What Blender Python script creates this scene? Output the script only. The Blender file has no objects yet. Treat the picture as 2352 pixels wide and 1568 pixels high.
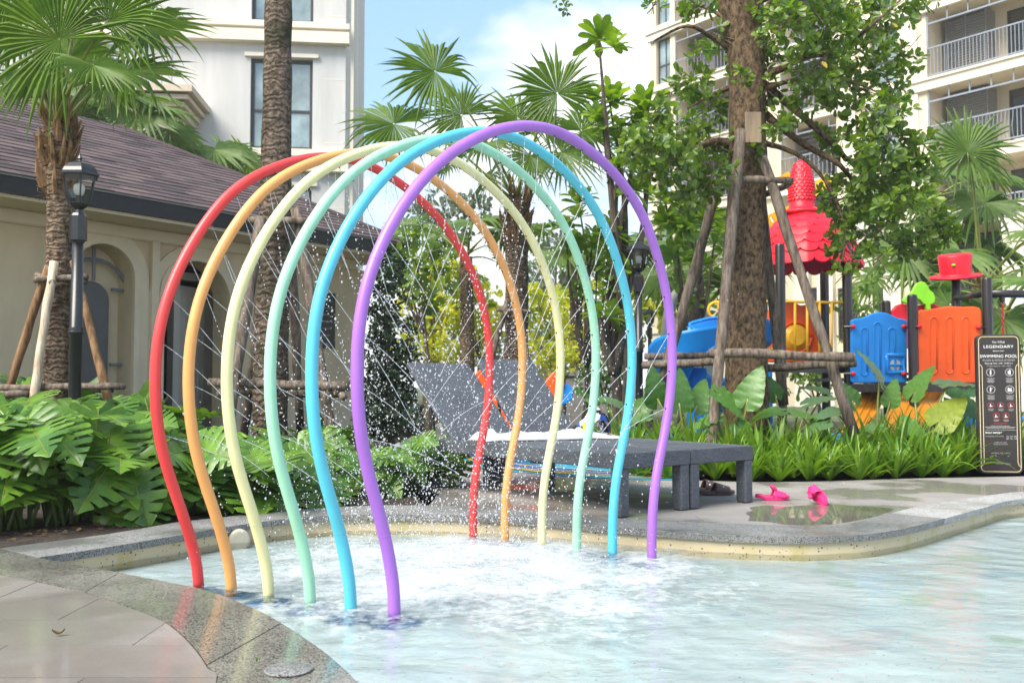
import bpy, bmesh, math, random
from mathutils import Vector, Matrix, noise, Quaternion
R = math.radians
random.seed(7)
scene = bpy.context.scene
COL = scene.collection

# ---------------------------------------------------------------- camera
F, HOR, CH = 2150.0, 885.0, 0.75          # focal length and horizon in units of a 2352 px wide picture, camera height
PITCH = math.atan((HOR - 784.0) / F)
cam = bpy.data.cameras.new('camera')
cam.sensor_width = 36.0
cam.lens = 36.0 * F / 2352.0
cam.clip_start = 0.05
cam.clip_end = 3000
cam.dof.use_dof = True
cam.dof.focus_distance = 4.6
cam.dof.aperture_fstop = 4.5
camo = bpy.data.objects.new('camera', cam)
COL.objects.link(camo)
camo.location = (0, 0, CH)
camo.rotation_euler = (math.pi / 2 + PITCH, 0, 0)
scene.camera = camo

# ---------------------------------------------------------------- world, sun, exposure
SUN_EL, SUN_AZ = R(50), R(-134)             # azimuth measured from +Y (view direction) towards +X
world = bpy.data.worlds.new('World')
scene.world = world
world.use_nodes = True
wn = world.node_tree
wn.nodes.clear()
def N(tree, typ, **kw):
    n = tree.nodes.new(typ)
    for k, v in kw.items():
        if k.startswith('i_'):
            n.inputs[k[2:].replace('_', ' ')].default_value = v
        elif isinstance(k, str):
            setattr(n, k, v)
    return n
wout = N(wn, 'ShaderNodeOutputWorld')
wbg = N(wn, 'ShaderNodeBackground')
wbg.inputs['Strength'].default_value = 0.15
sky = N(wn, 'ShaderNodeTexSky', sky_type='NISHITA', sun_disc=False)
sky.sun_elevation = SUN_EL
sky.sun_rotation = SUN_AZ
sky.air_density = 1.0
sky.dust_density = 0.6
sky.ozone_density = 1.6
wtc = N(wn, 'ShaderNodeTexCoord')
wsep = N(wn, 'ShaderNodeSeparateXYZ')
wn.links.new(wtc.outputs['Generated'], wsep.inputs[0])
# cloud layer: the view direction flattened on a high plane, noise decides where clouds stand
wadd = N(wn, 'ShaderNodeMath', operation='ADD'); wadd.inputs[1].default_value = 0.42
wn.links.new(wsep.outputs['Z'], wadd.inputs[0])
wmax = N(wn, 'ShaderNodeMath', operation='MAXIMUM'); wmax.inputs[1].default_value = 0.05
wn.links.new(wadd.outputs[0], wmax.inputs[0])
wdiv = N(wn, 'ShaderNodeVectorMath', operation='SCALE')
winv = N(wn, 'ShaderNodeMath', operation='DIVIDE'); winv.inputs[0].default_value = 1.0
wn.links.new(wmax.outputs[0], winv.inputs[1])
wn.links.new(wtc.outputs['Generated'], wdiv.inputs[0])
wn.links.new(winv.outputs[0], wdiv.inputs['Scale'])
wmap = N(wn, 'ShaderNodeMapping')
wmap.inputs['Location'].default_value = (3.35, 1.12, 0.4)
wmap.inputs['Scale'].default_value = (1.0, 1.0, 1.5)
wn.links.new(wdiv.outputs[0], wmap.inputs[0])
wnoi = N(wn, 'ShaderNodeTexNoise')
wnoi.inputs['Scale'].default_value = 2.6
wnoi.inputs['Detail'].default_value = 9
wnoi.inputs['Roughness'].default_value = 0.55
wnoi.inputs['Distortion'].default_value = 0.25
wn.links.new(wmap.outputs[0], wnoi.inputs['Vector'])
# clouds thicken towards the horizon all the way round
whz = N(wn, 'ShaderNodeMapRange')
whz.inputs['From Min'].default_value = 0.0; whz.inputs['From Max'].default_value = 0.46
whz.inputs['To Min'].default_value = 0.27; whz.inputs['To Max'].default_value = -0.03
wn.links.new(wsep.outputs['Z'], whz.inputs['Value'])
wsum = N(wn, 'ShaderNodeMath', operation='ADD')
wn.links.new(wnoi.outputs['Fac'], wsum.inputs[0]); wn.links.new(whz.outputs[0], wsum.inputs[1])
wramp = N(wn, 'ShaderNodeValToRGB')
wramp.color_ramp.elements[0].position = 0.53; wramp.color_ramp.elements[0].color = (0, 0, 0, 1)
wramp.color_ramp.elements[1].position = 0.70; wramp.color_ramp.elements[1].color = (1, 1, 1, 1)
wn.links.new(wsum.outputs[0], wramp.inputs[0])
wmix = N(wn, 'ShaderNodeMixRGB')
wcl = N(wn, 'ShaderNodeMapRange'); wcl.inputs['From Min'].default_value = 0.35; wcl.inputs['From Max'].default_value = 0.75; wcl.inputs['To Min'].default_value = 1.65; wcl.inputs['To Max'].default_value = 3.2
wn.links.new(wnoi.outputs['Fac'], wcl.inputs['Value'])
wccol = N(wn, 'ShaderNodeMixRGB', blend_type='MULTIPLY'); wccol.inputs['Fac'].default_value = 1.0; wccol.inputs['Color2'].default_value = (0.985, 1.0, 1.03, 1)
wn.links.new(wcl.outputs[0], wccol.inputs['Color1']); wn.links.new(wccol.outputs[0], wmix.inputs['Color2'])
wn.links.new(wramp.outputs[0], wmix.inputs['Fac'])
wlift = N(wn, 'ShaderNodeMixRGB'); wlift.inputs['Fac'].default_value = 0.78
wlift.inputs['Color2'].default_value = (0.62, 1.02, 1.52, 1)
wn.links.new(sky.outputs[0], wlift.inputs['Color1'])
wn.links.new(wlift.outputs[0], wmix.inputs['Color1'])
wn.links.new(wmix.outputs[0], wbg.inputs['Color'])
wn.links.new(wbg.outputs[0], wout.inputs['Surface'])

sl = bpy.data.lights.new('sun', 'SUN')
sl.energy = 2.1
sl.angle = R(40)
sl.color = (1.0, 0.93, 0.80)
so = bpy.data.objects.new('sun', sl)
COL.objects.link(so)
sdir = Vector((math.sin(SUN_AZ) * math.cos(SUN_EL), math.cos(SUN_AZ) * math.cos(SUN_EL), math.sin(SUN_EL)))
so.rotation_euler = (-sdir).to_track_quat('-Z', 'Y').to_euler()
so.location = sdir * 60

vs = scene.view_settings
vs.view_transform = 'Standard'
vs.look = 'None'
vs.gamma = 1.0
vs.exposure = 2.0
vs.use_curve_mapping = False
scene.cycles.max_bounces = 10
scene.cycles.transparent_max_bounces = 24
scene.cycles.sample_clamp_indirect = 6
scene.cycles.caustics_reflective = False
scene.cycles.caustics_refractive = False

# ---------------------------------------------------------------- picture <-> place
def ray(u, v):
    x = (u - 1176.0) / F; y = (784.0 - v) / F
    c, s = math.cos(PITCH), math.sin(PITCH)
    return Vector((x, c - s * y, s + c * y))
def G(u, v, z=0.0):                       # the point of the level z seen at (u, v)
    r = ray(u, v); k = (z - CH) / r.z
    return Vector((r.x * k, r.y * k, z))
def P(u, v, Y):                           # the point at distance Y seen at (u, v)
    r = ray(u, v); k = Y / r.y
    return Vector((r.x * k, Y, CH + r.z * k))

# ---------------------------------------------------------------- mesh helpers
class MB:
    def __init__(s):
        s.v = []; s.f = []; s.m = []
    def add(s, vs_, fs, mi=0):
        o = len(s.v)
        s.v.extend([tuple(p) for p in vs_])
        s.f.extend([tuple(i + o for i in f) for f in fs]); s.m.extend([mi] * len(fs))
        return s
    def box(s, c, d, M=None, mi=0, rz=0.0):
        x, y, z = d[0] / 2, d[1] / 2, d[2] / 2
        vs_ = [Vector((sx * x, sy * y, sz * z)) for sz in (-1, 1) for sy in (-1, 1) for sx in (-1, 1)]
        if rz: vs_ = [Matrix.Rotation(rz, 3, 'Z') @ p for p in vs_]
        if M: vs_ = [M @ p for p in vs_]
        vs_ = [p + Vector(c) for p in vs_]
        return s.add(vs_, [(0, 2, 3, 1), (4, 5, 7, 6), (0, 1, 5, 4), (2, 6, 7, 3), (0, 4, 6, 2), (1, 3, 7, 5)], mi)
    def bbox(s, a, b, mi=0):
        return s.box(((a[0] + b[0]) / 2, (a[1] + b[1]) / 2, (a[2] + b[2]) / 2), (abs(b[0] - a[0]), abs(b[1] - a[1]), abs(b[2] - a[2])), mi=mi)
    def tube(s, path, rad, n=10, cap=True, mi=0, rough=0.0, sx=1.0):
        path = [Vector(p) for p in path]
        if not hasattr(rad, '__len__'): rad = [rad] * len(path)
        vs_ = []; fs = []
        t0 = (path[1] - path[0]).normalized()
        up = Vector((0, 0, 1)) if abs(t0.z) < 0.95 else Vector((1, 0, 0))
        a = t0.cross(up).normalized(); b = a.cross(t0).normalized()
        prev = t0
        for i, p in enumerate(path):
            if i == 0: t = t0
            elif i == len(path) - 1: t = (path[i] - path[i - 1]).normalized()
            else: t = (path[i + 1] - path[i - 1]).normalized()
            q = prev.rotation_difference(t); a = q @ a; b = q @ b; prev = t
            for k in range(n):
                w = 2 * math.pi * k / n
                r = rad[i] * (1 + (random.uniform(-rough, rough) if rough else 0))
                vs_.append(p + a * math.cos(w) * r * sx + b * math.sin(w) * r)
        for i in range(len(path) - 1):
            for k in range(n):
                k2 = (k + 1) % n
                fs.append((i * n + k, i * n + k2, (i + 1) * n + k2, (i + 1) * n + k))
        if cap:
            fs.append(tuple(range(n))[::-1]); fs.append(tuple(range((len(path) - 1) * n, len(path) * n)))
        return s.add(vs_, fs, mi)
    def lathe(s, prof, n=16, c=(0, 0, 0), mi=0, ph=0.0, cap=True):
        c = Vector(c); vs_ = []; fs = []
        for r, z in prof:
            for k in range(n):
                w = 2 * math.pi * k / n + ph
                vs_.append(c + Vector((math.cos(w) * r, math.sin(w) * r, z)))
        for i in range(len(prof) - 1):
            for k in range(n):
                k2 = (k + 1) % n
                fs.append((i * n + k, i * n + k2, (i + 1) * n + k2, (i + 1) * n + k))
        if cap:
            fs.append(tuple(range(n))[::-1]); fs.append(tuple(range((len(prof) - 1) * n, len(prof) * n)))
        return s.add(vs_, fs, mi)
    def prism(s, pts, d0, d1, fn, mi=0):  # pts: 2d outline; fn(x, y, d) -> point
        n = len(pts)
        vs_ = [fn(x, y, d0) for x, y in pts] + [fn(x, y, d1) for x, y in pts]
        fs = [tuple(range(n))[::-1], tuple(range(n, 2 * n))] + [(i, (i + 1) % n, n + (i + 1) % n, n + i) for i in range(n)]
        return s.add(vs_, fs, mi)
    def sheet(s, rows, mi=0):             # rows of points -> quads
        n = len(rows[0])
        return s.add([p for r in rows for p in r], [(i * n + k, i * n + k + 1, (i + 1) * n + k + 1, (i + 1) * n + k) for i in range(len(rows) - 1) for k in range(n - 1)], mi)
    def mesh(s, name, mats, smooth=False):
        me = bpy.data.meshes.new(name)
        me.from_pydata(s.v, [], s.f)
        if not isinstance(mats, (list, tuple)): mats = [mats]
        for m in mats: me.materials.append(m)
        if len(mats) > 1: me.polygons.foreach_set('material_index', s.m)
        if smooth: me.polygons.foreach_set('use_smooth', [True] * len(s.f))
        me.update()
        return me
    def build(s, name, mats, parent=None, smooth=False, loc=None, fix=False):
        me = s.mesh(name, mats, smooth)
        if fix:
            bm = bmesh.new(); bm.from_mesh(me); bmesh.ops.recalc_face_normals(bm, faces=bm.faces); bm.to_mesh(me); bm.free()
        return link(name, me, parent, loc)

def link(name, me, parent=None, loc=None, M=None):
    o = bpy.data.objects.new(name, me)
    COL.objects.link(o)
    if parent is not None: o.parent = parent
    if M is not None: o.matrix_local = M
    elif loc is not None: o.location = loc
    return o
def tag(o, label, cat, group=None):
    o['label'] = label; o['category'] = cat
    if group: o['group'] = group
    return o
def thing(name, label, cat, loc=(0, 0, 0), rz=0.0, group=None):
    o = bpy.data.objects.new(name, None)
    o.empty_display_size = 0.2
    COL.objects.link(o); o.location = loc; o.rotation_euler = (0, 0, rz)
    return tag(o, label, cat, group)
def struct(o, kind='structure'):
    o['kind'] = kind
    return o
def bevel(o, w=0.01, seg=2):
    m = o.modifiers.new('bevel', 'BEVEL'); m.width = w; m.segments = seg; m.limit_method = 'ANGLE'; m.angle_limit = R(40)
    return o
def smooth_by(o, ang=40):
    me = o.data
    me.polygons.foreach_set('use_smooth', [True] * len(me.polygons))
    try: me.set_sharp_from_angle(angle=R(ang))
    except Exception: pass
    return o
def resample(pts, n):
    pts = [Vector(p) for p in pts]
    d = [0.0]
    for i in range(1, len(pts)): d.append(d[-1] + (pts[i] - pts[i - 1]).length)
    out = []; j = 0
    for k in range(n):
        t = d[-1] * k / (n - 1)
        while j < len(pts) - 2 and d[j + 1] < t: j += 1
        w = (t - d[j]) / max(1e-9, d[j + 1] - d[j])
        out.append(pts[j].lerp(pts[j + 1], min(1, max(0, w))))
    return out
def catmull(pts, k=6):
    pts = [Vector(p) for p in pts]
    q = [2 * pts[0] - pts[1]] + pts + [2 * pts[-1] - pts[-2]]
    out = []
    for i in range(1, len(q) - 2):
        p0, p1, p2, p3 = q[i - 1:i + 3]
        for j in range(k):
            t = j / k
            out.append(0.5 * ((2 * p1) + (p2 - p0) * t + (2 * p0 - 5 * p1 + 4 * p2 - p3) * t * t + (3 * p1 - p0 - 3 * p2 + p3) * t ** 3))
    out.append(pts[-1])
    return out
def nz(x, y, z=0.0): return noise.noise(Vector((x, y, z)))
def basis(xa, za):                        # rotation whose local x is xa and local z is close to za
    x = Vector(xa).normalized(); z = Vector(za)
    y = z.cross(x).normalized(); z = x.cross(y).normalized()
    return Matrix((x, y, z)).transposed()
def TR(loc, rot3, sc=1.0):
    M = rot3.to_4x4() @ Matrix.Diagonal((sc, sc, sc, 1)) if not hasattr(sc, '__len__') else rot3.to_4x4() @ Matrix.Diagonal((*sc, 1))
    M.translation = loc
    return M
def inside(p, poly):
    x, y = p; r = False; n = len(poly)
    for i in range(n):
        x1, y1 = poly[i][:2]; x2, y2 = poly[i - 1][:2]
        if (y1 > y) != (y2 > y) and x < (x2 - x1) * (y - y1) / (y2 - y1) + x1: r = not r
    return r
def clip_rect(poly, x0, x1, y0, y1):
    def cl(ps, f, it):
        out = []
        for i in range(len(ps)):
            a, b = ps[i - 1], ps[i]
            if f(b):
                if not f(a): out.append(it(a, b))
                out.append(b)
            elif f(a): out.append(it(a, b))
        return out
    def ix(c): return lambda a, b: (c, a[1] + (b[1] - a[1]) * (c - a[0]) / (b[0] - a[0]))
    def iy(c): return lambda a, b: (a[0] + (b[0] - a[0]) * (c - a[1]) / (b[1] - a[1]), c)
    ps = [(p[0], p[1]) for p in poly]
    for f, it in ((lambda p: p[0] >= x0, ix(x0)), (lambda p: p[0] <= x1, ix(x1)), (lambda p: p[1] >= y0, iy(y0)), (lambda p: p[1] <= y1, iy(y1))):
        if not ps: return []
        ps = cl(ps, f, it)
    out = []
    for p in ps:
        if not out or (abs(p[0] - out[-1][0]) + abs(p[1] - out[-1][1])) > 1e-5: out.append(p)
    return out if len(out) > 2 else []
# ---------------------------------------------------------------- materials
def newmat(name):
    m = bpy.data.materials.new(name); m.use_nodes = True
    t = m.node_tree; t.nodes.clear()
    out = t.nodes.new('ShaderNodeOutputMaterial')
    b = t.nodes.new('ShaderNodeBsdfPrincipled')
    t.links.new(b.outputs[0], out.inputs['Surface'])
    return m, t, b, out
def rgba(c): return (c[0], c[1], c[2], 1.0)
def ramp(t, a, b, c0=(0, 0, 0), c1=(1, 1, 1)):
    r = t.nodes.new('ShaderNodeValToRGB'); e = r.color_ramp.elements
    e[0].position = a; e[0].color = rgba(c0); e[1].position = b; e[1].color = rgba(c1)
    return r
def mixc(t, fac, c1, c2, blend='MIX'):
    m = t.nodes.new('ShaderNodeMixRGB'); m.blend_type = blend
    for sock, val in ((m.inputs[0], fac), (m.inputs[1], c1), (m.inputs[2], c2)):
        if isinstance(val, (int, float)): sock.default_value = val
        elif isinstance(val, (tuple, list)): sock.default_value = rgba(val)
        else: t.links.new(val, sock)
    return m.outputs[0]
def texn(t, scale, detail=4, rough=0.55, coord='Object', sc3=None):
    tc = t.nodes.new('ShaderNodeTexCoord'); n = t.nodes.new('ShaderNodeTexNoise')
    n.inputs['Scale'].default_value = scale; n.inputs['Detail'].default_value = detail; n.inputs['Roughness'].default_value = rough
    src = tc.outputs[coord]
    if sc3:
        mp = t.nodes.new('ShaderNodeMapping'); mp.inputs['Scale'].default_value = sc3
        t.links.new(src, mp.inputs[0]); src = mp.outputs[0]
    t.links.new(src, n.inputs['Vector'])
    return n
def bumpn(t, b, h, strength=0.3, dist=0.01):
    bp = t.nodes.new('ShaderNodeBump'); bp.inputs['Strength'].default_value = strength; bp.inputs['Distance'].default_value = dist
    t.links.new(h, bp.inputs['Height']); t.links.new(bp.outputs[0], b.inputs['Normal'])
    return bp
def mk(name, col, rough=0.6, var=0.12, scale=6.0, bump=0.0, bscale=60.0, bdist=0.004, metal=0.0, spec=0.5, coat=0.0, objvar=0.0, sc3=None, rvar=0.0, col2=None):
    m, t, b, out = newmat(name)
    n = texn(t, scale, 6, 0.6, sc3=sc3)
    c2 = col2 if col2 else tuple(x * (1 - var * 1.6) for x in col)
    c1 = tuple(min(1, x * (1 + var * 0.4)) for x in col)
    r = ramp(t, 0.35, 0.68, c2, c1); t.links.new(n.outputs['Fac'], r.inputs[0])
    c = r.outputs[0]
    if objvar:
        oi = t.nodes.new('ShaderNodeObjectInfo')
        hs = t.nodes.new('ShaderNodeHueSaturation')
        mr = t.nodes.new('ShaderNodeMapRange'); mr.inputs['To Min'].default_value = 1 - objvar; mr.inputs['To Max'].default_value = 1 + objvar
        t.links.new(oi.outputs['Random'], mr.inputs['Value']); t.links.new(mr.outputs[0], hs.inputs['Value']); t.links.new(c, hs.inputs['Color'])
        c = hs.outputs[0]
    t.links.new(c, b.inputs['Base Color'])
    b.inputs['Roughness'].default_value = rough
    b.inputs['Metallic'].default_value = metal
    b.inputs['Specular IOR Level'].default_value = spec
    b.inputs['Coat Weight'].default_value = coat
    b.inputs['Coat Roughness'].default_value = 0.08
    if rvar:
        rr = t.nodes.new('ShaderNodeMapRange'); rr.inputs['To Min'].default_value = max(0.02, rough - rvar); rr.inputs['To Max'].default_value = min(1, rough + rvar)
        n3 = texn(t, scale * 0.7, 3); t.links.new(n3.outputs['Fac'], rr.inputs['Value']); t.links.new(rr.outputs[0], b.inputs['Roughness'])
    if bump:
        n2 = texn(t, bscale, 4, sc3=sc3); bumpn(t, b, n2.outputs['Fac'], bump, bdist)
    return m
def leafmat(name, c1, c2, rough=0.35, trans=0.3, tcol=None, spec=0.5, vein=0.0):
    m, t, b, out = newmat(name)
    g = t.nodes.new('ShaderNodeNewGeometry'); oi = t.nodes.new('ShaderNodeObjectInfo')
    ad = t.nodes.new('ShaderNodeMath'); ad.operation = 'ADD'
    t.links.new(g.outputs['Random Per Island'], ad.inputs[0]); t.links.new(oi.outputs['Random'], ad.inputs[1])
    fr = t.nodes.new('ShaderNodeMath'); fr.operation = 'FRACT'; t.links.new(ad.outputs[0], fr.inputs[0])
    c = mixc(t, fr.outputs[0], c1, c2)
    n = texn(t, 9, 3); rr = ramp(t, 0.3, 0.75, (0.72, 0.72, 0.72), (1.12, 1.12, 1.05)); t.links.new(n.outputs['Fac'], rr.inputs[0])
    c = mixc(t, 1.0, c, rr.outputs[0], 'MULTIPLY')
    t.links.new(c, b.inputs['Base Color'])
    b.inputs['Roughness'].default_value = rough
    b.inputs['Specular IOR Level'].default_value = spec
    if vein:
        n2 = texn(t, 40, 2, sc3=(1, 0.25, 1)); bumpn(t, b, n2.outputs['Fac'], vein, 0.004)
    if trans:
        tr = t.nodes.new('ShaderNodeBsdfTranslucent')
        tc = mixc(t, 1.0, c, tcol or (1.9, 1.9, 0.55), 'MULTIPLY')
        t.links.new(tc, tr.inputs['Color'])
        mx = t.nodes.new('ShaderNodeMixShader'); mx.inputs[0].default_value = trans
        t.links.new(b.outputs[0], mx.inputs[1]); t.links.new(tr.outputs[0], mx.inputs[2]); t.links.new(mx.outputs[0], out.inputs['Surface'])
    return m
def glassmat(name, tint=(0.9, 0.95, 0.95), rough=0.02, refl=1.5, bump=0.0, bscale=3.0):
    m, t, b, out = newmat(name)
    t.nodes.remove(b)
    fr = t.nodes.new('ShaderNodeFresnel'); fr.inputs['IOR'].default_value = refl
    gl = t.nodes.new('ShaderNodeBsdfGlossy'); gl.inputs['Roughness'].default_value = rough
    tp = t.nodes.new('ShaderNodeBsdfTransparent'); tp.inputs['Color'].default_value = rgba(tint)
    mx = t.nodes.new('ShaderNodeMixShader')
    t.links.new(fr.outputs[0], mx.inputs[0]); t.links.new(tp.outputs[0], mx.inputs[1]); t.links.new(gl.outputs[0], mx.inputs[2])
    t.links.new(mx.outputs[0], out.inputs['Surface'])
    if bump:
        n = texn(t, bscale, 3); bp = t.nodes.new('ShaderNodeBump'); bp.inputs['Strength'].default_value = bump; bp.inputs['Distance'].default_value = 0.02
        t.links.new(n.outputs['Fac'], bp.inputs['Height']); t.links.new(bp.outputs[0], gl.inputs['Normal']); t.links.new(bp.outputs[0], fr.inputs['Normal'])
    return m

def granite(name, dark, light, rough=0.25, wet=0.0):
    m, t, b, out = newmat(name)
    tc = t.nodes.new('ShaderNodeTexCoord')
    v = t.nodes.new('ShaderNodeTexVoronoi'); v.inputs['Scale'].default_value = 265
    t.links.new(tc.outputs['Object'], v.inputs['Vector'])
    n = texn(t, 190, 3, 0.8)
    sepc = t.nodes.new('ShaderNodeSeparateColor'); t.links.new(v.outputs['Color'], sepc.inputs[0])
    f = t.nodes.new('ShaderNodeMath'); f.operation = 'ADD'; t.links.new(sepc.outputs[0], f.inputs[0]); t.links.new(n.outputs['Fac'], f.inputs[1])
    r = ramp(t, 0.60, 1.30, dark, tuple(min(1, x * 1.12) for x in light)); t.links.new(f.outputs[0], r.inputs[0])
    big = texn(t, 1.7, 4); rb = ramp(t, 0.35, 0.7, (0.72, 0.74, 0.70), (1.08, 1.08, 1.08)); t.links.new(big.outputs['Fac'], rb.inputs[0])
    c = mixc(t, 1.0, r.outputs[0], rb.outputs[0], 'MULTIPLY')
    t.links.new(c, b.inputs['Base Color'])
    rr = ramp(t, 0.42, 0.6, (rough * 0.5,) * 3, (rough * 2.0,) * 3); t.links.new(big.outputs['Fac'], rr.inputs[0]); t.links.new(rr.outputs[0], b.inputs['Roughness'])
    b.inputs['Coat Weight'].default_value = wet; b.inputs['Coat Roughness'].default_value = 0.06
    bumpn(t, b, n.outputs['Fac'], 0.08, 0.002)
    return m

def paver(name, col, rough, wet):
    m, t, b, out = newmat(name)
    n = texn(t, 2.2, 7, 0.62, coord='Object'); r = ramp(t, 0.3, 0.7, tuple(x * 0.80 for x in col), tuple(min(1, x * 1.08) for x in col)); t.links.new(n.outputs['Fac'], r.inputs[0])
    fine = texn(t, 130, 3, 0.7); rf = ramp(t, 0.3, 0.7, (0.9,) * 3, (1.06,) * 3); t.links.new(fine.outputs['Fac'], rf.inputs[0])
    c = mixc(t, 1.0, r.outputs[0], rf.outputs[0], 'MULTIPLY')
    oi = t.nodes.new('ShaderNodeObjectInfo'); mr = t.nodes.new('ShaderNodeMapRange'); mr.inputs['To Min'].default_value = 0.93; mr.inputs['To Max'].default_value = 1.06
    t.links.new(oi.outputs['Random'], mr.inputs['Value']); hs = t.nodes.new('ShaderNodeHueSaturation'); t.links.new(mr.outputs[0], hs.inputs['Value']); t.links.new(c, hs.inputs['Color'])
    wn_ = texn(t, 1.1, 4, 0.5); rw = ramp(t, 0.50, 0.57); t.links.new(wn_.outputs['Fac'], rw.inputs[0])   # damp patches: darker and shiny
    c = mixc(t, rw.outputs[0], hs.outputs[0], mixc(t, 1.0, hs.outputs[0], (0.80, 0.79, 0.77), 'MULTIPLY'))
    t.links.new(c, b.inputs['Base Color'])
    rr = t.nodes.new('ShaderNodeMapRange'); rr.inputs['To Min'].default_value = rough; rr.inputs['To Max'].default_value = wet
    t.links.new(rw.outputs[0], rr.inputs['Value']); t.links.new(rr.outputs[0], b.inputs['Roughness'])
    bumpn(t, b, fine.outputs['Fac'], 0.05, 0.001)
    return m

def speckle(name, base, dots, thr=0.12, scale=55, stain=None):
    m, t, b, out = newmat(name)
    tc = t.nodes.new('ShaderNodeTexCoord')
    v = t.nodes.new('ShaderNodeTexVoronoi'); v.inputs['Scale'].default_value = scale
    t.links.new(tc.outputs['Object'], v.inputs['Vector'])
    sp = t.nodes.new('ShaderNodeSeparateColor'); t.links.new(v.outputs['Color'], sp.inputs[0])
    sz = t.nodes.new('ShaderNodeMapRange'); sz.inputs['From Min'].default_value = 0.45; sz.inputs['From Max'].default_value = 1.0; sz.inputs['To Min'].default_value = 0.0; sz.inputs['To Max'].default_value = thr * 2
    t.links.new(sp.outputs[0], sz.inputs['Value'])
    lt = t.nodes.new('ShaderNodeMath'); lt.operation = 'LESS_THAN'; t.links.new(v.outputs['Distance'], lt.inputs[0]); t.links.new(sz.outputs[0], lt.inputs[1])
    n = texn(t, 3, 5); r = ramp(t, 0.3, 0.7, tuple(x * 0.92 for x in base), base); t.links.new(n.outputs['Fac'], r.inputs[0])
    c = r.outputs[0]
    if stain:
        n2 = texn(t, 5, 5, 0.7, sc3=(1, 1, 0.5)); r2 = ramp(t, 0.52, 0.72); t.links.new(n2.outputs['Fac'], r2.inputs[0]); c = mixc(t, r2.outputs[0], c, stain)
    c = mixc(t, lt.outputs[0], c, dots)
    t.links.new(c, b.inputs['Base Color']); b.inputs['Roughness'].default_value = 0.5
    return m, t, b, c

def barkmat(name, dark, light, zs=14.0, rough=0.9, rings=0.0, bump=0.8, moss=None, vert=False, scl=5.0):
    m, t, b, out = newmat(name)
    sc3 = (5, 5, 0.8) if vert else (2.6, 2.6, 1.5)
    n = texn(t, scl, 8, 0.72, sc3=sc3)
    r = ramp(t, 0.38, 0.62, dark, light); t.links.new(n.outputs['Fac'], r.inputs[0])
    c = r.outputs[0]; h = n.outputs['Fac']
    if rings:
        tc = t.nodes.new('ShaderNodeTexCoord'); w = t.nodes.new('ShaderNodeTexWave'); w.bands_direction = 'Z'
        w.inputs['Scale'].default_value = rings; w.inputs['Distortion'].default_value = 9.0; w.inputs['Detail'].default_value = 4; w.inputs['Detail Scale'].default_value = 2.0
        t.links.new(tc.outputs['Object'], w.inputs['Vector'])
        rw = ramp(t, 0.1, 0.55, (0.66,) * 3, (1.08,) * 3); t.links.new(w.outputs['Fac'], rw.inputs[0])
        c = mixc(t, 1.0, c, rw.outputs[0], 'MULTIPLY')
        a = t.nodes.new('ShaderNodeMath'); a.operation = 'ADD'; t.links.new(w.outputs['Fac'], a.inputs[0]); t.links.new(h, a.inputs[1]); h = a.outputs[0]
    if moss:
        n2 = texn(t, 2.2, 5, 0.65); r2 = ramp(t, 0.5, 0.66); t.links.new(n2.outputs['Fac'], r2.inputs[0]); c = mixc(t, r2.outputs[0], c, moss)
    t.links.new(c, b.inputs['Base Color']); b.inputs['Roughness'].default_value = rough; b.inputs['Specular IOR Level'].default_value = 0.2
    bumpn(t, b, h, bump, 0.02)
    return m

def weavemat(name):
    m, t, b, out = newmat(name)
    tc = t.nodes.new('ShaderNodeTexCoord')
    geo = t.nodes.new('ShaderNodeNewGeometry')
    # basket weave from two crossed waves on the object's own axes
    br = t.nodes.new('ShaderNodeTexBrick')
    br.inputs['Scale'].default_value = 1.0; br.inputs['Mortar Size'].default_value = 0.0018; br.inputs['Mortar Smooth'].default_value = 0.6
    br.inputs['Brick Width'].default_value = 0.015; br.inputs['Row Height'].default_value = 0.0078
    br.inputs['Color1'].default_value = (0.075, 0.084, 0.10, 1); br.inputs['Color2'].default_value = (0.155, 0.173, 0.203, 1); br.inputs['Mortar'].default_value = (0.016, 0.018, 0.022, 1)
    t.links.new(tc.outputs['UV'], br.inputs['Vector'])
    oi = texn(t, 4, 4); ro = ramp(t, 0.3, 0.7, (0.8,) * 3, (1.2,) * 3); t.links.new(oi.outputs['Fac'], ro.inputs[0])
    c = mixc(t, 1.0, br.outputs['Color'], ro.outputs[0], 'MULTIPLY')
    t.links.new(c, b.inputs['Base Color']); b.inputs['Roughness'].default_value = 0.55
    inv = t.nodes.new('ShaderNodeMath'); inv.operation = 'SUBTRACT'; inv.inputs[0].default_value = 1.0; t.links.new(br.outputs['Fac'], inv.inputs[1])
    bumpn(t, b, inv.outputs[0], 0.4, 0.003)
    return m
def boxuv(me):                            # lay the two main axes of every face into the UV map, in metres
    uv = me.uv_layers.new(name='uv')
    vs_ = me.vertices
    for p in me.polygons:
        n = p.normal; ax = max(range(3), key=lambda i: abs(n[i]))
        for li in p.loop_indices:
            co = vs_[me.loops[li].vertex_index].co
            uv.data[li].uv = ((co.y, co.z) if ax == 0 else (co.x, co.z) if ax == 1 else (co.x, co.y))

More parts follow.
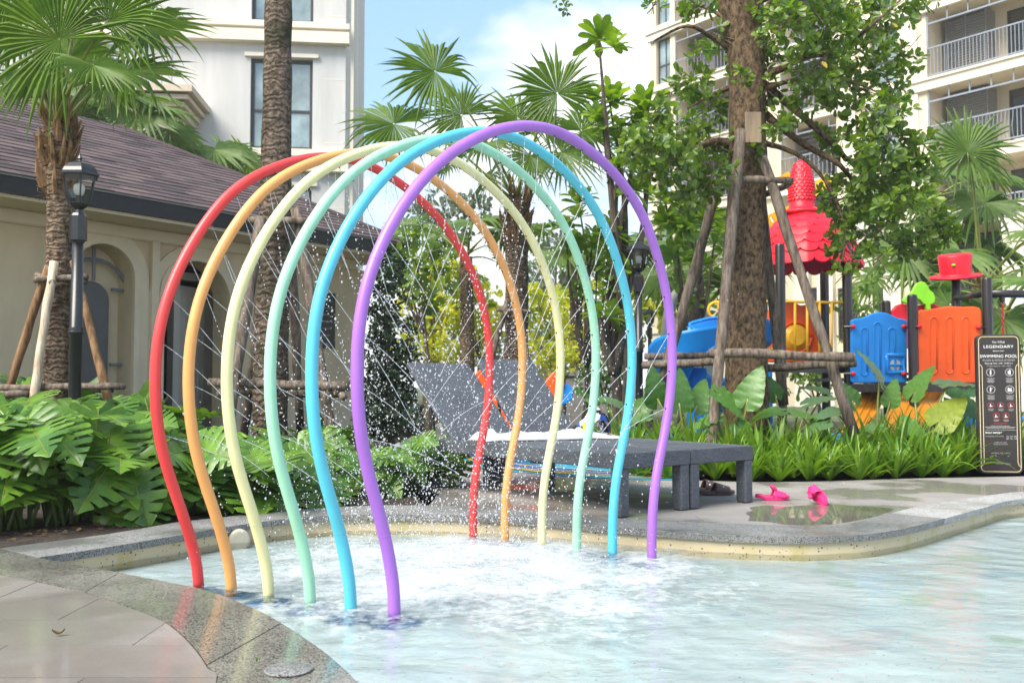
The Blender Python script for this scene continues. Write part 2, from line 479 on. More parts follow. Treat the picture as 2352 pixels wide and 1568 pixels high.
M = {}
M['soil'] = mk('soil', (0.045, 0.030, 0.020), 0.95, 0.4, 9, 0.9, 40, 0.03)
M['ground'] = mk('ground_earth', (0.10, 0.12, 0.05), 0.95, 0.4, 0.8, 0.5, 20, 0.03)
M['granite'] = granite('granite_coping', (0.02, 0.021, 0.021), (0.24, 0.225, 0.20), 0.20, 0.35)
M['granite_dry'] = granite('granite_coping_dry', (0.025, 0.025, 0.027), (0.23, 0.225, 0.22), 0.6, 0.04)
M['tile_wet'] = paver('paver_wet', (0.265, 0.24, 0.222), 0.30, 0.10)
M['tile_dry'] = paver('paver_dry', (0.30, 0.275, 0.26), 0.55, 0.16)
M['grout'] = mk('grout', (0.16, 0.13, 0.10), 0.9)
M['pool_wall'] = speckle('pool_wall_plaster', (0.56, 0.46, 0.29), (0.02, 0.03, 0.08), 0.16, 62, (0.42, 0.35, 0.12))[0]
def pool_floor_mat():
    m, t, b, c = speckle('pool_floor_plaster', (0.59, 0.65, 0.67), (0.08, 0.15, 0.27), 0.085, 44)
    tc = t.nodes.new('ShaderNodeTexCoord')
    # faded painted shapes on the floor towards the deeper end
    for col, off, scl, thr in (((0.58, 0.54, 0.54), (3.1, 0.4, 0), 2.4, 0.63), ((0.42, 0.53, 0.45), (7.7, 2.2, 0), 2.8, 0.64), ((0.35, 0.48, 0.55), (1.3, 9.1, 0), 2.2, 0.62)):
        mp = t.nodes.new('ShaderNodeMapping'); mp.inputs['Location'].default_value = off; t.links.new(tc.outputs['Object'], mp.inputs[0])
        n = t.nodes.new('ShaderNodeTexNoise'); n.inputs['Scale'].default_value = scl; n.inputs['Detail'].default_value = 1.5; t.links.new(mp.outputs[0], n.inputs['Vector'])
        r = ramp(t, thr, thr + 0.02, (0, 0, 0), (0.75, 0.75, 0.75)); t.links.new(n.outputs['Fac'], r.inputs[0])
        sx = t.nodes.new('ShaderNodeSeparateXYZ'); t.links.new(tc.outputs['Object'], sx.inputs[0])
        gt = t.nodes.new('ShaderNodeMapRange'); gt.inputs['From Min'].default_value = 0.6; gt.inputs['From Max'].default_value = 1.3; t.links.new(sx.outputs['X'], gt.inputs['Value'])
        mu = t.nodes.new('ShaderNodeMath'); mu.operation = 'MULTIPLY'; t.links.new(r.outputs[0], mu.inputs[0]); t.links.new(gt.outputs[0], mu.inputs[1])
        c = mixc(t, mu.outputs[0], c, col)
    t.links.new(c, b.inputs['Base Color'])
    return m
M['pool_floor'] = pool_floor_mat()
def water_mat():
    m, t, b, out = newmat('pool_water')
    t.nodes.remove(b)
    tc = t.nodes.new('ShaderNodeTexCoord')
    n1 = texn(t, 7, 3, 0.55, sc3=(1, 1.6, 1)); n2 = texn(t, 30, 3, 0.6); n3 = texn(t, 85, 2, 0.6)
    # distance from the middle of the arches decides how choppy and foamy the water is
    vm = t.nodes.new('ShaderNodeVectorMath'); vm.operation = 'DISTANCE'; vm.inputs[1].default_value = (-0.15, 4.35, -0.09); t.links.new(tc.outputs['Object'], vm.inputs[0])
    chop = t.nodes.new('ShaderNodeMapRange'); chop.inputs['From Min'].default_value = 0.55; chop.inputs['From Max'].default_value = 1.7; chop.inputs['To Min'].default_value = 1.0; chop.inputs['To Max'].default_value = 0.0
    t.links.new(vm.outputs['Value'], chop.inputs['Value'])
    def mul(a, k):
        x = t.nodes.new('ShaderNodeMath'); x.operation = 'MULTIPLY'; t.links.new(a, x.inputs[0])
        if isinstance(k, float): x.inputs[1].default_value = k
        else: t.links.new(k, x.inputs[1])
        return x.outputs[0]
    def add(a, c):
        x = t.nodes.new('ShaderNodeMath'); x.operation = 'ADD'; t.links.new(a, x.inputs[0]); t.links.new(c, x.inputs[1]); return x.outputs[0]
    k = t.nodes.new('ShaderNodeMapRange'); k.inputs['To Min'].default_value = 0.10; k.inputs['To Max'].default_value = 1.1; t.links.new(chop.outputs[0], k.inputs['Value'])
    h = add(mul(n1.outputs['Fac'], 1.0), add(mul(mul(n2.outputs['Fac'], 0.42), k.outputs[0]), mul(mul(n3.outputs['Fac'], 0.17), k.outputs[0])))
    bp = t.nodes.new('ShaderNodeBump'); bp.inputs['Strength'].default_value = 0.30; bp.inputs['Distance'].default_value = 0.03; t.links.new(h, bp.inputs['Height'])
    fr = t.nodes.new('ShaderNodeFresnel'); fr.inputs['IOR'].default_value = 1.36; t.links.new(bp.outputs[0], fr.inputs['Normal'])
    gl = t.nodes.new('ShaderNodeBsdfGlossy'); gl.inputs['Roughness'].default_value = 0.04; t.links.new(bp.outputs[0], gl.inputs['Normal'])
    tp = t.nodes.new('ShaderNodeBsdfTransparent'); tp.inputs['Color'].default_value = (0.93, 0.985, 0.98, 1)
    mx = t.nodes.new('ShaderNodeMixShader'); t.links.new(fr.outputs[0], mx.inputs[0]); t.links.new(tp.outputs[0], mx.inputs[1]); t.links.new(gl.outputs[0], mx.inputs[2])
    # foam: bubbles where the jets land
    fo = t.nodes.new('ShaderNodeBsdfDiffuse'); fo.inputs['Color'].default_value = (0.68, 0.71, 0.73, 1); t.links.new(bp.outputs[0], fo.inputs['Normal'])
    nf = texn(t, 22, 6, 0.75); nf2 = texn(t, 3.2, 4, 0.6)
    s = add(add(mul(nf.outputs['Fac'], 0.9), mul(nf2.outputs['Fac'], 0.8)), mul(chop.outputs[0], 0.62))
    rf = ramp(t, 0.57, 0.80, (0, 0, 0), (0.75, 0.75, 0.75))
    sc = mul(s, 0.5); t.links.new(sc, rf.inputs[0])
    mx2 = t.nodes.new('ShaderNodeMixShader'); t.links.new(rf.outputs[0], mx2.inputs[0]); t.links.new(mx.outputs[0], mx2.inputs[1]); t.links.new(fo.outputs[0], mx2.inputs[2])
    t.links.new(mx2.outputs[0], out.inputs['Surface'])
    return m
M['water'] = water_mat()
M['puddle'] = glassmat('puddle_water', (0.93, 0.93, 0.90), 0.015, 1.33)
def drop_mat():
    m, t, b, out = newmat('water_droplets')
    b.inputs['Base Color'].default_value = (0.96, 0.97, 1.0, 1); b.inputs['Roughness'].default_value = 0.08; b.inputs['IOR'].default_value = 1.33; b.inputs['Transmission Weight'].default_value = 0.35
    tl = t.nodes.new('ShaderNodeBsdfTranslucent'); tl.inputs['Color'].default_value = (0.96, 0.97, 1, 1)
    tp = t.nodes.new('ShaderNodeBsdfTransparent')
    m1 = t.nodes.new('ShaderNodeMixShader'); m1.inputs[0].default_value = 0.5; t.links.new(b.outputs[0], m1.inputs[1]); t.links.new(tl.outputs[0], m1.inputs[2])
    m2 = t.nodes.new('ShaderNodeMixShader'); m2.inputs[0].default_value = 0.18; t.links.new(m1.outputs[0], m2.inputs[1]); t.links.new(tp.outputs[0], m2.inputs[2])
    t.links.new(m2.outputs[0], out.inputs['Surface'])
    return m
M['drops'] = drop_mat()
def pipe_mat(name, col):
    m = mk(name, col, 0.40, 0.08, 9, 0.08, 45, 0.002, coat=0.10, sc3=(1, 1, .35), rvar=0.12)
    b = [n for n in m.node_tree.nodes if n.type == 'BSDF_PRINCIPLED'][0]
    b.inputs['Subsurface Weight'].default_value = 0.0
    return m
M['nozzle'] = mk('nozzle_hole', (0.02, 0.02, 0.022), 0.6)
def pad_mat():                            # blue pad; the water's blurring of its edge is put into the rim
    m, t, b, out = newmat('soft_rim_blue_pad')
    b.inputs['Base Color'].default_value = (0.05, 0.16, 0.34, 1); b.inputs['Roughness'].default_value = 0.7
    tc = t.nodes.new('ShaderNodeTexCoord'); ln = t.nodes.new('ShaderNodeVectorMath'); ln.operation = 'LENGTH'; t.links.new(tc.outputs['Object'], ln.inputs[0])
    n = texn(t, 38, 5, 0.7)
    mr = t.nodes.new('ShaderNodeMapRange'); mr.inputs['From Min'].default_value = 0.03; mr.inputs['From Max'].default_value = 0.145; mr.inputs['To Min'].default_value = 1.0; mr.inputs['To Max'].default_value = -0.25; t.links.new(ln.outputs['Value'], mr.inputs['Value'])
    a = t.nodes.new('ShaderNodeMath'); a.operation = 'ADD'; t.links.new(mr.outputs[0], a.inputs[0]); t.links.new(n.outputs['Fac'], a.inputs[1])
    r = ramp(t, 0.55, 1.1, (0, 0, 0), (0.85, 0.85, 0.85)); t.links.new(a.outputs[0], r.inputs[0])
    tp = t.nodes.new('ShaderNodeBsdfTransparent'); mx = t.nodes.new('ShaderNodeMixShader')
    t.links.new(r.outputs[0], mx.inputs[0]); t.links.new(tp.outputs[0], mx.inputs[1]); t.links.new(b.outputs[0], mx.inputs[2]); t.links.new(mx.outputs[0], out.inputs['Surface'])
    return m
M['blue_pad'] = pad_mat()
M['weave'] = weavemat('grey_wicker')
M['black_metal'] = mk('black_lamp_metal', (0.018, 0.019, 0.021), 0.35, 0.2, 9, spec=0.5, coat=0.15)
M['lamp_glass'] = glassmat('lamp_glass', (0.92, 0.93, 0.90), 0.03, 1.45)
M['bulb'] = mk('white_bulb', (0.85, 0.84, 0.78), 0.25, 0.03)
M['lamp_cream'] = mk('cream_plastic', (0.46, 0.42, 0.32), 0.5, 0.05)
M['grey_metal'] = mk('grey_metal', (0.20, 0.22, 0.25), 0.5, 0.12)
M['rail_grey'] = mk('grey_railing_paint', (0.24, 0.27, 0.32), 0.5, 0.1)
M['rail_dark'] = mk('dark_railing_paint', (0.03, 0.032, 0.035), 0.5, 0.1)
M['render_beige'] = mk('beige_render', (0.66, 0.53, 0.35), 0.9, 0.10, 1.8, 0.15, 180, 0.002, sc3=(1, 1, .45))
M['trim_beige'] = mk('beige_trim', (0.70, 0.59, 0.42), 0.85, 0.06, 3, 0.08, 150, 0.002)
M['fascia'] = mk('black_fascia', (0.012, 0.012, 0.014), 0.45, 0.2)
M['drip'] = mk('drip_edge', (0.20, 0.19, 0.17), 0.5, 0.1)
M['shingle'] = mk('asphalt_shingle', (0.088, 0.062, 0.067), 0.92, 0.22, 70, 0.5, 240, 0.003, objvar=0.30)
def shingle_mat():
    m, t, b, out = newmat('asphalt_shingle')
    g = t.nodes.new('ShaderNodeNewGeometry'); oi = t.nodes.new('ShaderNodeObjectInfo'); ad = t.nodes.new('ShaderNodeMath'); ad.operation = 'ADD'
    t.links.new(g.outputs['Random Per Island'], ad.inputs[0]); t.links.new(oi.outputs['Random'], ad.inputs[1]); fr = t.nodes.new('ShaderNodeMath'); fr.operation = 'FRACT'; t.links.new(ad.outputs[0], fr.inputs[0])
    r = ramp(t, 0.0, 1.0, (0.044, 0.031, 0.036), (0.125, 0.086, 0.088)); t.links.new(fr.outputs[0], r.inputs[0])
    n = texn(t, 90, 3, 0.8); rn = ramp(t, 0.3, 0.7, (0.72,) * 3, (1.22,) * 3); t.links.new(n.outputs['Fac'], rn.inputs[0])
    n2 = texn(t, 1.3, 4); r2 = ramp(t, 0.35, 0.7, (0.86,) * 3, (1.1,) * 3); t.links.new(n2.outputs['Fac'], r2.inputs[0])
    t.links.new(mixc(t, 1.0, mixc(t, 1.0, r.outputs[0], rn.outputs[0], 'MULTIPLY'), r2.outputs[0], 'MULTIPLY'), b.inputs['Base Color'])
    b.inputs['Roughness'].default_value = 0.93; bumpn(t, b, n.outputs['Fac'], 0.4, 0.003)
    return m
M['shingle'] = shingle_mat()
M['granite_pale'] = granite('granite_coping_pale', (0.06, 0.06, 0.063), (0.40, 0.39, 0.38), 0.55, 0.05)
M['door_white'] = mk('white_door_paint', (0.58, 0.56, 0.50), 0.5, 0.05, 3)
M['door_grey'] = mk('grey_door_panel', (0.115, 0.12, 0.125), 0.5, 0.06)
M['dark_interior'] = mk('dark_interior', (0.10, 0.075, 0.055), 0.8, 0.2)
M['plaque'] = mk('bronze_plaque', (0.05, 0.042, 0.036), 0.4, 0.2)
M['apt_white'] = mk('white_apartment_paint', (0.55, 0.54, 0.52), 0.85, 0.10, 1.6, 0.05, 60, 0.003, sc3=(1.2, 1.2, .16))
M['apt_beige'] = mk('beige_apartment_paint', (0.56, 0.46, 0.36), 0.85, 0.06, 0.8, 0.05, 60, 0.003)
M['apt_cream'] = mk('cream_apartment_paint', (0.64, 0.56, 0.42), 0.85, 0.08, 1.2, 0.04, 60, 0.003, sc3=(1.2, 1.2, .16))
M['apt_ivory'] = mk('ivory_trim_paint', (0.69, 0.63, 0.52), 0.8, 0.04, 0.7)
M['frame_dark'] = mk('dark_window_frame', (0.045, 0.04, 0.038), 0.4, 0.1)
M['pane'] = mk('window_glass', (0.28, 0.37, 0.38), 0.06, 0.35, 0.9, spec=1.0, coat=1.0)  # pale reflections and curtains are put into the glass colour
M['pane_dark'] = mk('dark_window_glass', (0.02, 0.025, 0.027), 0.06, 0.3, 0.9, spec=1.0, coat=0.6)
M['curtain'] = mk('pale_curtain', (0.55, 0.62, 0.58), 0.9, 0.2, 3, sc3=(6, 6, 0.2))
M['louvre'] = mk('grey_louvre', (0.23, 0.23, 0.235), 0.5, 0.1)
M['log'] = barkmat('weathered_log', (0.065, 0.048, 0.036), (0.245, 0.195, 0.155), vert=True, bump=0.9)
M['log_pale'] = barkmat('pale_stripped_log', (0.36, 0.27, 0.18), (0.66, 0.56, 0.43), vert=True, bump=0.4)
M['log_brown'] = barkmat('brown_log', (0.09, 0.045, 0.02), (0.32, 0.19, 0.10), vert=True, bump=0.7)
M['plank'] = mk('pine_plank', (0.38, 0.27, 0.17), 0.8, 0.2, 5, sc3=(6, 6, 0.6))
M['bark_palm'] = barkmat('palm_bark', (0.05, 0.033, 0.022), (0.25, 0.18, 0.125), rings=7.0, bump=0.7, scl=9)
M['bark_palm_dark'] = barkmat('dark_mossy_palm_bark', (0.05, 0.038, 0.028), (0.22, 0.165, 0.125), rings=5.5, bump=0.7, moss=(0.035, 0.035, 0.018), scl=9)
M['bark_big'] = barkmat('rough_brown_bark', (0.026, 0.018, 0.012), (0.195, 0.13, 0.078), bump=1.0, scl=11.0)
M['bark_thin'] = barkmat('grey_brown_bark', (0.06, 0.045, 0.035), (0.19, 0.15, 0.11), vert=True)
M['fibre'] = barkmat('palm_fibre', (0.09, 0.05, 0.025), (0.34, 0.20, 0.095), vert=True, bump=1.0)
M['fan'] = leafmat('fan_palm_leaf', (0.065, 0.135, 0.012), (0.125, 0.215, 0.020), 0.48, 0.34, spec=0.3)
M['fan_far'] = leafmat('far_fan_palm_leaf', (0.075, 0.14, 0.030), (0.13, 0.21, 0.04), 0.5, 0.3, spec=0.3)
M['petiole'] = leafmat('palm_petiole', (0.16, 0.20, 0.03), (0.24, 0.25, 0.05), 0.4, 0.0)
M['monstera'] = leafmat('monstera_leaf', (0.048, 0.130, 0.018), (0.150, 0.285, 0.030), 0.28, 0.20, vein=0.25, spec=0.4)
M['monstera_stem'] = leafmat('monstera_stem', (0.07, 0.12, 0.03), (0.10, 0.15, 0.04), 0.45, 0.0)
M['alocasia'] = leafmat('alocasia_leaf', (0.050, 0.140, 0.030), (0.120, 0.26, 0.045), 0.33, 0.28, vein=0.3)
M['alocasia_pale'] = leafmat('alocasia_pale_leaf', (0.085, 0.17, 0.065), (0.12, 0.22, 0.08), 0.35, 0.2, vein=0.3)
M['alocasia_yellow'] = leafmat('alocasia_yellow_leaf', (0.26, 0.33, 0.035), (0.30, 0.36, 0.04), 0.38, 0.3, vein=0.3)
M['lily'] = leafmat('spider_lily_leaf', (0.085, 0.20, 0.018), (0.21, 0.35, 0.030), 0.38, 0.32)
M['canna'] = leafmat('canna_leaf', (0.05, 0.13, 0.02), (0.10, 0.21, 0.03), 0.3, 0.3)
M['tree_leaf'] = leafmat('tree_leaf', (0.055, 0.125, 0.016), (0.175, 0.265, 0.026), 0.38, 0.32)
M['rosette_leaf'] = leafmat('rosette_leaf', (0.10, 0.20, 0.018), (0.23, 0.35, 0.030), 0.45, 0.4)
M['bright_leaf'] = leafmat('sunlight_toned_leaf', (0.28, 0.38, 0.015), (0.60, 0.58, 0.03), 0.5, 0.5, (1.7, 1.6, 0.6))  # glow of sun through the leaves is put into this bright colour
M['mid_leaf'] = leafmat('garden_leaf', (0.07, 0.15, 0.02), (0.20, 0.29, 0.03), 0.5, 0.4, (1.6, 1.6, 0.6))
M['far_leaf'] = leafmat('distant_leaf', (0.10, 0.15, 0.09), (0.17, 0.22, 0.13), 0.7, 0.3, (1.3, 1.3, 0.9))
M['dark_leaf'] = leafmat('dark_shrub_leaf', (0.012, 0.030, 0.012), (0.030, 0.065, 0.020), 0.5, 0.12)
M['dry_leaf'] = leafmat('dry_leaf', (0.07, 0.04, 0.02), (0.17, 0.095, 0.04), 0.8, 0.1)
M['yellow_leaf'] = leafmat('yellow_leaf', (0.45, 0.30, 0.03), (0.55, 0.36, 0.05), 0.5, 0.3)
def plastic(name, col): return mk(name, col, 0.42, 0.10, 4, 0.06, 120, 0.002, coat=0.05, rvar=0.12, spec=0.35)
M['p_red'] = plastic('red_plastic', (0.72, 0.012, 0.03))
M['p_orange'] = plastic('orange_plastic', (0.92, 0.105, 0.008))
M['p_blue'] = plastic('blue_plastic', (0.012, 0.25, 0.72))
M['p_yellow'] = plastic('yellow_plastic', (0.86, 0.44, 0.015))
M['p_amber'] = plastic('amber_plastic', (0.80, 0.30, 0.015))
M['p_green'] = plastic('lime_plastic', (0.25, 0.66, 0.02))
M['p_grey'] = plastic('pale_grey_plastic', (0.50, 0.51, 0.47))
M['p_brown'] = mk('dark_brown_powder_coat', (0.022, 0.013, 0.010), 0.32, 0.15, 5, coat=0.3)
M['pink'] = plastic('pink_foam_rubber', (0.80, 0.035, 0.20))
M['brown_rubber'] = plastic('brown_foam_rubber', (0.105, 0.062, 0.06))
M['towel'] = mk('white_towel', (0.50, 0.50, 0.53), 0.95, 0.05, 12, 0.5, 260, 0.003)
M['sign_black'] = mk('dark_brown_sign', (0.024, 0.019, 0.017), 0.45, 0.12, 4)
M['sign_gold'] = mk('gold_line', (0.66, 0.54, 0.31), 0.45, 0.05)
M['sign_white'] = mk('white_lettering', (0.80, 0.80, 0.78), 0.6, 0.02)
M['sign_grey'] = mk('grey_lettering', (0.42, 0.40, 0.39), 0.6, 0.02)
M['sign_red'] = mk('red_lettering', (0.36, 0.03, 0.03), 0.6, 0.02)
M['teal_rubber'] = mk('teal_play_surface', (0.02, 0.30, 0.46), 0.8, 0.15, 60, 0.3, 300, 0.002)
M['navy_rubber'] = mk('blue_play_surface', (0.035, 0.12, 0.33), 0.8, 0.15, 60, 0.3, 300, 0.002)
M['yellow_rubber'] = mk('yellow_play_surface', (0.70, 0.47, 0.07), 0.8, 0.12, 60, 0.3, 300, 0.002)
M['stone'] = mk('grey_stone', (0.30, 0.29, 0.27), 0.9, 0.15, 4, 0.3, 60, 0.006)
WZ, FZ = -0.09, -0.122                  # water level and pool floor
# ---------------------------------------------------------------- ground, pool, decks
near_in = [(85, 1280), (110, 1284), (250, 1309), (383, 1335), (447, 1347), (520, 1370), (583, 1397), (617, 1413), (667, 1442), (717, 1475), (767, 1513), (820, 1566)]
near_out = [(0, 1318), (77, 1333), (167, 1352), (233, 1370), (300, 1393), (360, 1416), (393, 1435), (427, 1464), (457, 1498), (480, 1532), (500, 1566)]
back_in = [(85, 1280), (233, 1258), (423, 1227), (500, 1213), (617, 1195), (700, 1187), (784, 1182), (884, 1181), (1017, 1182), (1117, 1185), (1251, 1195), (1417, 1210), (1567, 1221), (1668, 1228), (1801, 1232), (1901, 1231), (2001, 1225), (2101, 1208), (2185, 1186), (2268, 1163), (2351, 1145)]
back_out = [(0, 1258), (100, 1245), (233, 1228), (333, 1212), (417, 1197), (500, 1188), (590, 1178), (667, 1171), (760, 1164), (884, 1160), (984, 1160), (1100, 1164), (1220, 1172), (1317, 1182), (1430, 1191), (1568, 1198), (1735, 1204), (1868, 1207), (1935, 1204), (2001, 1190), (2101, 1164), (2235, 1142), (2351, 1128)]
NI = catmull([G(*p) for p in near_in] + [Vector((-0.12, 1.75, 0)), Vector((0.25, 0.7, 0)), Vector((0.9, -0.6, 0)), Vector((1.8, -1.6, 0))], 5)
NO = catmull([G(*p) for p in near_out] + [Vector((-0.62, 1.75, 0)), Vector((-0.25, 0.45, 0)), Vector((0.5, -0.95, 0)), Vector((1.5, -2.0, 0))], 5)
BI = catmull([G(*p) for p in back_in] + [Vector((4.6, 6.75, 0)), Vector((6.2, 7.25, 0)), Vector((9.5, 7.7, 0))], 5)
BO = catmull([G(*p) for p in back_out] + [Vector((4.65, 7.12, 0)), Vector((6.1, 7.62, 0)), Vector((9.4, 8.1, 0))], 5)
hedge_line = catmull([G(1480, 1101) + Vector((0, 0.05, 0))] + [G(*p) for p in ((1608, 1103), (1735, 1106), (1855, 1105), (1968, 1102), (2135, 1097), (2351, 1093))] + [Vector((6.2, 8.25, 0)), Vector((9.6, 8.8, 0))], 4)

g = MB(); g.sheet([[(x, y, -0.03) for x in (-280, -40, -14, -3.3, 12, 40, 280)] for y in (2.45, 8.5, 20, 60, 290)])
g.sheet([[(x, y, -0.03) for x in (-280, -40, -14, -3.3)] for y in (-60, -20, 2.45)])
ground = g.build('ground', M['ground']); struct(ground)
# the sheet is cut open where the pool and decks lie: rebuild those cells with a hole-free soil and deck base below
me = ground.data
bm = bmesh.new(); bm.from_mesh(me)
for f in [f for f in bm.faces if -3.3 <= f.calc_center_median().x <= 12 and f.calc_center_median().y < 20]: bm.faces.remove(f)
bm.to_mesh(me); bm.free()
# planted soil left of the pool, and behind the right hand hedge
tipL = G(-250, 1288)
soil_poly = [G(0, 1258)] + [p for p in BO if p.x < -0.52 and p.y < 6.5] + [Vector((-0.50, 6.6, 0)), Vector((-0.85, 7.3, 0)), Vector((-1.15, 8.4, 0)), Vector((-1.5, 11, 0)), Vector((-1.5, 20, 0)), Vector((-3.3, 20, 0)), Vector((-3.3, 4.2, 0))]
def flat(poly, z, name, mat, kind='structure', parent=None, thick=0.0, wob=0.0):
    bm = bmesh.new()
    f = bm.faces.new([bm.verts.new((p[0], p[1], z)) for p in poly])
    if f.normal.z < 0: f.normal_flip()
    bmesh.ops.triangulate(bm, faces=[f])
    me = bpy.data.meshes.new(name); bm.to_mesh(me); bm.free(); me.materials.append(mat)
    for p in me.polygons:
        if p.normal.z < 0: p.flip()
    o = link(name, me, parent)
    if kind and parent is None: o['kind'] = kind
    return o
flat(soil_poly, -0.022, 'planting_bed', M['soil'])
hl = [p for p in hedge_line]
flat(hl + [Vector((12, 9.4, 0)), Vector((12, 20, 0)), Vector((-0.2, 20, 0)), Vector((-0.2, 12.5, 0)), Vector((1.0, 9.0, 0))], -0.018, 'hedge_bed', M['soil'])

# pool basin
IN = NI[::-1] + BI[1:]                      # round the rim: near right -> tip -> far right
def inset(curve, d):
    out = []
    for i, p in enumerate(curve):
        t = (curve[min(i + 1, len(curve) - 1)] - curve[max(i - 1, 0)]); nrm = Vector((t.y, -t.x, 0)).normalized()
        out.append(p + nrm * d)
    return out
WALL = inset(IN, -0.018)
w = MB(); w.sheet([[Vector((p.x, p.y, z)) for p in WALL] for z in (-0.012, FZ - 0.01)])
wall = w.build('pool_wall', M['pool_wall'], smooth=True); struct(wall)
fl = MB(); fl.sheet([[(x, y, FZ) for x in (-4, 0, 4, 12)] for y in (-3, 2, 5, 9)])
struct(fl.build('pool_floor', M['pool_floor']))
poolpoly = [(p.x, p.y) for p in inset(IN, -0.06)] + [(10, 5), (10, -2)]
step = 0.024
wm = MB(); idx = {}
cx0, cy0 = -0.15, 4.35
def wave(x, y):
    d = math.hypot(x - cx0, y - cy0); ch = max(0.0, min(1.0, (1.9 - d) / 1.3))
    h = 0.010 * nz(x * 1.5 + 3, y * 2.3, 0.2) + 0.006 * nz(x * 3.6, y * 5.2, 4.0)
    h += ch * (0.006 * nz(x * 9, y * 10, 1.0) + 0.0045 * nz(x * 19, y * 19, 2.0))
    h += (1 - ch) * 0.003 * nz(x * 6 + 9, y * 9, 7.0)
    d2 = math.hypot(x - 3.1, y - 5.2)       # a return inlet makes rings near the right wall
    h += 0.006 * math.exp(-d2 * 1.6) * math.sin(d2 * 34)
    return h
# finer cells close by, coarser far off
def wgrid(x0, x1, y0, y1, st):
    nx = int((x1 - x0) / st) + 1; ny = int((y1 - y0) / st) + 1
    for j in range(ny):
        for i in range(nx):
            cxp, cyp = x0 + (i + .5) * st, y0 + (j + .5) * st
            if not inside((cxp, cyp), poolpoly): continue
            q = []
            for a, b in ((i, j), (i + 1, j), (i + 1, j + 1), (i, j + 1)):
                k = (round((x0 + a * st) / 0.006), round((y0 + b * st) / 0.006))
                if k not in idx:
                    x, y = x0 + a * st, y0 + b * st
                    idx[k] = len(wm.v); wm.v.append((x, y, WZ + wave(x, y)))
                q.append(idx[k])
            wm.f.append(tuple(q)); wm.m.append(0)
wgrid(-2.4, 4.8, 2.016, 6.816, step)
wgrid(-0.984, 9.0, -1.392, 2.016, 0.096)
wgrid(4.8, 9.0, 2.016, 7.68, 0.096)
struct(wm.build('pool_water', M['water'], smooth=True))

# coping of granite slabs
def stones(inner, outer, n, z0, z1, mat, parent, lip=0.0):
    k = 5
    a = resample(inner, n * k + 1); b = resample(outer, n * k + 1)
    for i in range(n):
        sa = a[i * k:(i + 1) * k + 1]; sb = b[i * k:(i + 1) * k + 1]
        sh = 0.0022
        da = (sa[1] - sa[0]).normalized() * sh; sa = [sa[0] + da] + sa[1:-1] + [sa[-1] - da]
        db = (sb[1] - sb[0]).normalized() * sh; sb = [sb[0] + db] + sb[1:-1] + [sb[-1] - db]
        poly = sa + sb[::-1]; m = len(poly); zt = z1 + random.uniform(-0.0012, 0.0012)
        mb = MB()
        mb.add([Vector((p.x, p.y, zt)) for p in poly] + [Vector((p.x, p.y, z0)) for p in poly],
               [(j, j + 1, m - 2 - j, m - 1 - j) for j in range(k)] + [(j, m + j, m + (j + 1) % m, (j + 1) % m) for j in range(m)])
        mb.build('coping_slab', mat(i) if callable(mat) else mat, parent, fix=True)
cop = MB().sheet([[p + Vector((0, 0, -0.031)) for p in resample(NO, 30)], [p + Vector((0, 0, -0.031)) for p in resample(inset(NI, -0.03), 30)]]).build('pool_coping', M['grout']); struct(cop)
stones(NI, NO, 12, -0.034, 0.0, M['granite'], cop)
bo2 = BO
stones(BI, BO, 26, -0.034, 0.0, lambda i: M['granite_dry'] if i < 11 else M['granite_pale'], cop)
wedge = [G(85, 1280), G(0, 1258), tipL + Vector((0, 0.05, 0)), tipL + Vector((0, -0.12, 0)), G(0, 1318)]
mb = MB(); mb.prism([(p.x, p.y) for p in wedge], -0.034, -0.0008, lambda x, y, d: Vector((x, y, d))); mb.build('coping_slab', M['granite'], cop, fix=True)

# decks laid in staggered pavers, 0.72 x 0.30 m
def pavers(poly, name, mat, x0, x1, y0, y1):
    base = flat(poly, -0.012, name, M['grout'])
    r0 = math.floor((y0 - 2.75) / 0.30); r1 = math.ceil((y1 - 2.75) / 0.30)
    for r in range(r0, r1 + 1):
        ya, yb = 2.75 + r * 0.30, 3.05 + r * 0.30
        off = -1.10 if r % 2 == 0 else -1.46
        c0 = math.floor((x0 - off) / 0.72); c1 = math.ceil((x1 - off) / 0.72)
        for c in range(c0, c1 + 1):
            xa, xb = off + c * 0.72, off + (c + 1) * 0.72
            q = clip_rect(poly, xa + .0016, xb - .0016, ya + .0016, yb - .0016)
            if not q: continue
            ar = abs(sum(q[i - 1][0] * q[i][1] - q[i][0] * q[i - 1][1] for i in range(len(q)))) / 2
            if ar < 0.0006: continue
            zt = random.uniform(-0.0006, 0.0006) - 0.0012
            mb = MB(); mb.prism(q, -0.011, zt, lambda x, y, d: Vector((x, y, d)))
            o = mb.build('paver', mat, base, fix=True)
    return base
left_poly = [p for p in inset(NO, 0.004)] + [Vector((1.5, -2.4, 0)), Vector((-3.2, -2.4, 0)), Vector((-3.2, 3.95, 0)), tipL + Vector((0, -0.12, 0))]
pavers(left_poly, 'pool_deck', M['tile_wet'], -3.3, 1.0, 0.6, 4.4)
bo_r = [p for p in BO if p.x > -0.55 and p.y > 5.0]
right_poly = [p + Vector((0, 0.003, 0)) for p in bo_r] + [p for p in hedge_line[::-1]] + [Vector((1.0, 9.0, 0)), Vector((-0.2, 12.5, 0)), Vector((-1.5, 12.5, 0)), Vector((-1.5, 11, 0)), Vector((-1.15, 8.4, 0)), Vector((-0.85, 7.3, 0)), Vector((-0.5, 6.6, 0))]
pavers(right_poly, 'lounge_deck', M['tile_dry'], -1.6, 6.0, 4.8, 12.5)

flat([Vector((-1.49, 12.51, 0)), Vector((-0.19, 12.51, 0)), Vector((-0.19, 20, 0)), Vector((-1.49, 20, 0))], -0.010, 'garden_path', M['tile_dry'])
